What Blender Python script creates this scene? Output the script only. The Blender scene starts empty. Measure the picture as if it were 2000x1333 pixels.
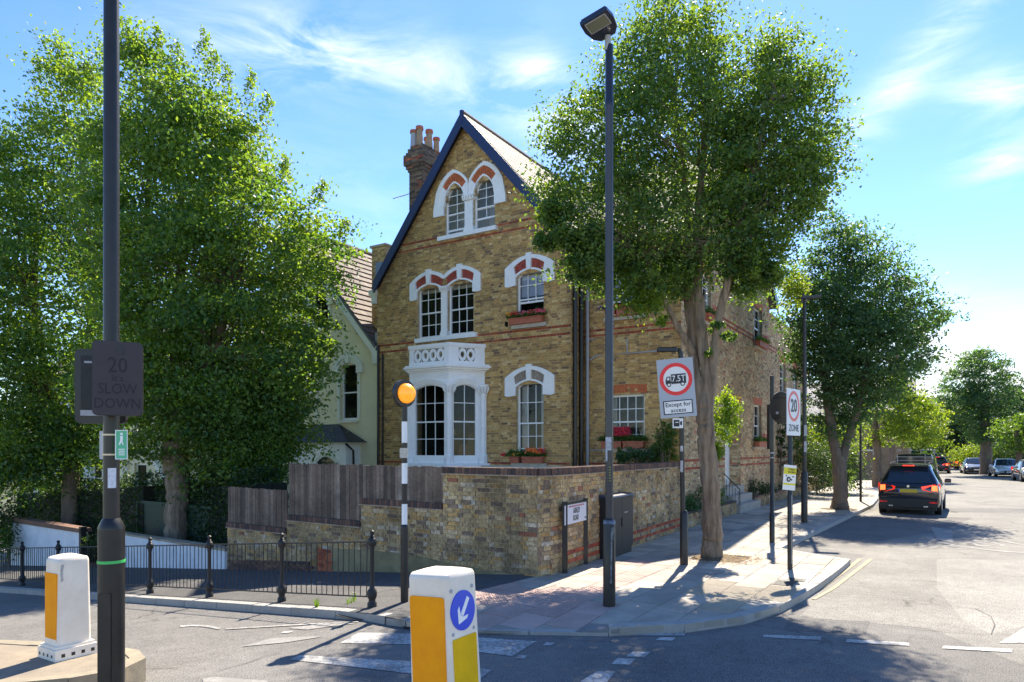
import bpy, bmesh, math, random
import numpy as np
from mathutils import Vector, Matrix
random.seed(7); rng = np.random.default_rng(7)
R = math.radians
sc = bpy.context.scene
col = sc.collection

# ------------------------------------------------------------------ camera
F, HZ, EYE = 1350.0, 880.0, 2.0          # focal length and eye line of the 2000 px photograph, eye height in m
cd = bpy.data.cameras.new('camera'); cam = bpy.data.objects.new('camera', cd); col.objects.link(cam)
cam.location = (0, 0, EYE); cam.rotation_euler = (R(90), 0, 0)
cd.sensor_width = 36; cd.lens = 36*F/2000; cd.shift_y = (HZ-666.5)/2000; cd.clip_end = 2000; cd.clip_start = .1
sc.camera = cam

# ------------------------------------------------------------------ light
SUN = Vector((0.80, 2.16, 2.76)).normalized()
sd = bpy.data.lights.new('sun', 'SUN'); sun = bpy.data.objects.new('sun', sd); col.objects.link(sun)
sd.energy = 4.0; sd.angle = R(0.53); sd.color = (1, .90, .74)
sun.rotation_euler = SUN.to_track_quat('Z', 'Y').to_euler(); sun.location = (10, 30, 40)
W = bpy.data.worlds.new('World'); sc.world = W; W.use_nodes = True
sc.view_settings.view_transform = 'Standard'; sc.view_settings.look = 'None'
sc.view_settings.gamma = 1; sc.view_settings.use_curve_mapping = False
sc.view_settings.exposure = 1.68
sc.render.engine = 'CYCLES'; sc.cycles.max_bounces = 6; sc.cycles.transparent_max_bounces = 8
sc.cycles.use_denoising = True

def nd(nt, typ, **kw):
    n = nt.nodes.new(typ)
    ins = kw.pop('ins', {})
    for k, v in kw.items(): setattr(n, k, v)
    for k, v in ins.items():
        if isinstance(v, bpy.types.NodeSocket): nt.links.new(v, n.inputs[k])
        else: n.inputs[k].default_value = v
    return n
def vmath(nt, op, a, b=None):
    n = nt.nodes.new('ShaderNodeVectorMath'); n.operation = op
    for i, v in enumerate((a, b)):
        if v is None: continue
        if isinstance(v, bpy.types.NodeSocket): nt.links.new(v, n.inputs[i])
        else: n.inputs[i].default_value = v
    return n.outputs['Value' if op == 'DOT_PRODUCT' else 'Vector']
def fmath(nt, op, a, b=None, clamp=False):
    n = nt.nodes.new('ShaderNodeMath'); n.operation = op; n.use_clamp = clamp
    for i, v in enumerate((a, b)):
        if v is None: continue
        if isinstance(v, bpy.types.NodeSocket): nt.links.new(v, n.inputs[i])
        else: n.inputs[i].default_value = v
    return n.outputs[0]

def build_world():
    nt = W.node_tree; nt.nodes.clear()
    out = nd(nt, 'ShaderNodeOutputWorld'); bg = nd(nt, 'ShaderNodeBackground')
    sky = nd(nt, 'ShaderNodeTexSky', sky_type='NISHITA', sun_disc=False)
    sky.sun_elevation = math.asin(SUN.z); sky.sun_rotation = math.atan2(SUN.x, SUN.y)
    sky.altitude = 50; sky.air_density = 1.0; sky.dust_density = 0.1; sky.ozone_density = 3.0
    tc = nd(nt, 'ShaderNodeTexCoord').outputs['Generated']
    hs = nd(nt, 'ShaderNodeHueSaturation', ins={'Hue': 0.508, 'Saturation': 1.2, 'Value': 1.0, 'Color': sky.outputs[0]}).outputs[0]
    # thin cirrus and low cumulus, each a soft patch about its own direction in the sky
    clouds = [(560,100,.16,.045,-4,.7),(700,120,.14,.03,12,.4),(1000,190,.20,.05,20,.45),(1850,60,.36,.03,-42,.6),
              (1930,665,.20,.022,0,1.3),(1960,740,.26,.05,-5,1.4),(1860,800,.25,.05,0,1.2),(1950,310,.05,.03,0,.8),
              (1960,180,.06,.03,20,.9),(700,420,.30,.10,20,.15),(1050,130,.05,.02,0,.7),
              (1750,560,.3,.03,15,.35),(1100,240,.12,.05,60,.5)]
    total = None
    for (px, py, w1, w2, ang, amt) in clouds:
        c = Vector(((px-1000)/F, 1, (HZ-py)/F)).normalized()
        a = Vector((0,0,1)).cross(c).normalized()*-1; b = c.cross(a)*-1
        ca, sa = math.cos(R(ang)), math.sin(R(ang))
        t1 = (a*ca + b*-sa)/w1; t2 = (a*sa + b*ca)/w2
        p = vmath(nt, 'DOT_PRODUCT', vmath(nt, 'SUBTRACT', tc, tuple(c)), tuple(t1))
        q = vmath(nt, 'DOT_PRODUCT', vmath(nt, 'SUBTRACT', tc, tuple(c)), tuple(t2))
        d2 = fmath(nt, 'ADD', fmath(nt, 'MULTIPLY', p, p), fmath(nt, 'MULTIPLY', q, q))
        front = fmath(nt, 'GREATER_THAN', vmath(nt, 'DOT_PRODUCT', tc, tuple(c)), 0.2)
        m = fmath(nt, 'MULTIPLY', fmath(nt, 'EXPONENT', fmath(nt, 'MULTIPLY', d2, -1.4)), fmath(nt, 'MULTIPLY', front, amt))
        total = m if total is None else fmath(nt, 'ADD', total, m)
    mp = nd(nt, 'ShaderNodeMapping', ins={'Vector': tc, 'Rotation': (0.2, 0.5, 0.3), 'Scale': (3, 3, 11)})
    no = nd(nt, 'ShaderNodeTexNoise', ins={'Vector': mp.outputs[0], 'Scale': 2.2, 'Detail': 10, 'Roughness': .62, 'Distortion': .5})
    wisp = nd(nt, 'ShaderNodeMapRange', ins={'Value': no.outputs[0], 'From Min': .38, 'From Max': .68}).outputs[0]
    # a low all-round veil of haze near the horizon
    sep = nd(nt, 'ShaderNodeSeparateXYZ', ins={0: tc}).outputs[2]
    veil = nd(nt, 'ShaderNodeMapRange', ins={'Value': sep, 'From Min': .45, 'From Max': .0, 'To Min': 0, 'To Max': .07}).outputs[0]
    f = fmath(nt, 'ADD', fmath(nt, 'MULTIPLY', fmath(nt, 'ADD', total, .0), wisp), veil, True)
    mx = nd(nt, 'ShaderNodeMix', data_type='RGBA')
    nt.links.new(f, mx.inputs['Factor']); nt.links.new(hs, mx.inputs['A']); mx.inputs['B'].default_value = (5.4, 5.7, 6.1, 1)
    nt.links.new(mx.outputs['Result'], bg.inputs[0]); bg.inputs[1].default_value = SKY
    nt.links.new(bg.outputs[0], out.inputs[0])
SKY = 0.086
build_world()

# ------------------------------------------------------------------ places
A = R(32.3)
D2 = Vector((math.sin(A), math.cos(A), 0)); D1 = Vector((-math.cos(A), math.sin(A), 0))    # away along the side street / left along the facade
DR = Vector((-0.812, 0.583, 0))                                                            # down the main road
def gz(x, y):                        # the footway falls away down the main road
    r = x*DR.x + y*DR.y
    return -0.09*max(0.0, min(r, 70)-6.4)
def G(px, py, z=0.0):
    k = (py-HZ)/(EYE-z); return Vector(((px-1000)/k, F/k, z))
def at(px, py, Y): return Vector(((px-1000)*Y/F, Y, EYE+(HZ-py)*Y/F))
def uv(u, v, z=0): p = D1*u + D2*v; return Vector((p.x, p.y, z))
def frame(o, x, y, z=(0,0,1)):
    x, y, z = Vector(x), Vector(y), Vector(z)
    return Matrix(((x.x,y.x,z.x,o[0]),(x.y,y.y,z.y,o[1]),(x.z,y.z,z.z,o[2]),(0,0,0,1)))
def yaw(o, a): return Matrix.Translation(Vector(o)) @ Matrix.Rotation(a, 4, 'Z')

# ------------------------------------------------------------------ objects
WM = {}
def tag(o, label=None, cat=None, group=None, kind=None):
    if label: o['label'] = label
    if cat: o['category'] = cat
    if group: o['group'] = group
    if kind: o['kind'] = kind
    return o
def thing(name, label, cat, M, group=None):
    o = bpy.data.objects.new(name, None); col.objects.link(o)
    if not isinstance(M, Matrix): M = Matrix.Translation(Vector(M))
    o.matrix_basis = M; o.empty_display_size = .3; WM[o.name] = M.copy()
    return tag(o, label, cat, group)
def empty_part(name, parent, M=None):
    o = bpy.data.objects.new(name, None); col.objects.link(o); o.parent = parent
    M = M or WM[parent.name]; o.matrix_basis = WM[parent.name].inverted() @ M; WM[o.name] = M.copy(); return o
def link(name, me, parent, Mw):
    o = bpy.data.objects.new(name, me); col.objects.link(o)
    if parent is not None: o.parent = parent; o.matrix_basis = WM[parent.name].inverted() @ Mw
    else: o.matrix_basis = Mw
    WM[o.name] = Mw.copy(); return o

class MB:
    def __init__(s, M=None): s.v = []; s.f = []; s.m = []; s.a = []; s.M = M or Matrix.Identity(4); s.mi = 0; s.rnd = 0.5
    def add(s, vs, fs):
        b = len(s.v); M = s.M
        s.v += [tuple(M @ Vector(p)) for p in vs]; s.f += [[b+i for i in f] for f in fs]
        s.m += [s.mi]*len(fs); s.a += [s.rnd]*len(fs)
    def box(s, x0, x1, y0, y1, z0, z1):
        s.add([(x0,y0,z0),(x1,y0,z0),(x1,y1,z0),(x0,y1,z0),(x0,y0,z1),(x1,y0,z1),(x1,y1,z1),(x0,y1,z1)],
              [(0,3,2,1),(4,5,6,7),(0,1,5,4),(1,2,6,5),(2,3,7,6),(3,0,4,7)])
    def rbox(s, x0, x1, y0, y1, z0, z1, b=.01):      # box with bevelled vertical and top edges
        def ring(i, z): return [(x0+i+b*0,y0+i,z)]
        c = b
        def rr(i, z):
            X0,X1,Y0,Y1 = x0+i,x1-i,y0+i,y1-i
            return [(X0+c,Y0,z),(X1-c,Y0,z),(X1,Y0+c,z),(X1,Y1-c,z),(X1-c,Y1,z),(X0+c,Y1,z),(X0,Y1-c,z),(X0,Y0+c,z)]
        v = rr(0,z0)+rr(0,z1-b)+rr(b*.8,z1)
        f = [tuple(range(7,-1,-1)), tuple(range(16,24))]
        for k in (0,8):
            for i in range(8): j=(i+1)%8; f.append((k+i,k+j,k+8+j,k+8+i))
        s.add(v, f)
    def prism(s, poly, y0, y1):                      # polygon in the local XZ plane extruded along Y
        n = len(poly)
        v = [(x,y0,z) for x,z in poly]+[(x,y1,z) for x,z in poly]
        s.add(v, [tuple(range(n)), tuple(range(2*n-1,n-1,-1))]+[(i,i+n,(i+1)%n+n,(i+1)%n) for i in range(n)])
    def slab(s, poly, z0, z1):                       # polygon in XY extruded in Z
        n = len(poly)
        ar = sum(poly[i][0]*poly[(i+1)%n][1]-poly[(i+1)%n][0]*poly[i][1] for i in range(n))
        if ar < 0: poly = poly[::-1]
        v = [(x,y,z0) for x,y in poly]+[(x,y,z1) for x,y in poly]
        s.add(v, [tuple(range(n-1,-1,-1)), tuple(range(n,2*n))]+[(i,(i+1)%n,(i+1)%n+n,i+n) for i in range(n)])
    def band(s, outer, inner, y0, y1):               # strip between two polylines in XZ, extruded
        n = len(outer)
        for i in range(n-1):
            s.prism([outer[i], outer[i+1], inner[i+1], inner[i]], y0, y1)
    def tube(s, pts, rad, n=10, caps=True):
        pts = [Vector(p) for p in pts]
        if not isinstance(rad, (list, tuple)): rad = [rad]*len(pts)
        vs = []; fs = []; ref = None
        for i, p in enumerate(pts):
            d = (pts[min(i+1,len(pts)-1)]-pts[max(i-1,0)]).normalized()
            if ref is None: ref = Vector((1,0,0)) if abs(d.x) < .9 else Vector((0,1,0))
            a = d.cross(ref).normalized(); b = d.cross(a).normalized(); ref = b.cross(d)*1.0 if False else ref
            for k in range(n):
                t = 2*math.pi*k/n
                vs.append(tuple(p + a*(math.cos(t)*rad[i]) + b*(math.sin(t)*rad[i])))
        for i in range(len(pts)-1):
            for k in range(n):
                j = (k+1) % n; fs.append((i*n+k, i*n+j, (i+1)*n+j, (i+1)*n+k))
        if caps: fs.append(tuple(range(n-1,-1,-1))); fs.append(tuple(range((len(pts)-1)*n, len(pts)*n)))
        s.add(vs, fs)
    def lathe(s, prof, c=(0,0,0), n=16):
        s.tube([(c[0],c[1],c[2]+z) for r, z in prof], [max(r,.0005) for r, z in prof], n)
    def build(s, name, mats, parent=None, smooth=False, origin=None, attr=False):
        me = bpy.data.meshes.new(name)
        if parent is not None: Mw = WM[parent.name]
        else: Mw = Matrix.Translation(Vector(origin)) if origin is not None and not isinstance(origin, Matrix) else (origin or Matrix.Identity(4))
        if len(s.v):
            v = np.array(s.v); I = np.array(Mw.inverted()); v = v@I[:3,:3].T + I[:3,3]
            me.from_pydata(v.tolist(), [], s.f)
        for m in (mats if isinstance(mats, (list, tuple)) else [mats]): me.materials.append(m)
        if s.m and max(s.m): me.polygons.foreach_set('material_index', s.m)
        if smooth: me.polygons.foreach_set('use_smooth', [True]*len(me.polygons)); me.set_sharp_from_angle(angle=R(40))
        if attr:
            a = me.attributes.new('rnd', 'FLOAT', 'FACE'); a.data.foreach_set('value', s.a)
        me.update()
        return link(name, me, parent, Mw)
def one(name, mat, parent, M, fn, smooth=False, **kw):
    b = MB(M); fn(b); return b.build(name, mat, parent, smooth, **kw)

# ------------------------------------------------------------------ materials
MATS = {}
def mat(name, c, rough=.7, metal=0, var=.0, scale=8, bump=0, bscale=60, c2=None, spec=None, coat=0, detail=6, stretch=None, emit=None, trans=0):
    if name in MATS: return MATS[name]
    m = bpy.data.materials.new(name); m.use_nodes = True; nt = m.node_tree; p = nt.nodes['Principled BSDF']
    p.inputs['Base Color'].default_value = (*c, 1); p.inputs['Roughness'].default_value = rough; p.inputs['Metallic'].default_value = metal
    if spec is not None: p.inputs['Specular IOR Level'].default_value = spec
    if coat: p.inputs['Coat Weight'].default_value = coat
    if emit: p.inputs['Emission Color'].default_value = (*emit[0],1); p.inputs['Emission Strength'].default_value = emit[1]
    geo = nd(nt, 'ShaderNodeNewGeometry').outputs['Position']
    if stretch: geo = nd(nt, 'ShaderNodeMapping', ins={'Vector': geo, 'Scale': stretch}).outputs[0]
    if var or c2:
        no = nd(nt, 'ShaderNodeTexNoise', ins={'Vector': geo, 'Scale': scale, 'Detail': detail, 'Roughness': .65})
        mr = nd(nt, 'ShaderNodeMapRange', ins={'Value': no.outputs[0], 'From Min': .3, 'From Max': .7})
        lo = tuple(max(0, x*(1-var)) for x in c) if not c2 else c
        hi = tuple(min(1, x*(1+var)) for x in c) if not c2 else c2
        mx = nd(nt, 'ShaderNodeMix', data_type='RGBA', ins={'Factor': mr.outputs[0]})
        mx.inputs['A'].default_value = (*lo,1); mx.inputs['B'].default_value = (*hi,1)
        nt.links.new(mx.outputs['Result'], p.inputs['Base Color'])
    if bump:
        n2 = nd(nt, 'ShaderNodeTexNoise', ins={'Vector': geo, 'Scale': bscale, 'Detail': 4})
        b = nd(nt, 'ShaderNodeBump', ins={'Strength': bump, 'Distance': .01, 'Height': n2.outputs[0]})
        nt.links.new(b.outputs[0], p.inputs['Normal'])
    MATS[name] = m; return m

def ramp_mat(name, cols, source, rough=.85, dirt=.35, dscale=1.2, bump=.4, bscale=40, fine=.35):
    """colour picked per piece: source 'face' reads the rnd attribute, 'object' the object's random"""
    m = bpy.data.materials.new(name); m.use_nodes = True; nt = m.node_tree; p = nt.nodes['Principled BSDF']
    if source == 'face': v = nd(nt, 'ShaderNodeAttribute', attribute_name='rnd').outputs['Fac']
    else: v = nd(nt, 'ShaderNodeObjectInfo').outputs['Random']
    r = nd(nt, 'ShaderNodeValToRGB', ins={0: v}); cr = r.color_ramp; cr.interpolation = 'CONSTANT'
    tot = sum(w for w, c in cols); x = 0
    for i, (w, c) in enumerate(cols):
        e = cr.elements[i] if i < 2 else cr.elements.new(x/tot)
        e.position = x/tot; e.color = (*c, 1); x += w
    geo = nd(nt, 'ShaderNodeNewGeometry').outputs['Position']
    n1 = nd(nt, 'ShaderNodeTexNoise', ins={'Vector': geo, 'Scale': dscale, 'Detail': 7, 'Roughness': .6})
    m1 = nd(nt, 'ShaderNodeMapRange', ins={'Value': n1.outputs[0], 'From Min': .35, 'From Max': .7, 'To Min': 1-dirt, 'To Max': 1+dirt*.35})
    n2 = nd(nt, 'ShaderNodeTexNoise', ins={'Vector': geo, 'Scale': bscale, 'Detail': 5, 'Roughness': .7})
    m2 = nd(nt, 'ShaderNodeMapRange', ins={'Value': n2.outputs[0], 'From Min': .3, 'From Max': .7, 'To Min': 1-fine, 'To Max': 1+fine})
    f = fmath(nt, 'MULTIPLY', m1.outputs[0], m2.outputs[0])
    sc_ = nd(nt, 'ShaderNodeVectorMath', operation='SCALE'); nt.links.new(r.outputs[0], sc_.inputs[0]); nt.links.new(f, sc_.inputs['Scale'])
    nt.links.new(sc_.outputs[0], p.inputs['Base Color']); p.inputs['Roughness'].default_value = rough
    b = nd(nt, 'ShaderNodeBump', ins={'Strength': bump, 'Distance': .008, 'Height': n2.outputs[0]})
    nt.links.new(b.outputs[0], p.inputs['Normal'])
    MATS[name] = m; return m
MK = [0]
def ramp_pair(name, cols, **kw): return (ramp_mat(name+'_single', cols, 'object', **kw), ramp_mat(name+'_mass', cols, 'face', **kw))

STOCK = [(3,(.59,.37,.13)),(3,(.50,.31,.11)),(2,(.66,.44,.18)),(2,(.38,.23,.09)),(1,(.70,.50,.23)),(.9,(.34,.21,.095)),(.35,(.22,.14,.08)),(1,(.58,.33,.11))]
MIXED = [(3,(.50,.36,.175)),(3,(.45,.32,.16)),(1.6,(.56,.42,.235)),(1,(.34,.245,.14)),(.5,(.60,.49,.34)),(.4,(.22,.16,.11)),(1.8,(.52,.32,.12)),(.12,(.34,.13,.07)),(.2,(.50,.44,.35)),(1,(.26,.18,.12))]
SIDEB = [(2,(.58,.40,.21)),(2,(.50,.34,.18)),(1.4,(.66,.48,.27)),(1,(.38,.26,.14)),(1,(.70,.55,.34)),(.7,(.24,.17,.11)),(1,(.60,.37,.18)),(.3,(.58,.22,.12))]
M_STOCK = ramp_pair('stock_brick', STOCK, dirt=.32, dscale=.8, fine=.4, bscale=22); M_MIXED = ramp_pair('mixed_brick', MIXED, dirt=.6, dscale=1.3, fine=.62, bscale=24, bump=.7); M_SIDE = ramp_pair('side_brick', SIDEB, dirt=.35, fine=.5, bscale=18)
M_RED = ramp_pair('red_brick', [(2,(.42,.09,.035)),(2,(.35,.07,.03)),(1,(.5,.14,.06)),(1,(.26,.06,.035))], dirt=.3)
M_COPE = ramp_pair('coping_brick', [(2,(.14,.075,.055)),(2,(.10,.06,.05)),(1,(.20,.11,.075)),(1,(.07,.05,.045))], dirt=.3)
M_SLATE = ramp_pair('roof_slate', [(2,(.15,.13,.105)),(2,(.125,.11,.09)),(1,(.18,.155,.125)),(.5,(.085,.08,.07))], dirt=.25, rough=.75)
M_TILE = ramp_pair('roof_tile', [(2,(.20,.155,.125)),(2,(.175,.135,.11)),(1,(.23,.18,.145)),(.5,(.13,.105,.09))], dirt=.2)
M_SLAB = ramp_pair('paving_slab', [(2,(.39,.345,.285)),(2,(.36,.32,.265)),(1.5,(.43,.38,.31)),(1,(.31,.28,.24)),(.6,(.46,.41,.34)),(.3,(.26,.24,.22))], dirt=.28, dscale=1.6, fine=.14, bscale=90, bump=.15)
M_PINK = ramp_pair('pink_slab', [(2,(.46,.32,.27)),(2,(.42,.29,.245)),(1,(.50,.36,.31))], dirt=.25, fine=.12, bscale=90, bump=.1)
M_BUFF = ramp_pair('buff_slab', [(2,(.46,.40,.31)),(2,(.43,.375,.29)),(1,(.50,.44,.345))], dirt=.25, fine=.12, bscale=90, bump=.1)
M_PLANK = ramp_pair('fence_plank', [(2,(.20,.145,.105)),(2,(.16,.11,.08)),(1,(.25,.185,.14)),(1,(.11,.08,.06)),(.5,(.30,.24,.19))], dirt=.45, dscale=2, fine=.3, bscale=20)
MORTAR = mat('mortar', (.50,.41,.27), .95, var=.35, scale=3, bump=.3, bscale=120)
MORTAR_D = mat('old_mortar', (.36,.28,.20), .95, var=.4, scale=3, bump=.3, bscale=120)
WHITE = mat('white_stucco', (.90,.895,.88), .6, var=.05, scale=5, bump=.1, bscale=90)
WPAINT = mat('white_paint', (.86,.86,.85), .4, var=.03)
STONE = mat('pale_sill', (.50,.45,.37), .8, var=.15, bump=.2)
REDV = mat('red_voussoir', (.36,.07,.045), .8, var=.35, scale=9, bump=.3)
ORV = mat('orange_voussoir', (.50,.13,.045), .8, var=.35, scale=14, bump=.3)
GREYV = mat('grey_voussoir', (.30,.25,.20), .85, var=.35, scale=9, bump=.3)
NAVY = mat('navy_bargeboard', (.011,.022,.085), .4, coat=.15)
BLACK = mat('black_paint', (.009,.008,.009), .42, var=.3, scale=6, coat=.1, bump=.04)
BLACKM = mat('black_iron', (.012,.012,.013), .55, var=.4, scale=20, bump=.15)
POLE = mat('pole_paint', (.011,.010,.010), .42, var=.5, scale=7, coat=.08, bump=.03)
GREYP = mat('grey_pipe', (.36,.37,.40), .5)
CREAM = mat('cream_render', (.76,.70,.47), .85, var=.07, scale=1.5, bump=.2, bscale=60)
CREAMW = mat('cream_trim', (.74,.74,.62), .6, var=.05)
DARKIN = mat('dark_room', (.045,.048,.045), .95, var=.6, scale=2.5)
CURTAIN = mat('curtain', (.52,.52,.48), .9, var=.2, scale=3, stretch=(30,30,1))
BARK = mat('bark', (.07,.05,.035), .9, c2=(.34,.26,.18), scale=11, bump=1.0, bscale=20, stretch=(1,1,.14), detail=8)
BARKD = mat('bark_dark', (.10,.075,.055), .9, c2=(.21,.16,.12), scale=11, bump=1.0, bscale=20, stretch=(1,1,.15))
TERRA = mat('terracotta', (.42,.13,.07), .7, var=.2)
PLINTHR = mat('mossy_render', (.13,.115,.055), .9, c2=(.32,.27,.15), scale=2.2, bump=.4, bscale=30)
LEADM = mat('lead', (.06,.065,.075), .5, var=.2)
RUBBER = mat('rubber', (.012,.012,.012), .8)

def glass_mat(name, tint=(.02,.024,.022), refl=.35, alpha=.8):
    m = bpy.data.materials.new(name); m.use_nodes = True; nt = m.node_tree; nt.nodes.clear()
    out = nd(nt, 'ShaderNodeOutputMaterial'); gl = nd(nt, 'ShaderNodeBsdfGlossy', ins={'Roughness': .03, 'Color': (.9,.95,1,1)})
    tr = nd(nt, 'ShaderNodeBsdfTransparent', ins={'Color': (*[alpha]*3,1)})
    fr = nd(nt, 'ShaderNodeFresnel', ins={'IOR': 1.6})
    f = fmath(nt, 'ADD', fmath(nt, 'MULTIPLY', fr.outputs[0], .36), refl*.012, True)
    geo = nd(nt, 'ShaderNodeNewGeometry').outputs['Position']
    no = nd(nt, 'ShaderNodeTexNoise', ins={'Vector': geo, 'Scale': 3.0, 'Detail': 1})
    b = nd(nt, 'ShaderNodeBump', ins={'Strength': .25, 'Distance': .01, 'Height': no.outputs[0]}); nt.links.new(b.outputs[0], gl.inputs['Normal'])
    mx = nd(nt, 'ShaderNodeMixShader', ins={0: f, 1: tr.outputs[0], 2: gl.outputs[0]})
    nt.links.new(mx.outputs[0], out.inputs[0]); MATS[name] = m; return m
GLASS = glass_mat('window_glass')
CARGLASS = mat('car_glass', (.02,.03,.045), .05, spec=.8)

def leaf_mat(name, a, b, trans=.45, rough=.5):
    m = bpy.data.materials.new(name); m.use_nodes = True; nt = m.node_tree; nt.nodes.clear()
    out = nd(nt, 'ShaderNodeOutputMaterial')
    v = nd(nt, 'ShaderNodeAttribute', attribute_name='rnd').outputs['Fac']
    mx = nd(nt, 'ShaderNodeMix', data_type='RGBA', ins={'Factor': v}); mx.inputs['A'].default_value = (*a,1); mx.inputs['B'].default_value = (*b,1)
    p = nd(nt, 'ShaderNodeBsdfPrincipled', ins={'Base Color': mx.outputs['Result'], 'Roughness': rough, 'Specular IOR Level': .42})
    t = nd(nt, 'ShaderNodeMix', data_type='RGBA', blend_type='MULTIPLY', ins={'Factor': 1.0}); nt.links.new(mx.outputs['Result'], t.inputs['A']); t.inputs['B'].default_value = (4.6,3.9,1.0,1)
    tl = nd(nt, 'ShaderNodeBsdfTranslucent', ins={'Color': t.outputs['Result']})
    ms = nd(nt, 'ShaderNodeMixShader', ins={0: trans, 1: p.outputs[0], 2: tl.outputs[0]})
    nt.links.new(ms.outputs[0], out.inputs[0]); MATS[name] = m; return m
LEAF_A = leaf_mat('street_tree_leaf', (.020,.072,.040), (.105,.165,.03), trans=.40)
LEAF_L = leaf_mat('lime_tree_leaf', (.020,.074,.036), (.115,.185,.03), trans=.40)
LEAF_Y = leaf_mat('golden_leaf', (.045,.10,.018), (.13,.18,.025), trans=.42)
LEAF_D = leaf_mat('dark_leaf', (.012,.035,.014), (.035,.07,.02), trans=.3)
LEAF_M = leaf_mat('mid_leaf', (.03,.08,.02), (.08,.14,.03), trans=.4)
LEAF_B = leaf_mat('blue_leaf', (.018,.062,.042), (.065,.13,.05), trans=.32)

# ------------------------------------------------------------------ pieces: up to 300 of a kind as parts, the rest joined
UNIT = {}
def unit_box(m):
    if m.name not in UNIT:
        b = MB(); b.box(0,1,0,1,0,1); me = bpy.data.meshes.new('brick')
        me.from_pydata(b.v, [], b.f); me.materials.append(m); UNIT[m.name] = me
    return UNIT[m.name]
CAMP = np.array([0,0,EYE])
def emit_bricks(groups, limit=300, name='brick', zmin=-99, massname='brickwork'):
    """groups: list of (parent, M, array[n,7] of x0,x1,z0,z1,yfront,depth,kind, mats list of pairs)"""
    allb = []
    for gi, (par, M, arr, mats) in enumerate(groups):
        if not len(arr): continue
        c = np.stack([(arr[:,0]+arr[:,1])/2, arr[:,4], (arr[:,2]+arr[:,3])/2], 1)
        Mn = np.array(M); cw = c@Mn[:3,:3].T + Mn[:3,3]
        d = np.linalg.norm(cw-CAMP, axis=1) + np.where(cw[:,2] < zmin, 1000, 0)
        allb += [(d[i], gi, i) for i in range(len(arr))]
    allb.sort(); single = set((g, i) for d, g, i in allb[:limit] if d < 900)
    for gi, (par, M, arr, mats) in enumerate(groups):
        mb = MB(M)
        for i, (x0,x1,z0,z1,yf,dp,kd) in enumerate(arr):
            kd = int(kd)
            if (gi, i) in single:
                S = Matrix.Diagonal((x1-x0, dp, z1-z0, 1))
                link(name, unit_box(mats[kd][0]), par, M @ Matrix.Translation((x0, yf, z0)) @ S)
            else:
                mb.mi = kd; mb.rnd = random.random()
                mb.add([(x0,yf,z0),(x1,yf,z0),(x1,yf,z1),(x0,yf,z1),(x0,yf+dp,z0),(x1,yf+dp,z0),(x1,yf+dp,z1),(x0,yf+dp,z1)],
                       [(0,1,2,3),(0,4,5,1),(1,5,6,2),(2,6,7,3),(3,7,4,0)])
        if mb.f:
            o = mb.build(massname, [p[1] for p in mats], par, attr=True); o['kind'] = 'stuff'

def courses(x0, x1, z0, z1, holes=(), span=None, red=(), yf=-.008, depth=.03, ch=.075, rough=.002, kind=0, redkind=1, off=0):
    out = []; n = int(round((z1-z0)/ch))
    for c in range(n):
        za = z0+c*ch+.005; zb = za+ch-.010; zm = (za+zb)/2
        a0, a1 = (x0, x1) if span is None else span(zm)
        a0 = max(a0, x0); a1 = min(a1, x1)
        if a1-a0 < .05: continue
        x = x0 - (.056 if (c+off) % 2 else 0.22); hd = (c+off) % 2
        isred = any(abs(zm-r) < ch*.55 for r in red)
        hs = [h for h in holes if h[2] < zm < h[3]]
        while x < a1:
            w = .1025 if hd else .215; hd = 1-hd
            segs = [(max(x, a0), min(x+w, a1))]; x += w+.01
            for h in hs:
                ns = []
                for s0, s1 in segs:
                    if s1 <= h[0] or s0 >= h[1]: ns.append((s0, s1)); continue
                    if s0 < h[0]: ns.append((s0, h[0]))
                    if s1 > h[1]: ns.append((h[1], s1))
                segs = ns
            for s0, s1 in segs:
                if s1-s0 > .025:
                    out.append((s0, s1, za, zb, yf+random.uniform(-rough, rough), depth, redkind if isred else kind))
    return np.array(out) if out else np.zeros((0,7))

def panel(M, x0, x1, z0, z1, holes=(), cuts=(), y=0.0, thick=.22):
    """mortar backing wall with rectangular holes; cuts = [(point(x,z), normal(x,z))] keep the side against the normal"""
    xs = sorted({x0, x1, *[min(max(h[0],x0),x1) for h in holes], *[min(max(h[1],x0),x1) for h in holes]})
    zs = sorted({z0, z1, *[min(max(h[2],z0),z1) for h in holes], *[min(max(h[3],z0),z1) for h in holes]})
    bm = bmesh.new(); cache = {}
    def V(x, z):
        if (x,z) not in cache: cache[(x,z)] = bm.verts.new((x, y, z))
        return cache[(x,z)]
    for i in range(len(xs)-1):
        for j in range(len(zs)-1):
            cx, cz = (xs[i]+xs[i+1])/2, (zs[j]+zs[j+1])/2
            if any(h[0] < cx < h[1] and h[2] < cz < h[3] for h in holes): continue
            bm.faces.new([V(xs[i],zs[j]), V(xs[i+1],zs[j]), V(xs[i+1],zs[j+1]), V(xs[i],zs[j+1])])
    for p, n in cuts:
        bmesh.ops.bisect_plane(bm, geom=bm.verts[:]+bm.edges[:]+bm.faces[:], plane_co=(p[0],y,p[1]), plane_no=(n[0],0,n[1]), clear_outer=True)
    g = bmesh.ops.extrude_face_region(bm, geom=bm.faces[:])
    bmesh.ops.translate(bm, vec=(0,thick,0), verts=[v for v in g['geom'] if isinstance(v, bmesh.types.BMVert)])
    bmesh.ops.recalc_face_normals(bm, faces=bm.faces[:])
    mb = MB(M); bm.verts.index_update()
    mb.add([tuple(v.co) for v in bm.verts], [[v.index for v in f.verts] for f in bm.faces]); bm.free(); return mb

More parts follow.
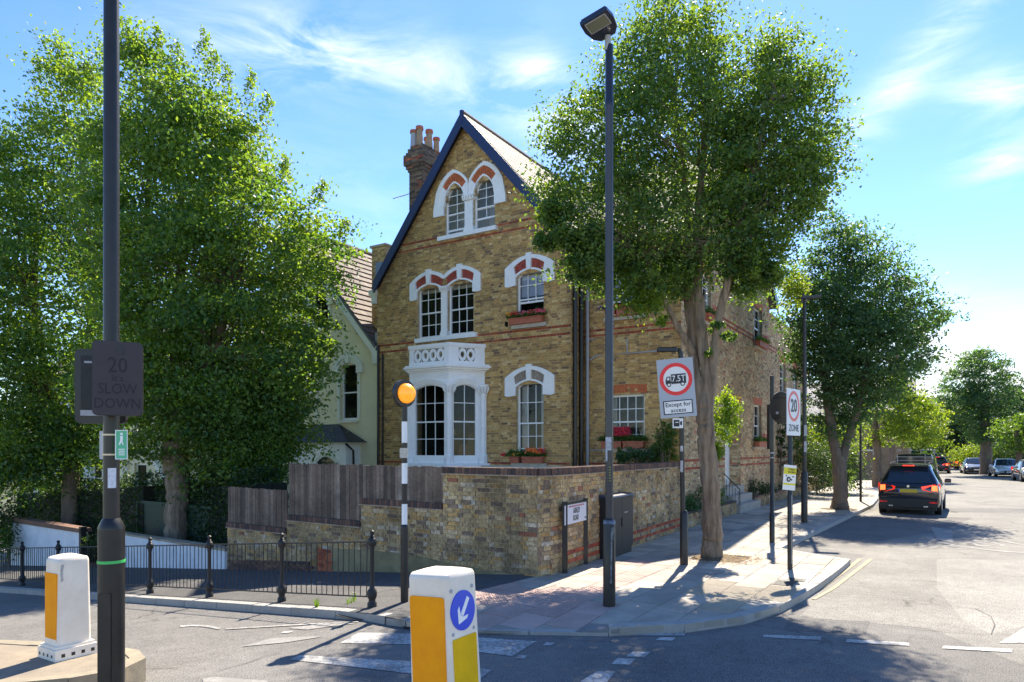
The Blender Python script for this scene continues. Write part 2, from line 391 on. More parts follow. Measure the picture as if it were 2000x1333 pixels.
def clip_poly(poly, rect):          # Sutherland-Hodgman: any polygon against a convex one (ccw)
    out = list(poly); n = len(rect)
    for i in range(n):
        ax, ay = rect[i]; bx, by = rect[(i+1)%n]; inp = out; out = []
        if not inp: break
        def side(p): return (bx-ax)*(p[1]-ay)-(by-ay)*(p[0]-ax)
        for j in range(len(inp)):
            p, q = inp[j], inp[(j+1)%len(inp)]; sp, sq = side(p), side(q)
            if sp >= 0: out.append(p)
            if (sp >= 0) != (sq >= 0):
                t = sp/(sp-sq); out.append((p[0]+t*(q[0]-p[0]), p[1]+t*(q[1]-p[1])))
    res = []
    for p in out:
        if not res or abs(p[0]-res[-1][0])+abs(p[1]-res[-1][1]) > 1e-5: res.append(p)
    if len(res) > 2 and abs(res[0][0]-res[-1][0])+abs(res[0][1]-res[-1][1]) < 1e-5: res.pop()
    return res if len(res) > 2 else []
def parea(p): return abs(sum(p[i][0]*p[(i+1)%len(p)][1]-p[(i+1)%len(p)][0]*p[i][1] for i in range(len(p))))/2
def inside(p, poly):
    c = False
    for i in range(len(poly)):
        a, b = poly[i], poly[i-1]
        if (a[1] > p[1]) != (b[1] > p[1]) and p[0] < (b[0]-a[0])*(p[1]-a[1])/(b[1]-a[1])+a[0]: c = not c
    return c

def drape(name, poly, dz, m, parent=None, label=None, kind=None, zf=gz, cat=None):
    """a sheet laid on the ground: cut where the ground starts to fall, then raised by dz"""
    bm = bmesh.new()
    vs = [bm.verts.new((p[0], p[1], 0)) for p in poly]; f = bm.faces.new(vs)
    if f.normal.z < 0: f.normal_flip()
    for r in (6.4, 70):
        bmesh.ops.bisect_plane(bm, geom=bm.verts[:]+bm.edges[:]+bm.faces[:], plane_co=tuple(DR*r), plane_no=tuple(DR))
    bmesh.ops.triangulate(bm, faces=bm.faces[:])
    for v in bm.verts: v.co.z = zf(v.co.x, v.co.y)+dz
    bm.normal_update()
    for f in bm.faces:
        if f.normal.z < 0: f.normal_flip()
    mb = MB(); bm.verts.index_update()
    mb.add([tuple(v.co) for v in bm.verts], [[v.index for v in f.verts] for f in bm.faces]); bm.free()
    o = mb.build(name, m, parent)
    return tag(o, label, cat, None, kind)

def text(name, s, size, m, parent, M, ext=.001, bold=0, xs=1, align='CENTER'):
    c = bpy.data.curves.new(name, 'FONT'); c.body = s; c.size = size; c.align_x = align; c.align_y = 'CENTER'
    c.extrude = ext; c.offset = bold; c.resolution_u = 2
    tmp = bpy.data.objects.new('lettering_curve', c); me = bpy.data.meshes.new_from_object(tmp); me.name = name
    bpy.data.objects.remove(tmp); bpy.data.curves.remove(c)
    me.materials.clear(); me.materials.append(m)
    o = bpy.data.objects.new(name, me); col.objects.link(o); o.parent = parent
    Mw = M @ Matrix.Rotation(R(90), 4, 'X') @ Matrix.Diagonal((xs,1,1,1))
    o.matrix_basis = WM[parent.name].inverted() @ Mw; WM[o.name] = Mw; return o
# ================================================================== GROUND
def asphalt_mat(name, c, dark, scale=70, crack=True):
    m = bpy.data.materials.new(name); m.use_nodes = True; nt = m.node_tree; p = nt.nodes['Principled BSDF']
    geo = nd(nt, 'ShaderNodeNewGeometry').outputs['Position']
    n1 = nd(nt, 'ShaderNodeTexNoise', ins={'Vector': geo, 'Scale': scale, 'Detail': 3, 'Roughness': .8})
    n2 = nd(nt, 'ShaderNodeTexNoise', ins={'Vector': geo, 'Scale': .55, 'Detail': 6, 'Roughness': .6})
    n3 = nd(nt, 'ShaderNodeTexNoise', ins={'Vector': geo, 'Scale': 6, 'Detail': 5, 'Roughness': .7})
    a = nd(nt, 'ShaderNodeMapRange', ins={'Value': n1.outputs[0], 'From Min': .36, 'From Max': .64, 'To Min': .35, 'To Max': 1.65}).outputs[0]
    b = nd(nt, 'ShaderNodeMapRange', ins={'Value': n2.outputs[0], 'From Min': .3, 'From Max': .7, 'To Min': .8, 'To Max': 1.18}).outputs[0]
    d = nd(nt, 'ShaderNodeMapRange', ins={'Value': n3.outputs[0], 'From Min': .3, 'From Max': .7, 'To Min': .85, 'To Max': 1.12}).outputs[0]
    f = fmath(nt, 'MULTIPLY', fmath(nt, 'MULTIPLY', a, b), d)
    if crack:
        nz = nd(nt, 'ShaderNodeTexNoise', ins={'Vector': geo, 'Scale': 1.5, 'Detail': 5})
        w = nd(nt, 'ShaderNodeMix', data_type='VECTOR', ins={'Factor': .35}); nt.links.new(geo, w.inputs['A']); nt.links.new(nz.outputs['Color'], w.inputs['B'])
        vo = nd(nt, 'ShaderNodeTexVoronoi', feature='DISTANCE_TO_EDGE', ins={'Vector': w.outputs['Result'], 'Scale': .55})
        c2 = nd(nt, 'ShaderNodeMapRange', ins={'Value': vo.outputs[0], 'From Min': .0, 'From Max': .009, 'To Min': .42, 'To Max': 1}).outputs[0]
        n5 = nd(nt, 'ShaderNodeTexNoise', ins={'Vector': geo, 'Scale': .8, 'Detail': 2})
        k = nd(nt, 'ShaderNodeMapRange', ins={'Value': n5.outputs[0], 'From Min': .48, 'From Max': .6}).outputs[0]
        cm = nd(nt, 'ShaderNodeMix', data_type='FLOAT', ins={'Factor': k, 'A': 1.0}); nt.links.new(c2, cm.inputs['B'])
        f = fmath(nt, 'MULTIPLY', f, cm.outputs[0])
    s = nd(nt, 'ShaderNodeVectorMath', operation='SCALE', ins={0: c}); nt.links.new(f, s.inputs['Scale'])
    nt.links.new(s.outputs[0], p.inputs['Base Color']); p.inputs['Roughness'].default_value = .9; p.inputs['Specular IOR Level'].default_value = .25
    bp = nd(nt, 'ShaderNodeBump', ins={'Strength': .5, 'Distance': .006, 'Height': n1.outputs[0]}); nt.links.new(bp.outputs[0], p.inputs['Normal'])
    MATS[name] = m; return m
ASPH = asphalt_mat('worn_asphalt', (.165,.157,.147), .5)
ASPH_D = asphalt_mat('dark_asphalt', (.125,.12,.115), .5, crack=False)
ASPH_P = asphalt_mat('patched_asphalt', (.15,.143,.135), .5, crack=False)
ASPH_L = asphalt_mat('pale_asphalt', (.25,.238,.215), .5, crack=False)
ASPH_F = asphalt_mat('footway_asphalt', (.10,.097,.095), .5)
KERB = mat('kerb_stone', (.30,.285,.26), .85, c2=(.40,.38,.34), scale=5, bump=.3)
SOIL = mat('soil', (.07,.05,.035), .95, c2=(.16,.12,.07), scale=14, bump=.8, bscale=50)
BED = mat('joint_sand', (.16,.15,.13), .95, var=.3, scale=6)
GRASS = mat('far_ground', (.08,.09,.05), .95, var=.3, scale=2)
def paint_mat(name, c, wear=.45, thr=.5, under=(.165,.157,.147)):
    m = bpy.data.materials.new(name); m.use_nodes = True; nt = m.node_tree; p = nt.nodes['Principled BSDF']
    geo = nd(nt, 'ShaderNodeNewGeometry').outputs['Position']
    n1 = nd(nt, 'ShaderNodeTexNoise', ins={'Vector': geo, 'Scale': 22, 'Detail': 9, 'Roughness': .75})
    n2 = nd(nt, 'ShaderNodeTexNoise', ins={'Vector': geo, 'Scale': 2.5, 'Detail': 4})
    v = fmath(nt, 'ADD', fmath(nt, 'MULTIPLY', n1.outputs[0], .7), fmath(nt, 'MULTIPLY', n2.outputs[0], .3))
    mr = nd(nt, 'ShaderNodeMapRange', ins={'Value': v, 'From Min': thr-.05, 'From Max': thr+.05}).outputs[0]
    mx = nd(nt, 'ShaderNodeMix', data_type='RGBA', ins={'Factor': mr}); mx.inputs['A'].default_value = (*c,1)
    mx.inputs['B'].default_value = (*[c[i]*(1-wear)+under[i]*wear for i in range(3)],1)
    nt.links.new(mx.outputs['Result'], p.inputs['Base Color']); p.inputs['Roughness'].default_value = .8; MATS[name] = m; return m
PAINT = paint_mat('road_paint', (.46,.455,.435), .85, .50)
PAINT_F = paint_mat('faded_road_paint', (.38,.37,.35), .8, .48)
PAINT_G = paint_mat('ghost_road_paint', (.29,.28,.265), .7, .47)
PAINT_Y = paint_mat('yellow_road_paint', (.46,.36,.16), .75, .47)

RZ = -0.10
far = 900
ground = drape('ground', [(-far,-60),(far,-60),(far,far),(-far,far)], -.16, GRASS, kind='structure')
road = drape('road', [(-60,-30),(120,-30),(120,112),(-60,60)], RZ, ASPH, kind='structure')
def mark(name, pts, m, dz=.004, label=None):
    P = [G(x, y, RZ) for x, y in pts]; MK[0] += 1; dz += MK[0]*.00013
    return drape(name, [(p.x, p.y) for p in P], RZ+dz, m, parent=road, label=label)
ASPH_S = asphalt_mat('side_street_asphalt', (.21,.20,.18), .5)
mark('side_street_surface', [(1552,1064),(1720,992),(1760,930),(1790,905),(1990,905),(2600,960),(2600,1330),(2000,1300),(1780,1215),(1560,1180),(1690,1085)], ASPH_S, .001)
# resurfaced patches, each a sheet just above the road
mark('asphalt_patch', [(1590,1040),(1820,1046),(1905,1080),(1890,1235),(1560,1205),(1700,1090)], ASPH_S, .002)
mark('asphalt_patch', [(1830,1092),(2300,1100),(2300,1150),(1935,1240),(1880,1210),(1830,1150)], ASPH_L, .002)
mark('asphalt_patch', [(1540,1208),(1700,1214),(1690,1240),(1530,1232)], ASPH_D, .002)
mark('asphalt_patch', [(1835,992),(2100,996),(2100,1003),(1835,1001)], ASPH_P, .002)
mark('asphalt_patch', [(1555,1060),(1600,1030),(1712,1006),(1900,1012),(1830,1040),(1700,1060),(1600,1062)], ASPH_P, .003)
mark('asphalt_patch', [(1230,1270),(1560,1240),(1700,1330),(1250,1420),(1160,1330)], ASPH_P, .002)
for pts in ([(665,1257),(700,1237),(820,1239),(1048,1254),(1000,1283),(812,1260)], [(565,1290),(585,1281),(860,1296),(960,1310),(930,1335),(810,1318),(700,1305)]):
    mark('zebra_stripe', pts, PAINT, .005, 'worn white zebra crossing stripe')
mark('zebra_stripe', [(470,1259),(530,1242),(630,1245),(560,1256)], PAINT_G, .005)
mark('zebra_stripe', [(560,1218),(640,1213),(700,1218),(600,1226)], PAINT_G, .005)
mark('zebra_stripe', [(920,1224),(1060,1228),(1048,1236),(900,1232)], PAINT_G, .005)
for pts in ([(1060,1262),(1067,1256),(1083,1256),(1078,1262)], [(1006,1288),(1014,1281),(1031,1282),(1024,1288)], [(1222,1284),(1236,1274),(1270,1275),(1258,1285)],
            [(1194,1298),(1206,1287),(1242,1288),(1230,1300)], [(1133,1333),(1166,1313),(1202,1313),(1184,1336)], [(548,1230),(556,1226),(574,1227),(566,1231)],
            [(1280,1252),(1290,1246),(1320,1247),(1312,1253)]):
    mark('marker_square', pts, PAINT, .005)
for pts in ([(1492,1241),(1604,1245),(1602,1252),(1490,1246)], [(1654,1250),(1775,1257),(1776,1263),(1652,1256)], [(1842,1263),(1978,1269),(1976,1276),(1840,1268)],
            [(1240,1238),(1340,1238),(1336,1243),(1236,1243)]):
    mark('give_way_dash', pts, PAINT, .005)
mark('road_triangle', [(1952,1257),(2010,1222),(2080,1258)], PAINT, .005)
mark('road_line', [(352,1191),(375,1191),(398,1193),(416,1198),(432,1205),(428,1209),(411,1202),(393,1197),(372,1194),(352,1194)], PAINT, .005)
mark('road_line', [(440,1207),(560,1209),(700,1214),(700,1216),(560,1212),(440,1210)], PAINT_F, .005)
mark('road_line', [(-60,1266),(80,1266),(120,1268),(120,1271),(-60,1271)], PAINT, .005)
mark('road_line', [(395,1328),(420,1324),(470,1328),(520,1331),(530,1345),(400,1345)], PAINT_G, .005)
for o in (0, 22):       # double yellow lines follow the kerb round the corner
    a = [(1676+o,1092),(1640+o,1120),(1600+o*1.05,1150),(1560+o*1.1,1172)]; b = [(x+9,y+.5) for x, y in a]
    mark('yellow_line', a+b[::-1], PAINT_Y, .005)
def seam(pts, w=2.0):
    P = [G(x, y, RZ) for x, y in pts]; b_ = MB(); MK[0] += 1; z = RZ+.0065+MK[0]*.00013; vs = []
    for i, p in enumerate(P):
        d = (P[min(i+1,len(P)-1)]-P[max(i-1,0)]).normalized(); n_ = Vector((-d.y, d.x, 0))*(.004*w*random.uniform(.5,1.5))
        vs += [(p.x-n_.x, p.y-n_.y, z), (p.x+n_.x, p.y+n_.y, z)]
    b_.add(vs, [(2*i, 2*i+2, 2*i+3, 2*i+1) for i in range(len(P)-1)]); b_.build('tar_seam', TAR, road)
TAR = mat('tar', (.075,.07,.066), .85)
seam([(425,1312),(455,1303),(480,1297),(520,1283),(548,1276)],1.2); seam([(1750,1178),(1850,1184),(1905,1190),(1935,1205),(1943,1222),(1936,1240)],1.6); seam([(1690,1222),(1760,1226),(1850,1236),(1930,1240)],1.2)
seam([(1500,1148),(1508,1160),(1516,1172)],1.2); seam([(1680,1060),(1695,1040),(1712,1022)],.8); seam([(1835,992),(1900,994),(2000,996)],.7); seam([(560,1330),(640,1318),(760,1325)],1.2)
# worn 20 roundel on the road
c = G(1915,1062,RZ); ringp = []
b = MB()
for k in range(40):
    t0, t1 = 2*math.pi*k/40, 2*math.pi*(k+1)/40
    q = [(c.x+math.cos(t)*r*.85, c.y+math.sin(t)*r*1.5, RZ+.006) for t, r in ((t0,1),(t1,1),(t1,.86),(t0,.86))]
    b.add(q, [(0,1,2,3)])
b.build('speed_roundel', PAINT_G, road)
tx = text('roundel_digits', '20', 1.5, PAINT_G, road, Matrix.Translation((c.x, c.y, RZ+.005)) @ Matrix.Rotation(R(-90),4,'X'), ext=0.0, xs=.55)
mark('road_line', [(1818,1030),(1860,1036),(1862,1062),(1830,1055)], PAINT_G, .006)

# ---- kerb lines and footways
KMAIN = [(-34.0,31.6),(-1.51,8.31)]
CORNER = [(-1.51,8.31),(-1.05,8.02),(-.29,7.89),(1.16,7.80),(2.0,7.95),(2.77,8.31),(3.4,8.85),(3.93,9.47),(4.75,10.55),(5.55,11.7),(6.22,12.7),(5.66,13.6),(5.48,14.1),(6.19,15.2),(13.3,25.5),(24.8,45.0),(56,103)]
WALLP = [Vector((0.405,10.93,0)), Vector((.60,11.06,0)), Vector((.894,11.49,0)), Vector((4.27,17.4,0))]
BEDU = 5.70
inner = [(0.405-.812*40, 10.93+.583*40),(0.405+.1,10.93+.2),(.80,11.7),(4.1,17.5)]
b0 = uv(BEDU, 17.3); b1 = uv(BEDU, 37); 
foot_in = [(.55,11.15),(.80,11.7),(4.1,17.5),(b1.x-.1,b1.y),(21.2,45),(54,104)]
drape('main_footway', [KMAIN[0],(-1.51,8.31),(-1.30,8.15),(-.95,9.3),(.55,11.15),(0.405-.812*40, 10.93+.583*40)], 0, ASPH_F, kind='structure')
pave = drape('pavement', [(-1.30,8.15),(-.95,9.3)]+foot_in+CORNER[::-1][:-1], -.088, BED, kind='structure')
pavepoly = [(-1.30,8.15)]+CORNER[1:]+foot_in[::-1]+[(-.95,9.3)]
def gp(*pts): return [tuple(G(x,y)[:2]) for x, y in pts]
PINKP = [gp((925,1128),(1010,1150),(1190,1150),(1172,1180),(1120,1216),(1060,1226),(925,1226)), gp((1105,1156),(1230,1098),(1300,1098),(1180,1165))]
BUFFP = gp((1368,1140),(1565,1142),(1570,1150),(1500,1190),(1385,1192))
NOSLAB = [[(4.0,12.3),(4.35,12.75),(4.0,13.3),(3.45,13.1),(3.4,12.6)]]
ux, uy = D2, -D1          # slabs run along the side street
def dipz(x, y):
    if not (-1.3 < x < 1.35) or y > 9.2: return 0
    e = min(1, (x+1.3)/.5, (1.35-x)/.5); return .062*e*max(0, min(1, (9.2-y)/1.2))
L = []
for j in range(-16, 24):
    off = (j % 2)*.3
    for i in range(-4, 120):
        vv = 5.0+i*.6+off; uu = 9.0-j*.45-.0
        cnr = [uv(uu,vv),uv(uu,vv+.6),uv(uu-.45,vv+.6),uv(uu-.45,vv)]
        cnr = [(p.x,p.y) for p in cnr]
        ar = sum(cnr[k][0]*cnr[(k+1)%4][1]-cnr[(k+1)%4][0]*cnr[k][1] for k in range(4))
        if ar < 0: cnr = cnr[::-1]
        cx, cy = sum(p[0] for p in cnr)/4, sum(p[1] for p in cnr)/4
        if cy > 46 or cy < 7: continue
        g = .0055; sh = [(cx+(p[0]-cx)*(1-2*g/.5), cy+(p[1]-cy)*(1-2*g/.5)) for p in cnr]
        q = clip_poly(pavepoly, sh)
        if not q or parea(q) < .01: continue
        if any(inside((cx,cy), n) for n in NOSLAB): continue
        kind = 1 if any(inside((cx,cy), P) for P in PINKP) else 2 if inside((cx,cy), BUFFP) else 0
        L.append((math.hypot(cx,cy), q, kind, (cx,cy)))
L.sort(key=lambda t: t[0])
SM = [M_SLAB, M_PINK, M_BUFF]
mass = MB(); dom = MB(); rib = MB()
for n, (d, q, kind, c) in enumerate(L):
    dz = random.uniform(-.002,.0025); tl = (random.uniform(-.004,.004), random.uniform(-.004,.004))
    b = MB() if n < 300 else mass
    b.mi = 0 if n < 300 else kind; b.rnd = random.random()
    z0 = len(b.v); b.slab(q, -.07, dz)
    for k in range(z0, len(b.v)):
        x, y, z = b.v[k]
        b.v[k] = (x, y, z+((x-c[0])*tl[0]+(y-c[1])*tl[1] if z > -.02 else -.0)-(dipz(x,y) if z > -.02 else 0))
    if n < 300: b.build('paving_slab', SM[kind][0], pave)
    if kind == 1:
        for i in range(-4,5):
            for j in range(-3,4):
                p = Vector((c[0],c[1],0))+D2*(i*.066)+D1*(j*.064)
                if inside((p.x,p.y), q):
                    r = .013; t = [(p.x+r*math.cos(a*1.047), p.y+r*math.sin(a*1.047), dz-dipz(p.x,p.y)) for a in range(6)]+[(p.x+.5*r*math.cos(a*1.047), p.y+.5*r*math.sin(a*1.047), dz-dipz(p.x,p.y)+.006) for a in range(6)]
                    dom.rnd = .5; dom.add(t, [(a,(a+1)%6,(a+1)%6+6,a+6) for a in range(6)]+[tuple(range(6,12))])
    if kind == 2:
        for i in range(-4,5):
            p = Vector((c[0],c[1],0))+D2*(i*.066+.01)
            e = [(p+D1*.215+D2*.016),(p-D1*.215+D2*.016),(p-D1*.215-D2*.016),(p+D1*.215-D2*.016)]
            e = [(v.x,v.y) for v in e]
            if all(inside(v, [(c[0]+(w[0]-c[0])*1.02, c[1]+(w[1]-c[1])*1.02) for w in q]) for v in e): rib.rnd = .5; rib.slab(e, dz-.002, dz+.009)
tag(mass.build('paving_slabs_beyond', [p[1] for p in SM], pave, attr=True), kind='stuff')
tag(dom.build('tactile_domes', M_PINK[1], pave, attr=True), kind='stuff')
tag(rib.build('tactile_ribs', M_BUFF[1], pave, attr=True), kind='stuff')

def kerb_run(pts, parent, w=.15, name='kerb_stone', top=.004, step=.9, drop=None):
    P = [Vector((p[0],p[1],0)) for p in pts]; out = []
    seg = [(P[i+1]-P[i]).length for i in range(len(P)-1)]; tot = sum(seg)
    def pt(s):
        for i, l in enumerate(seg):
            if s <= l or i == len(seg)-1: return P[i]+(P[i+1]-P[i])*(s/l), (P[i+1]-P[i]).normalized()
            s -= l
    s = 0; n = 0
    while s < tot-.05 and n < 120:
        a, ta = pt(s+.005); b_, tb = pt(min(s+step-.005, tot)); na = Vector((-ta.y, ta.x, 0)); nb = Vector((-tb.y, tb.x, 0))
        q = [a-na*.004, b_-nb*.004, b_+nb*w, a+na*w]
        h = top+random.uniform(-.004,.004)
        if drop: h -= drop((a+b_)/2)
        b = MB(); vs = []
        for z_ in (0, 1):
            for p in q: g0 = gz(p.x,p.y); vs.append((p.x, p.y, g0+(h if z_ else -.25)))
        b.add(vs, [(3,2,1,0),(4,5,6,7),(0,1,5,4),(1,2,6,5),(2,3,7,6),(3,0,4,7)])
        b.build(name, KERB, parent); s += step; n += 1
kerb = MB(); kerb.box(-1.6,-1.5,8.32,8.33,-.2,-.1)
kerb = tag(kerb.build('kerb', KERB, None), kind='structure')
kerb_run([(-1.51,8.31),(-22,23.02)][::-1], kerb)
def drp(p): return dipz(p.x, p.y)
kerb_run(CORNER[:15], kerb, drop=drp)
kerb_run([(13.3,25.5),(24.8,45.0)], kerb)
# far side of the side street
RK = [(27,30),(33.6,41.5),(40.8,52.5),(46,62),(75,112)]
kerb_run(RK[::-1], kerb, step=1.8)
drape('far_pavement', RK+[(79,112),(50,62),(44.5,52),(37,40.5),(31,30)], -.0, BED, kind='structure')

# soil and leaf litter round the trees
def litter(name, cx, cy, r, n, z=0):
    b = MB()
    for i in range(n):
        a = random.uniform(0,6.28); q = r*math.sqrt(random.random())*random.uniform(.6,1.2); x, y = cx+q*math.cos(a)*1.2, cy+q*math.sin(a)
        s = random.uniform(.012,.03); t = random.uniform(0,6.28); b.rnd = random.random(); h = z+.006+random.random()*.012
        b.add([(x+s*math.cos(t),y+s*math.sin(t),h),(x+s*math.cos(t+1.9),y+s*math.sin(t+1.9),h+.006),(x+s*math.cos(t+3.6),y+s*math.sin(t+3.6),h)], [(0,1,2)])
    return tag(b.build(name, LITTER, None, attr=True), 'dry brown leaf litter scattered at the foot of the street tree' if cy < 15 else 'dry leaves lying round the second street tree', None, None, 'stuff')
LITTER = ramp_mat('dry_leaf', [(2,(.30,.17,.07)),(2,(.22,.13,.06)),(1,(.38,.26,.12)),(1,(.12,.10,.04))], 'face', dirt=.1)
b = MB(); b.slab([(3.4,12.6),(3.45,13.15),(4.05,13.35),(4.4,12.8),(4.05,12.3)], -.05, .006); tag(b.build('tree_pit_soil', SOIL, None), None, kind='structure')
litter('leaf_litter', 3.9, 12.75, .75, 900); litter('leaf_litter', 15.0, 31.2, 1.0, 400)
p = G(1640,995); b = MB(); b.slab([(p.x-.5,p.y-.35),(p.x+.5,p.y-.35),(p.x+.55,p.y+.5),(p.x-.5,p.y+.5)], -.05, .008); tag(b.build('tree_pit_soil', SOIL, None), None, kind='structure')

# ---- traffic island under the left bollard
isl = [G(-70,1300,.12),G(-40,1275,.12),G(60,1264,.12),G(150,1258,.12),G(225,1262,.12),G(262,1275,.12),G(270,1288,.12),G(262,1302,.12)]
o = Vector((-4.3,5.7,0))
ip = [(-7.0,7.0),(-5.6,6.95),(-4.7,6.85),(-4.05,6.75),(-3.55,6.55),(-3.35,6.3),(-3.38,6.0),(-3.7,5.75),(-4.3,5.55),(-5.2,5.4),(-7,5.3)]
b = MB(); b.slab(ip, -.12, .10); island = tag(b.build('traffic_island', mat('island_paving', (.30,.24,.17), .9, c2=(.20,.17,.13), scale=6, bump=.4), None), kind='structure')
def kerb_loop(pts, parent, z0, z1, w=.13):
    cx = sum(p[0] for p in pts)/len(pts); cy = sum(p[1] for p in pts)/len(pts)
    for i in range(len(pts)-1):
        a, c = Vector((*pts[i],0)), Vector((*pts[i+1],0)); t = (c-a).normalized()
        ia = a+(Vector((cx,cy,0))-a).normalized()*w; ic = c+(Vector((cx,cy,0))-c).normalized()*w
        a_, c_ = a-(Vector((cx,cy,0))-a).normalized()*.012, c-(Vector((cx,cy,0))-c).normalized()*.012
        b = MB(); b.slab([(a_.x+t.x*.004,a_.y+t.y*.004),(c_.x-t.x*.004,c_.y-t.y*.004),(ic.x,ic.y),(ia.x,ia.y)], z0, z1+random.uniform(-.003,.003)); b.build('kerb_stone', mat('island_kerb', (.34,.28,.19), .85, c2=(.22,.19,.14), scale=7, bump=.3), parent)
kerb_loop(ip, island, -.13, .108)
# small ramp of old asphalt in front of the island, right of the lamp post
b = MB(); q = [G(262,1290,RZ),G(330,1300,RZ),(-2.95,5.55,0),G(340,1345,RZ),G(240,1345,RZ)]
drape('island_apron', [(-3.3,6.05),(-2.95,5.95),(-2.7,5.75),(-2.6,5.3),(-3.2,5.1),(-3.6,5.4),(-3.5,5.8)], RZ+.03, mat('apron', (.33,.22,.13), .95, c2=(.36,.30,.22), scale=6, bump=.4), kind='structure')
b = MB(); b.slab([(-1.6,4.1),(-1.9,5.4),(1.0,5.1),(1.2,4.0)], -.12, .08)
tag(b.build('traffic_island', MATS['island_paving'], None), kind='structure')

COVER = mat('cover_iron', (.05,.048,.045), .6, var=.3, scale=40, bump=.4)
for (px, py, w_, l_) in ((1052,1139,.30,.45),(1075,1133,.25,.25)):
    c = G(px*1.0+480,py,0); M_ = Matrix.Translation((c.x,c.y,.005)) @ Matrix.Rotation(-A,4,'Z')
    cov = tag(one('inspection_cover', COVER, None, M_, lambda b: (b.box(-w_/2,w_/2,-l_/2,l_/2,-.01,.002), [b.box(-w_/2+.03,w_/2-.03,-l_/2+.04+k*.06,-l_/2+.06+k*.06,.002,.005) for k in range(int(l_/.07))])), 'dark rectangular iron cover set in the paving by the 20 zone post' if l_ > .3 else 'small square iron cover beside the larger one', 'cover')
for k, (px, py) in enumerate(((700,1203),)):
    c = G(px,py,RZ); M_ = Matrix.Translation((c.x,c.y,RZ+.012)) @ Matrix.Rotation(math.atan2(DR.y,DR.x),4,'Z')
    tag(one('gully_grate', COVER, None, M_, lambda b: [b.box(-.22,.22,-.16+i*.04,-.14+i*.04,-.01,.0) for i in range(9)]), 'iron drain grate in the gutter near the last railing post', 'drain')
# ================================================================== HOUSE
UF, UR, VM, VRC, US = 16.66, 9.16, 17.66, 18.45, 6.20
XR = -D1
FM = frame(tuple(D2*VM), XR, D2)                 # front gable wall: x = -u, y into the wall
FR = frame(tuple(D2*VRC), XR, D2)                # recessed wall
FS = frame(tuple(D1*US), D2, D1)                 # side wall: x = v, y into the wall
FW = frame(tuple(D1*UR), D2, D1)                 # short return between the two fronts
def hit_v(px, py, v): r = (px-1000)/F; t = v/(r*D2.x+D2.y); return -t*(r*D1.x+D1.y), EYE+(HZ-py)*t/F      # x(=-u), z
def hit_u(px, py, u): r = (px-1000)/F; t = u/(r*D1.x+D1.y); return t*(r*D2.x+D2.y), EYE+(HZ-py)*t/F       # x(=v), z

house = thing('brick_house', 'tall yellow brick Victorian corner house with blue gable bargeboards and white stone window surrounds', 'house', yaw(uv(12.9, VM), -A))

def arc_top(x0, x1, zs, rise, n=10, kind='seg'):
    cx, a = (x0+x1)/2, (x1-x0)/2
    if kind == 'seg': return [(cx-a+2*a*i/n, zs+rise*(1-(2*i/n-1)**2)) for i in range(n+1)]
    Rr = a*1.28; pts = []
    top = math.sqrt(Rr*Rr-(Rr-a)**2)
    for i in range(n+1):
        t = 2*i/n-1; x = abs(t)*a
        pts.append((cx+t*a, zs+math.sqrt(max(0, Rr*Rr-(x+Rr-a)**2))*rise/top))
    return pts

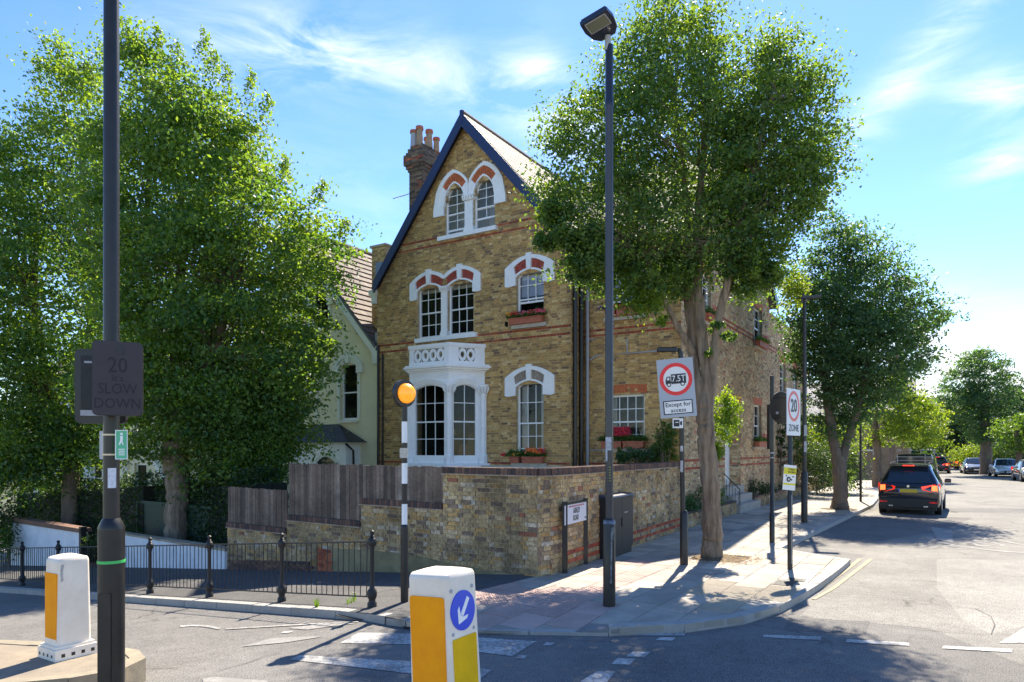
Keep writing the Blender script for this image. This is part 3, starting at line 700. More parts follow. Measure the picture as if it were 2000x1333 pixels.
def window(root, M, x0, x1, z0, z1, cols=3, rows=(2,2), rise=0, kind='seg', reveal=.10, open_=0, sill=None, curtain=.0, fw=.055, sillout=.08, sillx=.07, sillh=.09, name='window', dark=DARKIN, siller=STONE, room_=True, blind_sky_panel=None):
    """sash window: frame (this part) with panes, glazing bars and sill as sub-parts; z1 is the spring line when rise > 0"""
    b = MB(M); y0, y1 = reveal, reveal+.07
    top = arc_top(x0, x1, z1, rise, 10, kind) if rise else [(x0,z1),(x1,z1)]
    b.box(x0, x0+fw, y0, y1, z0, z1); b.box(x1-fw, x1, y0, y1, z0, z1)
    b.box(x0+fw, x1-fw, y0, y1, z0, z0+fw*1.3)
    if rise:
        inn = arc_top(x0+fw, x1-fw, z1, rise-fw*.6, 10, kind); b.band(top, inn, y0, y1)
        b.prism([(x0-.002, z1)]+top[1:6]+[(top[5][0], top[5][1]+.12),(x0-.002, top[5][1]+.12)], y0+.002, y1+.1)
        b.prism([(top[5][0], top[5][1]+.12)]+top[5:10]+[(x1+.002, z1),(x1+.002, top[5][1]+.12)], y0+.002, y1+.1)
    else: b.box(x0+fw, x1-fw, y0, y1, z1-fw, z1); inn = [(x0+fw, z1-fw),(x1-fw, z1-fw)]
    h = z1-z0; zm = z0+(h+rise*.6)*.5 if rise else z0+h*.5
    b.box(x0+fw, x1-fw, y0+.005, y1, zm-.022, zm+.022)
    win = b.build(name, WPAINT, root)
    def zt(x):
        for i in range(len(inn)-1):
            if inn[i][0] <= x <= inn[i+1][0]: return inn[i][1]+(inn[i+1][1]-inn[i][1])*(x-inn[i][0])/max(1e-6, inn[i+1][0]-inn[i][0])
        return inn[0][1]
    gx0, gx1 = x0+fw, x1-fw; bw = .011
    lo0 = z0+fw*1.3; ztop = max(p[1] for p in inn)
    zl = [lo0+(zm-.022-lo0)*i/rows[1] for i in range(rows[1]+1)]; zu = [zm+.022+(ztop-zm-.022)*i/rows[0] for i in range(rows[0]+1)]
    if open_: lift = open_; 
    else: lift = 0
    xs = [gx0+(gx1-gx0)*i/cols for i in range(cols+1)]
    outline = [(gx0, -99),(gx1, -99)]+[(x, z) for x, z in inn[::-1]] 
    outline = [(gx0, lo0)]+[(gx1, lo0)]+inn[::-1]
    for (zz, yy, up) in ((zl, y0+.045, 0), (zu, y0+.025, 1)):
        dz = lift if not up else 0
        for i in range(cols):
            for j in range(len(zz)-1):
                if not up and dz and zz[j]+dz > zm: continue
                q = clip_poly(outline, [(xs[i],zz[j]+dz),(xs[i+1],zz[j]+dz),(xs[i+1],zz[j+1]+dz),(xs[i],zz[j+1]+dz)])
                if q: one('pane', GLASS, win, M, lambda b: b.add([(x, yy+.004+random.uniform(-.0015,.0015), z) for x, z in q], [tuple(range(len(q)))]))
        for i in range(1, cols):
            t = min(zt(xs[i]), zz[-1]) if up else zz[-1]
            one('glazing_bar', WPAINT, win, M, lambda b: b.box(xs[i]-bw, xs[i]+bw, yy-.012, yy+.012, zz[0]+dz, t))
        for j in range(1, len(zz)-1):
            one('glazing_bar', WPAINT, win, M, lambda b: b.box(gx0, gx1, yy-.010, yy+.010, zz[j]+dz-bw, zz[j]+dz+bw))
        if not up and dz: one('sash_rail', WPAINT, win, M, lambda b: b.box(gx0, gx1, yy-.02, yy+.02, lo0+dz-.03, lo0+dz+.03))
    # the room behind
    def room(b):
        zt_ = z1+rise+.05; Y = y1+.9
        b.add([(x0-.2,y1+.005,z0-.1),(x1+.2,y1+.005,z0-.1),(x1+.2,Y,z0-.1),(x0-.2,Y,z0-.1),(x0-.2,y1+.005,zt_),(x1+.2,y1+.005,zt_),(x1+.2,Y,zt_),(x0-.2,Y,zt_)],
              [(0,1,2,3),(4,7,6,5),(0,3,7,4),(1,5,6,2),(2,6,7,3)])
    if room_: one('room', dark, win, M, room)
    if blind_sky_panel:  # real blinds and curtains, plus one panel painted as a sky reflection
        one('blind_sky_panel', blind_sky_panel[1], win, M, lambda b: b.box(x0+fw, x1-fw, y1+.03, y1+.04, z1+rise-(z1+rise-z0)*blind_sky_panel[0], z1+rise))
    if curtain:
        cw = (x1-x0)*curtain
        for s in (0, 1):
            def cur(b):
                n = 8; X0 = x0+.03 if s == 0 else x1-.03-cw
                pts = [(X0+cw*i/n, y1+.10+.02*(i % 2)) for i in range(n+1)]
                b.add([(x,y,z0+.06) for x,y in pts]+[(x,y,z1+rise*.8) for x,y in pts], [(i,i+1,i+n+2,i+n+1) for i in range(n)])
            one('curtain', CURTAIN, win, M, cur)
    if sill != 0:
        one('sill', siller if sill is None else sill, win, M, lambda b: b.box(x0-sillx, x1+sillx, -sillout, y1, z0-sillh, z0))
    return win

def hood(root, M, x0, x1, zs, rise, w=.30, drop=.26, lift=.12, vous=REDV, key=True, y=-.055, name='window_surround', clip=(None,None)):
    cx, a = (x0+x1)/2, (x1-x0)/2; n = 12
    b = MB(M)
    zf = lambda t, k, base: base+k*(1-t*t)
    T = [-1+2*i/n for i in range(n+1)]
    inn = [(cx+a*t, zf(t, rise, zs)) for t in T]
    mid = [(cx+(a+.02)*t, zf(t, rise, zs)+.06) for t in T]
    mo = [(cx+(a+.06)*t, zf(t, rise+.03, zs)+.30) for t in T]
    out = [(cx+(a+w)*t, zf(t, rise+.16, zs+.12)+lift+.04) for t in T]
    cl = lambda P: [(min(max(x, clip[0]+.001 if clip[0] is not None else -99), clip[1]-.001 if clip[1] is not None else 99), z) for x, z in P]
    out = cl(out); mo = cl(mo)
    b.band(mid, inn, y, .05)                     # slim white arch right over the window
    b.band(out, mo, y-.02, .02)                  # hood mould
    for s in (-1, 1):
        if (s < 0 and clip[0] is not None) or (s > 0 and clip[1] is not None): continue
        xo, xi = cx+s*(a+w), cx+s*(a-.0)
        i = 0 if s < 0 else -1
        poly = [(xo, out[i][1]), (xo, zs-drop), (cx+s*(a+w*.72), zs-drop-.03), (xi, zs-drop), (inn[i][0]+s*.001, zs), (mo[i][0], mo[i][1])]
        if s > 0: poly = poly[::-1]
        b.prism(poly, y-.02, .02)
    sur = b.build(name, WHITE, root)
    kw = .085
    def tt(x): return (x-cx)/(a+.06)
    for s in (-1, 1):
        segs = 5
        for k in range(segs):
            t0 = .16+(.98-.16)*k/segs+.008; t1 = .16+(.98-.16)*(k+1)/segs-.008
            if not key: t0 = .0+(.98)*k/segs+.008; t1 = .98*(k+1)/segs-.008
            t0, t1 = (s*t0, s*t1) if s > 0 else (s*t1, s*t0)
            q = [(cx+(a+.02)*t0, zf(t0,rise,zs)+.062),(cx+(a+.02)*t1, zf(t1,rise,zs)+.062),(cx+(a+.06)*t1, zf(t1,rise+.03,zs)+.298),(cx+(a+.06)*t0, zf(t0,rise+.03,zs)+.298)]
            one('voussoir', vous, sur, M, lambda b: b.prism(q, -.028, .03))
    if key:
        q = [(cx-kw*.8, zs+rise+.005),(cx+kw*.8, zs+rise+.005),(cx+kw*1.15, zs+rise+.42+lift*.6),(cx-kw*1.15, zs+rise+.42+lift*.6)]
        one('keystone', WHITE, sur, M, lambda b: b.prism(q, y-.05, .02))
    return sur

HOLES = {'m': [], 'r': [], 's': []}
NET_SKY = mat('net_sky_reflection', (.52,.60,.78), .9, c2=(.75,.80,.90), scale=2.5, stretch=(6,6,1))  # curtain colour, also painted as the sky reflection in one upper sash
# measured off the photograph: openings in the front gable wall
def fm(px, py): return hit_v(px, py, VM)
(ax0, az0) = fm(869, 461); (ax1, _) = fm(909, 452); (bx0, _) = fm(925, 449); (bx1, _) = fm(967, 440)
zat = fm(890, 460)[1]+.02; zas = fm(890, 392)[1]
W1, W2 = ax1-ax0, bx1-bx0
for x0, x1, cur in ((ax0, ax1, 0), (bx0, bx1, 0)):
    HOLES['m'].append((x0, x1, zat, zas+.02)); HOLES['m'].append((x0+.08, x1-.08, zas, zas+.40))
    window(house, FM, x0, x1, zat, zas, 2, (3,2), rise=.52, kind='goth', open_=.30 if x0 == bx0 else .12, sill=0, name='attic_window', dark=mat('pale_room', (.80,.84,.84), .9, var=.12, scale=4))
one('attic_sill', WHITE, house, FM, lambda b: b.box(ax0-.22, bx1+.1, -.13, .1, zat-.13, zat-.003))
# pointed surrounds: two gothic arches meeting at a colonnette
for x0, x1, w0, w1 in ((ax0, ax1, .34, .10), (bx0, bx1, .10, .30)):
    b = MB(FM); n = 14
    inn = arc_top(x0, x1, zas-.12, .66, n, 'goth'); cx = (x0+x1)/2
    def outl(wl, wr, up):
        o = arc_top(x0-wl, x1+wr, zas-.22, .66+.34+up, n, 'goth'); return o
    o1 = outl(.42, .34, .20) if x0 == ax0 else outl(.34, .42, .20)
    # keep the two hoods from overlapping at the valley
    mx = (ax1+bx0)/2
    o1 = [(min(x, mx-.002), z) if x0 == ax0 else (max(x, mx+.002), z) for x, z in o1]
    m1 = arc_top(x0-.24, x1+.24, zas-.14, .66+.34, n, 'goth'); m1 = [(min(x, mx-.004), z) if x0 == ax0 else (max(x, mx+.004), z) for x, z in m1]
    m0 = arc_top(x0-.01, x1+.01, zas-.12, .66+.06, n, 'goth')
    b.band(m0, inn, -.06, .05); b.band(o1, m1, -.075, .02)
    for s in ((-1,) if x0 == ax0 else (1,)):
        xa, xb = (x0-.42, x0-.005) if s < 0 else (x1+.005, x1+.42)
        b.prism([(xa, zas-.42),(xb, zas-.42),(xb, zas-.05),(xa, zas-.18)] if s < 0 else [(xa, zas-.42),(xb, zas-.42),(xb, zas-.18),(xa, zas-.05)], -.077, .02)
        # plain stucco shoulders between foot and red arch
        i0, i1 = (0, 2) if s < 0 else (n-2, n)
        b.band(m1[i0:i1+1], m0[i0:i1+1], -.05, .02)
    i0, i1 = (n-2, n) if x0 == ax0 else (0, 2)
    b.band(m1[i0:i1+1], m0[i0:i1+1], -.05, .02)
    sur = b.build('attic_surround', WHITE, house)
    for k in range(2, n-2):
        q = [m0[k], m0[k+1], m1[k+1], m1[k]]; g = .012
        q = [(q[0][0]+g*.5,q[0][1]),(q[1][0]-g*.5,q[1][1]),(q[2][0]-g*.5,q[2][1]),(q[3][0]+g*.5,q[3][1])]
        one('voussoir', ORV, sur, FM, lambda b: b.prism(q, -.03, .03))
def column(b, cx, z0, z1, w, y=-.04, d=.12):
    b.box(cx-w/2, cx+w/2, y, y+d, z0, z1)
    b.box(cx-w*.62, cx+w*.62, y-.02, y+d, z0, z0+.10)
    b.box(cx-w*.55, cx+w*.55, y-.012, y+d, z0+.10, z0+.16)
    b.box(cx-w*.72, cx+w*.72, y-.035, y+d, z1-.05, z1); b.box(cx-w*.62, cx+w*.62, y-.022, y+d, z1-.13, z1-.05); b.box(cx-w*.7, cx+w*.7, y-.03, y+d, z1-.17, z1-.135)
def leafcap(b, cx, z0, z1, w, y):                     # carved leaf capital
    for k in range(5):
        x = cx-w/2+w*k/4
        b.tube([(x, y-.01, z0),(x, y-.05, (z0+z1)/2),(x+.0, y-.075, z1-.01)], [.022,.03,.02], 6)
one('colonnette', WHITE, house, FM, lambda b: (column(b, mx, zat, zas+.08, bx0-ax1-.01, -.05, .18), leafcap(b, mx, zas-.1, zas+.06, (bx0-ax1)*1.2, -.06)))

# first floor pair over the bay
(cx0, cz0) = fm(816, 662); (cx1, _) = fm(863, 657); (dx0, _) = fm(875, 655); (dx1, _) = fm(925, 651)
mxx = (cx1+dx0)/2; zft = fm(840, 659)[1]-.02; zfs = fm(868, 563)[1]
for x0, x1 in ((cx0, cx1), (dx0, dx1)):
    HOLES['m'].append((x0, x1, zft, zfs+.06))
    window(house, FM, x0, x1, zft, zfs, 3, (2,2), rise=.17, sill=0, blind_sky_panel=(.13, CURTAIN))
    hood(house, FM, x0, x1, zfs, .17, w=.30, drop=.26, clip=(None, mxx) if x0 == cx0 else (mxx, None))
one('long_sill', WHITE, house, FM, lambda b: b.box(cx0-.06, dx1+.16, -.11, .1, zft-.14, zft-.003))
mx2 = (cx1+dx0)/2
one('colonnette', WHITE, house, FM, lambda b: (column(b, mx2, zft, zfs+.05, dx0-cx1-.02, -.06, .18), leafcap(b, mx2, zfs-.1, zfs+.04, (dx0-cx1), -.07)))
# single windows on the right
(ex0, _) = fm(1009, 600); (ex1, _) = fm(1062, 600); ze0 = fm(1035, 634)[1]; zes = fm(1035, 538)[1]
HOLES['m'].append((ex0, ex1, ze0, zes+.06))
window(house, FM, ex0, ex1, ze0, zes, 3, (2,1), rise=.16, open_=.62, sillx=.12, sillout=.14, sillh=.11, blind_sky_panel=(.46, NET_SKY), dark=mat('green_room', (.01,.05,.04), .9, var=.4, scale=5))  # pale blue panel stands for sky reflected in the upper sash
hood(house, FM, ex0, ex1, zes, .16, w=.38)
zg0 = fm(1035, 905)[1]; zgs = fm(1035, 755)[1]
HOLES['m'].append((ex0, ex1, zg0, zgs+.06))
window(house, FM, ex0, ex1, zg0, zgs, 3, (2,3), rise=.16, sillx=.12, sillout=.14, sillh=.11, curtain=.22)
hood(house, FM, ex0, ex1, zgs, .16, w=.38, vous=GREYV)

# recessed wall
def fr(px, py): return hit_v(px, py, VRC)
(gx0, _) = fr(1188, 800); (gx1, _) = fr(1259, 800); zr0 = fr(1230, 877)[1]; zr1 = fr(1230, 771)[1]
HOLES['r'].append((gx0, gx1, zr0, zr1)); window(house, FR, gx0, gx1, zr0, zr1, 4, (2,2), sillx=.12, sillout=.13, dark=mat('dim_room', (.12,.115,.10), .9, var=.5, scale=3), curtain=.12)
for k in range(13):
    w = (gx1-gx0+.16)/13; x = gx0-.08+w*k
    one('lintel_brick', ORV, house, FR, lambda b: b.box(x+.004, x+w-.004, -.012+random.uniform(-.003,.003), .05, zr1+.03+(.03*(1-((k-6)/6)**2)), zr1+.27+(.03*(1-((k-6)/6)**2))))
one('lintel_bed', MORTAR, house, FR, lambda b: b.box(gx0-.08, gx1+.08, -.004, .05, zr1+.002, zr1+.26))
(hx0, _) = fr(1190, 600); (hx1, _) = fr(1257, 600); zr2 = fr(1230, 620)[1]+.02; zr3 = fr(1230, 527)[1]
HOLES['r'].append((hx0, hx1, zr2, zr3)); window(house, FR, hx0, hx1, zr2, zr3, 3, (2,1), open_=.42, sillx=.12, sillout=.14, dark=DARKIN, sill=None, blind_sky_panel=(.55, NET_SKY))
# side wall windows: (pixel edges, bottom, top, lintel)
def fs(px, py): return hit_u(px, py, US)
SW = []
for (p0, p1, pb, pt, rows, flip) in ((1371,1388,626,530,(2,2),0),(1473,1488,676,603,(2,2),0),(1472,1487,873,791,(2,2),0),(1523,1534,765,710,(2,2),0),(1549,1557,772,722,(2,2),0),(1575,1581,775,733,(2,2),0),(1414,1434,505,440,(2,2),0)):
    x0, z0 = fs(p0, pb); x1, z1 = fs(p1, pt); z1 = fs(p0, pt)[1] if p0 < 1400 else fs((p0+p1)/2, pt)[1]
    HOLES['s'].append((x0, x1, z0, z1)); SW.append((x0, x1, z0, z1))
    window(house, FS, x0, x1, z0, z1, 2, rows, sillx=.1, sillout=.10)
    n = max(6, int((x1-x0+.2)/.085)); w = (x1-x0+.2)/n
    for k in range(n):
        one('lintel_brick', ORV, house, FS, lambda b: b.box(x0-.1+w*k+.004, x0-.1+w*(k+1)-.004, -.012, .05, z1+.01, z1+.26))
# door to the side street
xd0, zd0 = fs(1416, 950); xd1, _ = fs(1446, 950); zd1 = fs(1430, 786)[1]; zd0 = fs(1430, 950)[1]
HOLES['s'].append((xd0, xd1, -1, zd1))
b = MB(FS); b.box(xd0+.08, xd1-.08, .42, .47, zd0, zd1-.08)
door = b.build('door', WPAINT, house)
one('door_frame', WPAINT, door, FS, lambda b: (b.box(xd0, xd0+.08, .38, .47, zd0, zd1), b.box(xd1-.08, xd1, .38, .47, zd0, zd1), b.box(xd0+.08, xd1-.08, .38, .47, zd1-.08, zd1)))
for s in (0, 1):
    one('door_panel', WHITE, door, FS, lambda b: (b.box(xd0+.2, (xd0+xd1)/2-.06, .405, .42, zd0+.2+s*1.0, zd0+1.0+s*.9), b.box((xd0+xd1)/2+.06, xd1-.2, .405, .42, zd0+.2+s*1.0, zd0+1.0+s*.9)))
one('handle', LEADM, door, FS, lambda b: b.tube([(xd0+.16,.36,zd0+1.0),(xd0+.16,.42,zd0+1.0)], .03, 8))
n = 14; w = (xd1-xd0+.2)/n
for k in range(n): one('lintel_brick', ORV, house, FS, lambda b: b.box(xd0-.1+w*k+.004, xd0-.1+w*(k+1)-.004, -.012, .05, zd1+.01, zd1+.26))
one('door_reveal', MORTAR_D, house, FS, lambda b: (b.box(xd0-.02, xd0-.001, .01, .5, -.3, zd1), b.box(xd1+.001, xd1+.02, .01, .5, -.3, zd1), b.box(xd0, xd1, .01, .5, zd0-.2, zd0-.002)))
arr = [courses(.012, .42, -.3+.0, zd1, ch=.075, yf=-.006, depth=.012, kind=0)]
DOORREV = (frame(tuple(D1*US+D2*(xd1)), D1, D2), arr[0])

# walls
zE = 7.46; zE2 = 8.05; apx = -12.87; zA = 12.35; sL_, sR_ = 1.29, 1.16
holesm = HOLES['m'] + [(-14.9, -12.35, 1.0, 4.6)]
fw_ = panel(FM, -UF, -UR, -3, 13, holesm, cuts=[((apx, zA), (-sL_, 1)), ((apx, zA), (sR_, 1))]).build('front_wall', MORTAR, house)
def spanm(z):
    return (max(-UF, apx-(zA-z)/sL_), min(-UR, apx+(zA-z)/sR_))
zb1 = fm(931, 668)[1]; zb0 = zb1+.17; zt1 = hit_v(1062, 436.5, VM)[1]; zt0 = zt1+.19
zl1 = fm(1095, 908)[1]
arrm = courses(-UF, -UR, .6, 12.45, holesm, spanm, red=(zb0, zb1, zt0, zt1, zl1))
rw = panel(FR, -UR-.01, -US, -3, 8.1, HOLES['r']).build('recessed_wall', MORTAR, house)
zc1 = hit_v(1250, 645.5, VRC)[1]
arrr = courses(-UR, -US, .6, 8.05, HOLES['r'], red=(zc1, zc1+.15, fr(1300, 907)[1], fr(1300, 921)[1]))
ww = panel(FW, VM, VRC, -3, 8.1).build('return_wall', MORTAR, house)
arrw = courses(VM+.01, VRC, .6, 8.05)
vG0, vG1, zG = 18.45, 29.5, 12.3; vGa = 24.2; zGe = 8.0; sl = (zG-zGe)/(vGa-vG0); sr = (zG-zGe)/(vG1-vGa)
sw = panel(FS, VRC, 29.5, -3, 13, HOLES['s'], cuts=[((vGa, zG-.1), (-sl, 1)), ((vGa, zG-.1), (sr, 1))]).build('side_wall', MORTAR_D, house)
sw2 = panel(FS, 29.5, 37.2, -3, 7.55, HOLES['s']).build('rear_side_wall', MORTAR_D, house)
zs1 = fs(1431, 634.6)[1]; zs2 = fs(1431, 643.5)[1]; zq1 = fs(1350, 902)[1]; zq2 = fs(1350, 916)[1]
def spans(z):
    if z < zGe: return (VRC, 29.5)
    return (vGa-(zG-.15-z)/sl, vGa+(zG-.15-z)/sr)
arrs = courses(VRC+.012, 29.5, -.2, 12.8, HOLES['s'], spans, red=(zs1, zs2, zq1, zq2, 9.55, 9.72), yf=-.007, rough=.003)
arrs2 = courses(29.5, 37.2, -.2, 7.5, HOLES['s'], red=(zs1, zs2, zq1, zq2), rough=.003)
PS = [M_STOCK, M_RED]; PM = [M_SIDE, M_RED]
emit_bricks([(fw_, FM, arrm, PS), (rw, FR, arrr, PS), (ww, FW, arrw, PS), (sw, FS, arrs, PM), (sw2, FS, arrs2, PM), (sw, DOORREV[0], DOORREV[1], PM)], 300, zmin=1.7)
# back and party walls
def shell(b):
    for (u0,v0,u1,v1,z) in ((UF,VM+.02,UF,30,8.2),(UF,30,US+.1,30,8.2)):
        p, q = uv(u0,v0), uv(u1,v1); b.add([(p.x,p.y,-3),(q.x,q.y,-3),(q.x,q.y,z),(p.x,p.y,z)], [(0,1,2,3)])
    p, q = uv(US+.2,37.2), uv(12,37.2); b.add([(p.x,p.y,-3),(q.x,q.y,-3),(q.x,q.y,7.5),(p.x,p.y,7.5)], [(0,1,2,3)])
    b.M = Matrix.Identity(4); q = [uv(US+.05,29.6,7.4),uv(US+.05,37.2,7.4),uv(12,37.2,7.4),uv(12,29.6,7.4)]; b.add([tuple(v) for v in q], [(0,1,2,3)])
one('rear_walls', MORTAR, house, Matrix.Identity(4), shell)
one('parapet_coping', STONE, house, FS, lambda b: b.box(29.5, 37.25, -.05, .3, 7.552, 7.62))
# roofs
roof = MB(); th = .09
vF, vB = VM-.22, 30.2
def rp(u, v, z): p = uv(u, v, z); return tuple(p)
def roof_plane(b, a, c, d, e, t=th):
    n = (Vector(c)-Vector(a)).cross(Vector(e)-Vector(a)).normalized()
    if n.z < 0: n = -n
    q = [Vector(p) for p in (a,c,d,e)]; v = [tuple(p-n*t) for p in q]+[tuple(p) for p in q]
    b.add(v, [(0,1,2,3),(7,6,5,4),(0,4,5,1),(1,5,6,2),(2,6,7,3),(3,7,4,0)])
roof_plane(roof, rp(12.86,vF,12.55), rp(12.86,vB,12.55), rp(8.80,vB,7.86), rp(8.80,vF,7.86))
roof_plane(roof, rp(12.86,vF,12.55), rp(12.86,vB,12.55), rp(16.75,vB,7.55), rp(16.75,vF,7.55))
roof_plane(roof, rp(5.95,vGa,12.4), rp(12.0,vGa,12.4), rp(12.0,18.05,8.0-.15), rp(5.95,18.05,7.85))
roof_plane(roof, rp(5.95,vGa,12.4), rp(12.0,vGa,12.4), rp(12.0,29.75,7.85), rp(5.95,29.75,7.85))
rf = roof.build('roof', mat('roof_underlay', (.14,.135,.13), .9), house)
def slates(par, Msl, x0, x1, L, pair, gauge=.22, wd=.26, name='slate', limit=300, mass='slates', keep=None, thick=.010, jit=.003):
    """courses of overlapping slates; Msl: x along the eave, y up the slope, z off the roof"""
    items = []
    for c in range(int(L/gauge)):
        for k in range(int((x1-x0)/wd)+2):
            a = x0+k*wd-(wd/2 if c % 2 else 0); e = min(a+wd-.006, x1); a = max(a, x0)
            if e-a < .04: continue
            if keep and not keep((a+e)/2, c*gauge): continue
            items.append((a, e, c*gauge, random.uniform(0,jit)))
    def vs(it):
        a, e, y, j = it; yt = min(y+gauge*1.35, L)
        return [(a,y,.012+thick+j),(e,y,.012+thick+j),(e,yt,.006+j),(a,yt,.006+j),(a,y,.004),(e,y,.004)]
    fcs = [(0,1,2,3),(4,5,1,0)]
    items.sort(key=lambda it: (Msl @ Vector((it[0], it[2], 0))-Vector((0,0,EYE))).length)
    mb = MB(Msl)
    for n_, it in enumerate(items):
        if n_ < limit:
            b = MB(Msl); b.add(vs(it), fcs); b.build(name, pair[0], par)
        else: mb.rnd = random.random(); mb.add(vs(it), fcs)
    if mb.f: tag(mb.build(mass, pair[1], par, attr=True), kind='stuff')
dn = Vector(rp(12.86,vF,12.55))-Vector(rp(8.80,vF,7.86)); LE = dn.length
Msl = frame(rp(8.80,vF,7.86), D2, dn.normalized(), D2.cross(dn.normalized()))
slates(rf, Msl, 0, vB-vF, LE, M_SLATE, limit=150)
dn2 = Vector(rp(12,vGa,12.4))-Vector(rp(12,18.05,7.85)); 
Msl2 = frame(rp(10.2,18.05,7.85), -D1, dn2.normalized(), (-D1).cross(dn2.normalized()))
slates(rf, Msl2, 0, 4.25, dn2.length, M_SLATE, limit=150, keep=lambda x, y: True)
one('ridge_tiles', mat('ridge_tile', (.16,.12,.10), .8, var=.2), rf, Matrix.Identity(4), lambda b: [b.tube([rp(12.86,vF+i*.45,12.57), rp(12.86,vF+i*.45+.44,12.57)], .075, 8) for i in range(28)])
one('roof_vent', LEADM, rf, Matrix.Identity(4), lambda b: (b.tube([rp(10.6,21.5,9.8), rp(10.6,21.5,10.75)], .07, 8), b.tube([rp(10.5,22.6,10.6), rp(10.7,23.4,10.9)], .05, 6)))
# bargeboards
for s in (1, -1):
    b = MB(FM); t = .30
    x1_ = apx+(4.05 if s > 0 else -3.72)
    top0, top1 = (apx, 12.57), (x1_, 12.57-abs(x1_-apx)*(1.16 if s > 0 else 1.29))
    q = [top0, top1, (x1_, top1[1]-t*1.35), (apx, 12.57-t*1.5)]
    b.prism(q if s > 0 else q[::-1], -.28, -.23)
    b.build('bargeboard', NAVY, house)
    one('soffit', BLACK, house, FM, lambda b: b.prism(([(apx, 12.43),(x1_, top1[1]-.13),(x1_, top1[1]-.18),(apx, 12.38)])[::s], -.225, -.0))
one('finial', NAVY, house, FM, lambda b: b.box(apx-.05, apx+.05, -.29, -.20, 12.2, 12.62))
b = MB(FS); q = [(vGa, 12.5),(29.85, 7.95),(29.85, 7.55),(vGa, 12.1)]; b.prism(q, -.30, -.25); b.build('bargeboard', BLACK, house)
b = MB(FS); q = [(vGa, 12.5),(18.0, 7.95),(18.0, 7.6),(vGa, 12.1)]; b.prism(q[::-1], -.30, -.25); b.build('bargeboard', BLACK, house)
one('gutter', BLACK, house, FR, lambda b: (b.tube([(-UR+.05, -.42, 7.86), (-US+.2, -.42, 7.86)], .07, 8), b.box(-UR, -US, -.38, -.0, 7.80, 7.84)))
# pipes
p1 = fm(1122, 600)[0]
one('downpipe', BLACK, house, FR, lambda b: (b.tube([(-UR+.08,-.68,8.0),(-UR+.08,-.68,.8)], .06, 10), [b.tube([(-UR+.08,-.68,z),(-UR+.08,-.68,z+.08)], .074, 10) for z in (1.8,3.6,5.4,7.2)]))
one('downpipe', BLACK, house, FR, lambda b: (b.tube([(-UR+.08,-.30,7.6),(-UR+.08,-.30,.8)], .06, 10), b.tube([(-UR+.08,-.30,7.6),(-UR+.2,-.4,7.84)], .06, 10)))
xg = -UR+.18
one('downpipe', GREYP, house, FR, lambda b: (b.tube([(xg,-.09,7.3),(xg,-.09,.8)], .05, 12), [b.tube([(xg,-.09,z),(xg,-.09,z+.10)], .06, 12) for z in (2.6,5.2)]))
z7 = fr(1230, 690)[1]
one('cable_pipe', GREYP, house, FR, lambda b: (b.tube([(xg+.06,-.05,z7-.12),(xg+.25,-.05,z7-.02),(xg+.5,-.05,z7),(-US-.5,-.05,z7-.02)], .03, 8), b.tube([(fr(1226,680)[0],-.03,z7),(fr(1226,680)[0],-.03,z7+.42)], .02, 8),
      b.tube([(xg,-.05,fr(1200,880)[1]),(gx0,-.05,fr(1200,880)[1]+.02)], .018, 8), b.tube([(xg-.1,-.05,zc1-.15),(xg+.25,-.05,zc1-.15)], .016, 8)))
one('downpipe', BLACK, house, FM, lambda b: (b.tube([(-UF+.10,-.06,5.6),(-UF+.10,-.06,.2)], .045, 10), b.tube([(-UF+.30,-.06,5.3),(-UF+.30,-.06,.2)], .035, 10)))
one('kneeler', CREAMW, house, FM, lambda b: (b.box(-UF-.30, -UF+.02, -.12, .3, 7.35, 7.52), b.box(-UF-.18, -UF+.0, -.10, .3, 7.05, 7.35)))
# base ledge in front of the right window
one('base_ledge', STONE, house, FM, lambda b: b.box(-12.3, -UR-.15, -.25, .0, 1.42, 1.54))

# ---- bay window
bay = MB(FM); P = .96
xa, xb_, xc, xd = -15.06, -14.39, -12.83, -12.16
SEG = [((xa,0),(xb_,-P)), ((xb_,-P),(xc,-P)), ((xc,-P),(xd,0))]
zs0, zsl, zw0, zsp, zc0, zc2, zb2 = 1.0, 1.60, 1.78, 3.88, 4.42, 4.64, 5.28
def segM(a, c):
    d = Vector((c[0]-a[0], c[1]-a[1], 0)); L_ = d.length; d.normalize()
    return FM @ frame((a[0],a[1],0), d, Vector((-d.y, d.x, 0))), L_
def poly_off(off):           # bay outline pushed outwards
    return [(xa-off*1.3, .0), (xb_-off*.42, -P-off), (xc+off*.42, -P-off), (xd+off*1.3, .0)]
bay.slab(poly_off(.0), zs0, zsl-.12); bay.slab(poly_off(.16), zsl-.12, zsl)
bay.slab(poly_off(.0), zsp+.40, zc0); bay.slab(poly_off(.05), zc0, zc0+.05); bay.slab(poly_off(.12), zc0+.05, zc0+.11); bay.slab(poly_off(.19), zc0+.11, zc0+.17); bay.slab(poly_off(.14), zc0+.17, zc2)
bm_ = bay.build('bay_window', WHITE, house)
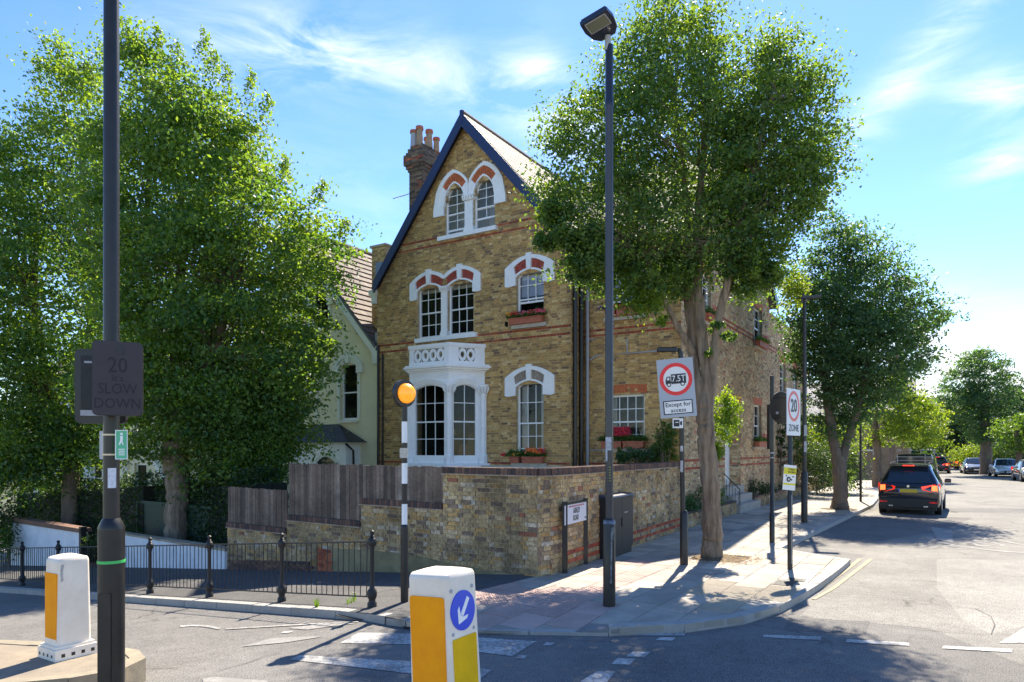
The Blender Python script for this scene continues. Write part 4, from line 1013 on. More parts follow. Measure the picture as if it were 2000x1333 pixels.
for si, (a, c) in enumerate(SEG):
    Ms, L_ = segM(a, c); cols = 3 if si == 1 else 2
    ce = .17 if si == 1 else .13
    x0, x1 = ce, L_-ce
    if si == 2: x1 = L_-.24
    if si == 0: x0 = .24
    window(bm_, Ms, x0, x1, zw0, zsp, cols, (2,2), rise=.16, reveal=.06, sill=0, fw=.045, name='bay_sash') if False else None
    w = window(house, Ms, x0, x1, zw0, zsp, cols, (2,2), rise=.16, reveal=.06, sill=0, fw=.05, curtain=0, room_=False)
    def head(b):
        top = arc_top(x0, x1, zsp, .16, 10); up = [(x, zsp+.402) for x, z in top]
        b.band(up, top, 0, .12); b.box(0, x0, 0.0, .16, zsp-.0, zsp+.402); b.box(x1, L_, 0.0, .16, zsp, zsp+.402)
        b.box(x0, x1, .0, .14, zsl, zw0); b.box(.02, x0, .05, .16, zsl, zsp); b.box(x1, L_-.02, .05, .16, zsl, zsp)
        t2 = arc_top(x0-.03, x1+.03, zsp+.05, .17, 10); t3 = arc_top(x0-.07, x1+.07, zsp+.11, .18, 10); t4 = arc_top(x0-.1, x1+.1, zsp+.16, .17, 10)
        b.band(t3, t2, -.035, .0); b.band(t4, t3, -.06, .0)
    one('bay_head', WHITE, bm_, Ms, head)
for (x, y, ww_) in ((xb_, -P, .20), (xc, -P, .20), (xd, -.10, .20), (xa, -.10, .20)):
    def pil(b):
        b.tube([(x,y+.03,zsl),(x,y+.03,zsl+.24)], .135, 8); b.tube([(x,y+.03,zsl+.24),(x,y+.03,zsl+.30)], [.135,.10], 8)
        b.tube([(x,y+.03,zsl+.30),(x,y+.03,zsp-.18)], .10, 8)
        b.tube([(x,y+.03,zsp-.20),(x,y+.03,zsp-.16)], .12, 10); b.tube([(x,y+.03,zsp-.16),(x,y+.03,zsp+.0),(x,y+.03,zsp+.10)], [.10,.13,.175], 10); b.tube([(x,y+.03,zsp+.10),(x,y+.03,zsp+.14)], .185, 8)
        for k in range(10):
            a_ = 2*math.pi*k/10; r1, r2 = .125, .17
            b.tube([(x+r1*math.cos(a_),y+.03+r1*math.sin(a_),zsp-.12),(x+r2*math.cos(a_),y+.03+r2*math.sin(a_),zsp-.02),(x+(r2+.02)*math.cos(a_),y+.03+(r2+.02)*math.sin(a_),zsp+.07)], [.022,.034,.026], 6)
    one('bay_pilaster', WHITE, bm_, FM, pil, smooth=True)
def bayroom(b):
    x0, x1, y0, y1, z0, z1 = -14.88, -12.37, .26, 2.2, 1.2, 4.5
    b.add([(x0,y0,z0),(x1,y0,z0),(x1,y1,z0),(x0,y1,z0),(x0,y0,z1),(x1,y0,z1),(x1,y1,z1),(x0,y1,z1)], [(0,1,2,3),(4,7,6,5),(0,3,7,4),(1,5,6,2),(2,6,7,3)])
    b.slab([(xa+.3,.0),(xb_+.02,-P+.2),(xc-.02,-P+.2),(xd-.3,.0),(xd-.3,.3),(xa+.3,.3)], zw0-.12, zw0-.06)
    b.slab([(xa+.3,.0),(xb_+.02,-P+.2),(xc-.02,-P+.2),(xd-.3,.0),(xd-.3,.3),(xa+.3,.3)], zsp+.20, zsp+.3)
one('room', DARKIN, bm_, FM, bayroom)
one('lampshade', mat('warm_shade', (.35,.25,.12), .8), bm_, FM, lambda b: (b.lathe([(.16,0),(.10,.22)], (-13.9,.6,2.5), 12), b.lathe([(.02,-.6),(.02,0)], (-13.9,.6,2.5), 6)))
one('armchair', mat('armchair', (.16,.12,.08), .9), bm_, FM, lambda b: (b.rbox(-13.6,-12.8,.5,1.1,1.5,2.2,.08), b.rbox(-13.6,-12.8,1.0,1.2,1.5,2.6,.08)))
# balustrade with pierced circles
for si, (a, c) in enumerate(SEG):
    Ms, L_ = segM(a, c)
    def rail(b):
        b.box(-.02, L_+.02, -.04, .14, zb2-.10, zb2); b.box(-.0, L_, -.01, .12, zb2-.14, zb2-.10)
        b.box(0, L_, -.01, .12, zc2, zc2+.10)
        n_ = 4 if si == 1 else 2; m_ = .18 if si == 1 else .32; z0, z1 = zc2+.10, zb2-.14; zc_ = (z0+z1)/2; r = .085
        b.box(0, m_, 0, .11, z0, z1); b.box(L_-m_, L_, 0, .11, z0, z1)
        w_ = (L_-2*m_)/n_
        for k in range(n_):
            cx = m_+w_*(k+.5)
            for q in range(12):      # ring with its corners left open
                t0, t1 = 2*math.pi*q/12, 2*math.pi*(q+1)/12; ro = min(w_/2, (z1-z0)/2)*1.0
                def P2(t, rr): return (cx+rr*math.cos(t)*(w_/2/ro if rr > r else .8), zc_+rr*math.sin(t)*((z1-z0)/2/ro if rr > r else 1.15))
                b.prism([P2(t0, r), P2(t0, ro), P2(t1, ro), P2(t1, r)], .02, .09)
            for sx in (-1, 1): b.box(cx+sx*w_/2-.018, cx+sx*w_/2+.018, .02, .09, z0, z0+.06); b.box(cx+sx*w_/2-.018, cx+sx*w_/2+.018, .02, .09, z1-.06, z1)
    one('balustrade', WHITE, bm_, Ms, rail)
one('balustrade_back', mat('bay_roof', (.10,.10,.11), .8), bm_, FM, lambda b: b.slab([(xa+.15,0),(xb_+.08,-P+.16),(xc-.08,-P+.16),(xd-.15,0)], zc2+.003, zc2+.03))

# ---- chimney
def chim(b):
    cu, cv = 16.45, 20.0
    def bx(du, dv, z0, z1): 
        b.M = frame(rp(cu, cv, -.2), -D1, D2); b.box(-du, du, -dv, dv, z0, z1)
    bx(.31,.55,7.5,12.4); bx(.35,.59,12.4,12.50); bx(.40,.64,12.50,12.62); bx(.46,.70,12.62,13.0); bx(.40,.64,13.0,13.1); bx(.35,.59,13.1,13.22)
    bx(.28,.52,13.22,13.36)
ch = one('chimney', mat('sooty_mortar', (.12,.10,.08), .95, var=.4), house, Matrix.Identity(4), chim)
Mc = frame(rp(16.45,20.0,-.2), -D1, D2)
SOOT = ramp_pair('sooty_brick', [(2,(.13,.09,.065)),(2,(.20,.14,.09)),(1,(.08,.06,.05)),(1,(.26,.19,.12)),(.6,(.30,.11,.06))], dirt=.4)
gl_ = []
for (du, dv, z0, z1) in ((.31,.55,7.5,12.4),(.40,.64,12.50,12.62),(.46,.70,12.62,13.0),(.40,.64,13.0,13.1),(.35,.59,13.1,13.22),(.28,.52,13.22,13.36)):
    gl_.append((ch, Mc @ Matrix.Translation((0,-dv,0)), courses(-du, du, z0, z1, red=(12.82,)), [SOOT, M_RED]))
    gl_.append((ch, frame(rp(16.45,20.0,-.2), D2, D1) @ Matrix.Translation((0,-du,0)), courses(-dv, dv, z0, z1), [SOOT, M_RED]))
emit_bricks(gl_, 0)
POT = mat('chimney_pot', (.34,.24,.16), .8, var=.3, scale=8)
for i, (dx, dy, h, r) in enumerate(((-.22,-.4,.62,.13),(.02,-.36,.72,.13),(.22,-.05,.66,.13),(-.15,.3,.6,.13),(.2,.4,.55,.12))):
    M_ = Mc @ Matrix.Translation((dx,dy,13.36))
    one('chimney_pot', POT if i != 0 else GREYP, ch, M_, lambda b: b.lathe([(r*1.05,0),(r,.08),(r*.88,h*.75),(r*.88,h*.82)], n=12), smooth=True)
    one('pot_rim', TERRA, ch, M_, lambda b: b.lathe([(r*1.05,h*.82),(r*1.15,h*.86),(r*1.1,h)], n=12), smooth=True)
aer = thing('tv_aerial', 'thin television aerial on the left side of the tall chimney stack', 'aerial', Mc @ Matrix.Translation((-.45,-.3,11.4)))
one('boom', LEADM, aer, Mc, lambda b: b.tube([(-.36,-.3,11.75),(-1.2,-.45,11.65)], .014, 6)); 
for k in range(7): one('rod', LEADM, aer, Mc, lambda b: b.tube([(-.5-k*.1,-.44,11.73-k*.012),(-.53-k*.1,-.30,11.74-k*.012)], .008, 4))
# stub of party wall left of the gable
def stub(b): 
    b.M = frame(rp(17.2, 18.3, 0), -D1, D2); b.box(-.32,.34,-.0,.9,5.5,9.25); b.box(-.38,.38,-.06,.95,9.25,9.33)
pw = one('party_wall', MORTAR, house, Matrix.Identity(4), stub)
emit_bricks([(pw, frame(rp(17.2,18.3,0), -D1, D2), courses(-.32,.34,6.0,9.24), PS)], 0)
one('flat_roof_light', mat('blue_grey', (.22,.27,.36), .5), pw, frame(rp(17.2,18.3,0), -D1, D2), lambda b: b.box(-.12,.2,-.03,.0,8.2,8.7))
# ================================================================== NEIGHBOUR
VN = 18.0
FN = frame(tuple(D2*VN), XR, D2)
def fn(px, py): return hit_v(px, py, VN)
nb = thing('cream_house', 'cream rendered house with steep brown tiled gable roof left of the brick house', 'house', yaw(uv(20.9, VN, -1), -A))
ux_ = -20.9; zAn = 10.15; hw = 4.16; zEn = 5.5; s_ = (zAn-zEn)/hw
H_ = []
(nx0, nz0) = fn(665, 822); (nx1, _) = fn(698, 822); nz1 = fn(682, 716)[1]
H_.append((nx0, nx1, nz0, nz1+.05)); 
(mx0, mz0) = fn(588, 770); (mx1, _) = fn(616, 770)
H_.append((mx0, mx1, mz0, nz1+.05))
(ox0, oz0) = fn(607, 645); (ox1, _) = fn(641, 645); oz1 = fn(628, 585)[1]
H_.append((ox0, ox1, oz0, oz1+.03)); H_.append((ox0+.1, ox1-.1, oz1, oz1+.35))
ox2, ox3 = ox0-.35-(ox1-ox0), ox0-.25; H_.append((ox2, ox3, oz0, oz1+.03))
panel(FN, ux_-hw, ux_+hw+.05, -4, 11, H_, cuts=[((ux_, zAn-.05), (-s_, 1)), ((ux_, zAn-.05), (s_, 1))]).build('front_wall', CREAM, nb)
window(nb, FN, nx0, nx1, nz0, nz1, 1, (1,1), rise=.12, fw=.07, siller=CREAMW, sillout=.12)
window(nb, FN, mx0, mx1, mz0, nz1, 1, (1,1), rise=.12, fw=.07, siller=CREAMW)
window(nb, FN, ox0, ox1, oz0, oz1, 1, (1,1), rise=.40, kind='goth', fw=.07, siller=CREAMW, sillout=.12)
window(nb, FN, ox2, ox3, oz0, oz1, 1, (1,1), rise=.40, kind='goth', fw=.07, siller=CREAMW, sillout=.12)
def cream_hood(b, x0, x1, zs, goth=False):
    n = 10; k = 'goth' if goth else 'seg'; r = .40 if goth else .12
    inn = arc_top(x0-.01, x1+.01, zs, r, n, k); o = arc_top(x0-.30, x1+.30, zs+.04, r+.30, n, k); m_ = arc_top(x0-.18, x1+.18, zs, r+.20, n, k)
    b.band(m_, inn, -.05, .02); b.band(o, m_, -.09, .02)
    for s in (-1, 1):
        xa_, xb2 = (x0-.30, x0-.01) if s < 0 else (x1+.01, x1+.30)
        b.box(xa_, xb2, -.088, .02, zs-.22, zs+.02); b.box(xa_+(-.06 if s < 0 else .02), xb2+(-.02 if s<0 else .06), -.12, .02, zs-.27, zs-.22)
    if not goth: b.box((x0+x1)/2-.09, (x0+x1)/2+.09, -.12, .02, zs+.12, zs+.50)
    for s in (-1, 1):                               # flat side trims down to the sill
        x = x0-.16 if s < 0 else x1+.02; b.box(x, x+.14, -.03, .02, zs-(1.9 if not goth else 1.1), zs-.2)
one('window_surround', CREAMW, nb, FN, lambda b: cream_hood(b, nx0, nx1, nz1)); one('window_surround', CREAMW, nb, FN, lambda b: cream_hood(b, mx0, mx1, nz1))
one('window_surround', CREAMW, nb, FN, lambda b: cream_hood(b, ox0, ox1, oz1, True)); one('window_surround', CREAMW, nb, FN, lambda b: cream_hood(b, ox2, ox3, oz1, True))
for s in (1, -1):
    one('bargeboard', CREAMW, nb, FN, lambda b: b.prism([(ux_, zAn+.12),(ux_+s*(hw+.12), zEn-.02),(ux_+s*(hw+.12), zEn-.50),(ux_+s*(hw-.15), zEn-.50),(ux_+s*(hw-.2), zEn-.1),(ux_, zAn-.35)][::s], -.34, -.28))
    one('soffit', CREAMW, nb, FN, lambda b: b.prism([(ux_, zAn-.02),(ux_+s*(hw+.1), zEn-.14),(ux_+s*(hw+.1), zEn-.18),(ux_, zAn-.06)][::s], -.28, .0))
nr = MB(); uA = 20.9
roof_plane(nr, rp(uA,VN-.36,zAn+.2), rp(uA,VN+11,zAn+.2), rp(16.72,VN+11,5.6), rp(16.72,VN-.36,5.6))
roof_plane(nr, rp(uA,VN-.36,zAn+.2), rp(uA,VN+11,zAn+.2), rp(25.1,VN+11,5.6), rp(25.1,VN-.36,5.6))
nroof = nr.build('roof', MATS['roof_underlay'], nb)
d3 = Vector(rp(uA,VN,zAn+.2))-Vector(rp(16.72,VN,5.6))
Mt = frame(rp(16.72,VN-.36,5.6), D2, d3.normalized(), D2.cross(d3.normalized()))
slates(nroof, Mt, 0, 11.3, d3.length, M_TILE, gauge=.33, wd=.30, name='roof_tile', mass='roof_tiles', thick=.045, jit=.004)
one('ridge_tiles', MATS['ridge_tile'], nroof, Matrix.Identity(4), lambda b: [b.tube([rp(uA,VN-.36+i*.45,zAn+.23), rp(uA,VN-.36+i*.45+.44,zAn+.23)], .09, 8) for i in range(25)])
one('side_wall', CREAM, nb, frame(tuple(D1*16.70), D2, D1), lambda b: b.box(VN, VN+10, .0, .1, -4, 5.3))
one('gutter', BLACK, nb, Matrix.Identity(4), lambda b: (b.tube([rp(16.66,VN-.36,5.5), rp(16.66,VN+.4,5.5)], .07, 8), b.tube([rp(16.72,VN-.06,5.5), rp(16.80,VN-.08,4.9), rp(16.80,VN-.08,-1)], .045, 8)))
one('flashing', GREYP, nb, FN, lambda b: b.box(-16.9, -16.7, -.2, .1, 5.6, 6.1))
# bay with hipped roof
by0, by1 = fn(600, 860)[0], fn(712, 860)[0]; bz = fn(660, 862)[1]
one('bay_roof', mat('dark_slate', (.035,.037,.045), .55, var=.3, scale=12), nb, FN, lambda b: b.add([(by0-.5,-.9,bz-.05),(by1+.05,-.9,bz-.05),(by1+.15,0,bz-.05),(by0-.5,0,bz-.05),(by0+.4,-.05,bz+.62),((by0+by1)/2+.25,-.05,bz+.62)], [(0,1,5,4),(1,2,5),(3,0,4),(0,3,2,1)]))
one('bay', WHITE, nb, FN, lambda b: (b.box(fn(636,870)[0], fn(704,870)[0], -.72, 0, -1.6, bz-.14), b.box(by0-.35, fn(636,870)[0], -.5, 0, -1.6, bz-.14)))
one('bay_cornice', CREAMW, nb, FN, lambda b: (b.box(by0-.4, by1-.08, -.80, 0, bz-.14, bz-.06)))
one('bay_arch', CREAMW, nb, FN, lambda b: (b.band(arc_top(fn(645,900)[0], fn(692,900)[0], bz-.75, .30), arc_top(fn(650,900)[0], fn(688,900)[0], bz-.80, .24), -.80, -.72)))
one('bay_glass', CARGLASS, nb, FN, lambda b: b.prism([(fn(650,900)[0],-.6),(fn(688,900)[0],-.6)]+arc_top(fn(650,900)[0], fn(688,900)[0], bz-.80, .24)[::-1], -.735, -.72))
one('downpipe', BLACK, nb, FN, lambda b: b.tube([(by1-.05,-.86,bz-.1),(by1+.05,-.6,bz-.35),(by1+.05,-.5,-1)], .04, 8))

# cream houses further down the main road, glimpsed under the lime trees
for i, (u, w, z1, m_, lab) in enumerate(((29.8, 8.0, 6.2, CREAM, 'cream house front glimpsed between the two lime tree trunks'), (38.5, 8.2, 5.6, mat('pale_blue_render', (.55,.60,.62), .8, var=.1), 'pale grey house glimpsed at the left edge behind the lime trees'))):
    h = thing('far_house', lab, 'house', yaw(uv(u, VN, -2), -A))
    X = -u
    HH = [(X-2.6, X-1.6, -.4, 1.4), (X+.2, X+1.4, -.4, 1.5), (X-2.6, X-1.6, 2.6, 4.2), (X+.4, X+1.4, 2.6, 4.2), (X+2.2, X+3.2, -.4, 1.6)]
    panel(FN, X-w/2, X+w/2, -5, z1, HH).build('front_wall', m_, h)
    for q in HH: window(h, FN, q[0], q[1], q[2], q[3], 1, (1,1), fw=.09, siller=CREAMW)
    b = MB(); roof_plane(b, rp(u-w/2-.1,VN-.4,z1), rp(u+w/2+.1,VN-.4,z1), rp(u+w/2+.1,VN+4,z1+3.6), rp(u-w/2-.1,VN+4,z1+3.6)); b.build('roof', MATS['roof_underlay'], h)
    one('gable_trim', WPAINT, h, FN, lambda b: (b.prism([(X-.6,2.0),(X+1.2,.3),(X+1.2,0),(X-.6,1.7)], -.5, -.3), b.tube([(X-3.4,-.1,-2),(X-3.4,-.1,z1-.2)], .05, 6), b.tube([(X-3.1,-.1,-2),(X-3.1,-.1,z1-.2)], .05, 6)))
    one('dark_porch', BLACK, h, FN, lambda b: b.box(X+.2, X+1.3, -.3, -.02, -2.5, 1.0))

# ================================================================== GARDEN WALL
gw = thing('garden_wall', 'low weathered brick garden wall with dark brick coping turning the street corner', 'wall', frame((0.405,10.93,0), tuple(-DR), (-DR.y*-1*-1, 0, 0)) if False else Matrix.Translation((0.405,10.93,-.1)))
W0 = Vector((0.405,10.93,0)); WT = .24; groups = []
def seg_frame(a, c):
    d = (c-a).normalized(); return frame(tuple(a), d, Vector((-d.y, d.x, 0))), (c-a).length
# stepped part down the main road: s from W0; each piece keeps its own coping height
steps = [(0.0, 1.976, 1.60), (1.976, 4.07, .97), (4.07, 6.36, .53), (6.36, 8.56, .24)]
Mm = frame(tuple(W0), -DR, Vector((.583,.812,0)))      # x runs from left to right towards the corner
for (s0, s1, zt) in steps:
    zb = -.09*s1-.35
    one('wall_core', MORTAR_D, gw, Mm, lambda b: b.box(-s1, -s0, .0, WT, zb, zt))
    n = int((zt-zb)/.075); z0 = zt-n*.075
    lo = lambda z, s0=s0, s1=s1: (max(-s1, -(z+.38)/-.09 if False else -s1), -s0)
    groups.append((gw, Mm, courses(-s1, -s0, z0, zt, yf=-.012, rough=.005, depth=.04), [M_MIXED, M_RED]))
    # brick-on-edge coping
    k = -s1
    arr = []
    while k < -s0-.01:
        arr.append((k+.004, min(k+.071, -s0), zt+.002, zt+.11+random.uniform(-.004,.004), -.05, WT+.1, 0)); k += .075
    groups.append((gw, Mm, np.array(arr), [M_COPE, M_COPE]))
    one('coping_tile', STONE if False else MORTAR_D, gw, Mm, lambda b: b.box(-s1, -s0, -.065, WT+.05, zt-.018, zt))
# a proper return end where each step drops
pts = [W0, WALLP[1], WALLP[2], WALLP[3]]
for i in range(3):
    a, c = pts[i], pts[i+1]; Ms, L_ = seg_frame(a, c)
    one('wall_core', MORTAR_D, gw, Ms, lambda b: b.box(0, L_, .0, WT, -.35, 1.58))
    groups.append((gw, Ms, courses(0, L_, .025-.375, 1.60, yf=-.012, rough=.005, depth=.04, red=(.14,.29) if i == 2 else (), off=i), [M_MIXED, M_RED]))
    arr = []; k = 0
    while k < L_-.01: arr.append((k+.004, min(k+.071, L_), 1.602, 1.71+random.uniform(-.004,.004), -.05, WT+.1, 0)); k += .075
    groups.append((gw, Ms, np.array(arr), [M_COPE, M_COPE]))
    one('coping_tile', MORTAR_D, gw, Ms, lambda b: b.box(0, L_, -.065, WT+.05, 1.58, 1.60))
emit_bricks(groups, 300)
# mossy rendered foot and a red brick patch
one('rendered_foot', PLINTHR, gw, Mm, lambda b: (b.prism([(-5.2,-.62),(-1.5,-.25),(-1.5,.02),(-3.0,.12),(-5.0,.05)], -.03, .0), b.prism([(-1.5,-.25),(.0,-.12),(.0,-.02),(-1.5,.02)], -.028, .0)))
b = []
for r in range(7):
    for k in range(2): b.append((-5.35+k*.225+(r%2)*.05, -5.14+k*.225+(r%2)*.05, -.50+r*.075, -.435+r*.075, -.035, .03, 0))
emit_bricks([(gw, Mm, np.array(b), [M_RED])], 20, name='patch_brick')
b = []
for r in range(3):
    for k in range(13): b.append((-8.5+k*.225+(r%2)*.1, -8.29+k*.225+(r%2)*.1, -.72+r*.075-.0+.018*k, -.655+r*.075+.018*k, -.045, .03, 0))
emit_bricks([(gw, Mm, np.array(b), [M_COPE])], 40, name='plinth_brick')
one('stone_plaque', STONE, gw, Mm, lambda b: b.box(-1.95, -1.83, -.02, 0, 1.22, 1.26))

# timber fence stepped on top of the wall
fen = thing('timber_fence', 'weathered vertical board fence stepped along the top of the garden wall', 'fence', Mm @ Matrix.Translation((-4.0,.1,.9)))
for (s0, s1, z0, z1) in ((1.99, 4.06, 1.08, 1.71), (4.075, 6.35, .64, 1.72), (6.37, 8.6, .35, 1.15)):
    x = -s1
    while x < -s0-.03:
        w = min(random.uniform(.088,.104), -s0-x); dz = random.uniform(-.012,.012); yy = .03+random.uniform(-.006,.006)
        bb = MB(Mm @ Matrix.Translation((x+w/2, yy, z0)) @ Matrix.Rotation(random.uniform(-.006,.006), 4, 'Y') @ Matrix.Rotation(random.uniform(-.08,.08), 4, 'Z'))
        bb.box(-w/2+.003, w/2-.003, 0, .018, 0, z1-z0+dz); bb.build('fence_board', M_PLANK[0], fen); x += w
    one('fence_rail', M_PLANK[0], fen, Mm, lambda b: (b.box(-s1, -s0, .06, .10, z0+.1, z0+.17), b.box(-s1, -s0, .06, .10, z1-.2, z1-.13)))
    one('fence_post', M_PLANK[0], fen, Mm, lambda b: b.box(-s1, -s1+.09, .06, .15, z0-.3, z1+.0))

# white wall further down, with a gap and a second piece
ww1 = thing('white_wall', 'low whitewashed wall behind the railings right of the lamp post', 'wall', Mm @ Matrix.Translation((-11.5,.1,-1)))
def wavy(b, s0, s1, z0, z1, zb):
    n = 6
    top = [(-s1+(s1-s0)*i/n, z0+(z1-z0)*i/n+.02*math.sin(i*2.1)) for i in range(n+1)]
    b.prism([(-s1, zb), (-s0, zb-.0)]+top[::-1], 0, .22)
WWALL = mat('whitewash', (.62,.65,.68), .8, c2=(.78,.80,.82), scale=3, bump=.5, bscale=14)
one('wall_body', WWALL, ww1, Mm, lambda b: wavy(b, 8.62, 14.2, -.28, -.30, -1.8))
one('wall_top', MORTAR_D, ww1, Mm, lambda b: b.prism([(-14.2,-.30),(-8.62,-.33),(-8.62,-.27),(-14.2,-.26)], -.02, .24))
ww2 = thing('white_wall', 'taller white wall piece with brick top left of the lamp post', 'wall', Mm @ Matrix.Translation((-18,.1,-1.4)))
one('wall_body', WWALL, ww2, Mm, lambda b: b.box(-21.5, -16.2, 0, .24, -2.6, -.42))
one('coping', M_COPE[0], ww2, Mm, lambda b: b.prism([(-21.6,-.42),(-16.1,-.42),(-16.1,-.30),(-21.6,-.26)], -.05, .3))
one('gate_pier', BLACKM, ww2, Mm, lambda b: b.box(-16.19, -16.05, -.02, .14, -2.4, -.25))
hb = thing('green_hoarding', 'dark green painted board screen under the lime tree', 'hoarding', Mm @ Matrix.Translation((-13,1.6,-1)))
one('board', mat('dark_green_paint', (.006,.032,.022), .6, var=.2), hb, Mm, lambda b: b.box(-15.8, -11.1, 1.5, 1.56, -1.6, .42))
one('frame', mat('dark_green_frame', (.01,.045,.03), .6), hb, Mm, lambda b: (b.box(-15.85, -15.78, 1.46, 1.6, -1.6, .46), b.box(-11.12, -11.05, 1.46, 1.6, -1.6, .46), b.box(-15.8, -11.1, 1.47, 1.5, .38, .46)))

# ================================================================== PEDESTRIAN RAILING
rl = thing('railing', 'black cast iron pedestrian railing with knobbed posts along the kerb', 'railing', (-1.81,8.94,0))
P0 = Vector((-1.81,8.94,0)); sp = 1.89; NP_ = 11
def post(b, p):
    z = gz(p.x,p.y)
    prof = [(.062,0),(.062,.05),(.045,.07),(.045,.10),(.06,.13),(.066,.17),(.06,.21),(.036,.24),(.030,.30),(.027,.74),(.034,.76),(.03,.78),(.052,.80),(.060,.84),(.052,.88),(.028,.90),(.034,.915),(.02,.93),(.030,.955),(.032,.975),(.02,.99),(.001,.998)]
    b.lathe([(r, h_) for r, h_ in prof], (p.x,p.y,z), 12)
tops = []
for i in range(NP_):
    p = P0+DR*(sp*i); tops.append(p)
    one('post', BLACKM, rl, Matrix.Identity(4), lambda b: post(b, p), smooth=True)
for i in range(NP_-1):
    a, c = tops[i], tops[i+1]; za, zc_ = gz(a.x,a.y), gz(c.x,c.y)
    one('top_rail', BLACKM, rl, Matrix.Identity(4), lambda b: b.tube([(a.x,a.y,za+.845),(c.x,c.y,zc_+.845)], .011, 6))
    one('bottom_rail', BLACKM, rl, Matrix.Identity(4), lambda b: b.tube([(a.x,a.y,za+.13),(c.x,c.y,zc_+.13)], .010, 6))
    n = 17
    for k in range(1, n):
        q = a+(c-a)*(k/n+random.uniform(-.004,.004)); z = za+(zc_-za)*k/n
        lean = random.uniform(-.01,.01)
        one('bar', BLACKM, rl, Matrix.Identity(4), lambda b: b.tube([(q.x,q.y,z+.13),(q.x+lean,q.y,z+.845)], .0065, 5, caps=False))

# ================================================================== STREET FURNITURE
def flange_pole(b, p, segs):
    """segs: list of (z, r)"""
    b.tube([(p.x,p.y,p.z+z) for z, r in segs], [r for z, r in segs], 20)
# left lamp column
lp = thing('lamp_post', 'tall dark lamp column in the left foreground cut off by the top of the picture', 'lamp post', (-2.84,4.9,0))
pL = Vector((-2.84,4.9,0))
one('base_column', POLE, lp, Matrix.Identity(4), lambda b: flange_pole(b, pL, [(-.1,.086),(1.44,.086),(1.455,.086),(1.50,.066),(1.52,.055)]), smooth=True)
one('shaft', POLE, lp, Matrix.Identity(4), lambda b: flange_pole(b, pL, [(1.50,.0525),(4.6,.050),(8.5,.045)]), smooth=True)
one('lantern', LEADM, lp, Matrix.Translation((-2.84,4.9,8.5)), lambda b: b.rbox(-.15,.15,-.1,.5,0,.09,.03))
one('access_door', POLE, lp, Matrix.Translation(pL), lambda b: b.prism([(-.045,.35),(.045,.35),(.045,1.0),(-.045,1.0)], -.089, -.07))
one('green_tie', mat('green_tape', (.06,.50,.12), .4), lp, Matrix.Translation(pL), lambda b: b.tube([(0,0,1.205),(0,.0,1.225)], .0895, 20))
one('paper_sticker', mat('paper', (.62,.63,.70), .7, var=.25, scale=60), lp, Matrix.Translation(pL), lambda b: [b.add([(.054*math.sin(t),-.054*math.cos(t),1.735),(.054*math.sin(t+.2),-.054*math.cos(t+.2),1.735),(.054*math.sin(t+.2),-.054*math.cos(t+.2),1.875),(.054*math.sin(t),-.054*math.cos(t),1.875)], [(0,1,2,3)]) for t in (.1,.3,.5,.7,.9)])
# speed-activated sign box on it: front plate faces right-down the road, second box behind
def rrect(x0, x1, z0, z1, r, n=5):
    p = []
    for cx, cz, a0 in ((x1-r,z1-r,0),(x0+r,z1-r,90),(x0+r,z0+r,180),(x1-r,z0+r,270)):
        for i in range(n+1): a = R(a0+90*i/n); p.append((cx+r*math.cos(a), cz+r*math.sin(a)))
    return p
SB = mat('sign_box_plastic', (.036,.028,.032), .55, var=.12, scale=14); SBL = mat('sign_box_print', (.012,.008,.011), .6)
Y_ = 4.78; q = at(231, 741, Y_)
MSb = Matrix.Translation(q) @ Matrix.Rotation(R(26), 4, 'Z')
sg = thing('speed_warning_sign', 'unlit dark speed warning box reading SLOW DOWN on the left lamp column', 'sign', MSb)
one('housing', SB, sg, MSb, lambda b: b.prism(rrect(-.148,.148,-.25,.25,.03), -.06, -.0))
one('rim', POLE, sg, MSb, lambda b: b.band([(x*1.025,z*1.015) for x,z in rrect(-.148,.148,-.25,.25,.03)]+[(rrect(-.148,.148,-.25,.25,.03)[0][0]*1.025, rrect(-.148,.148,-.25,.25,.03)[0][1]*1.015)], rrect(-.142,.142,-.244,.244,.03)+[rrect(-.142,.142,-.244,.244,.03)[0]], -.05, .03))
one('sensor', BLACK, sg, MSb, lambda b: b.tube([(.015,-.066,.185),(.015,-.058,.185)], .024, 16))
for s, z, sz in (('20', .085, .15), ('SLOW', -.075, .102), ('DOWN', -.175, .102)): text('lettering', s, sz, SBL, sg, MSb @ Matrix.Translation((.0,-.0615,z)), ext=.0008, xs=.82)
text('lettering', "It's", .06, SBL, sg, MSb @ Matrix.Translation((.0,-.0615,-.0)), ext=.0008)
MSc = Matrix.Translation(at(196, 755, 5.02)) @ Matrix.Rotation(R(16), 4, 'Z')
sg2 = thing('speed_warning_box', 'second dark sign housing behind the SLOW DOWN box showing its open side', 'sign', MSc)
one('housing', POLE, sg2, MSc, lambda b: b.prism(rrect(-.165,.165,-.27,.27,.04), .0, .07))
one('recess', BLACKM, sg2, MSc, lambda b: b.prism(rrect(-.125,.14,-.17,.22,.01), -.004, .0))
one('metal_strip', GREYP, sg2, MSc, lambda b: (b.box(-.125,.14,-.012,-.004,-.215,-.175), b.box(-.10,.10,-.012,-.004,.165,.18)))
MSg = Matrix.Translation(at(237, 869, 4.82)) @ Matrix.Rotation(R(38), 4, 'Z')
sgr = thing('green_sign', 'narrow green and white walking route plate on the left lamp column', 'sign', MSg)
one('plate', mat('sign_green', (.10,.48,.26), .4), sgr, MSg, lambda b: b.box(-.035,.035,-.004,0,-.1,.1))
one('border', WPAINT, sgr, MSg, lambda b: (b.box(-.038,-.033,-.006,0,-.102,.102), b.box(.033,.038,-.006,0,-.102,.102), b.box(-.033,.033,-.006,0,.097,.102), b.box(-.033,.033,-.006,0,-.102,-.097)))
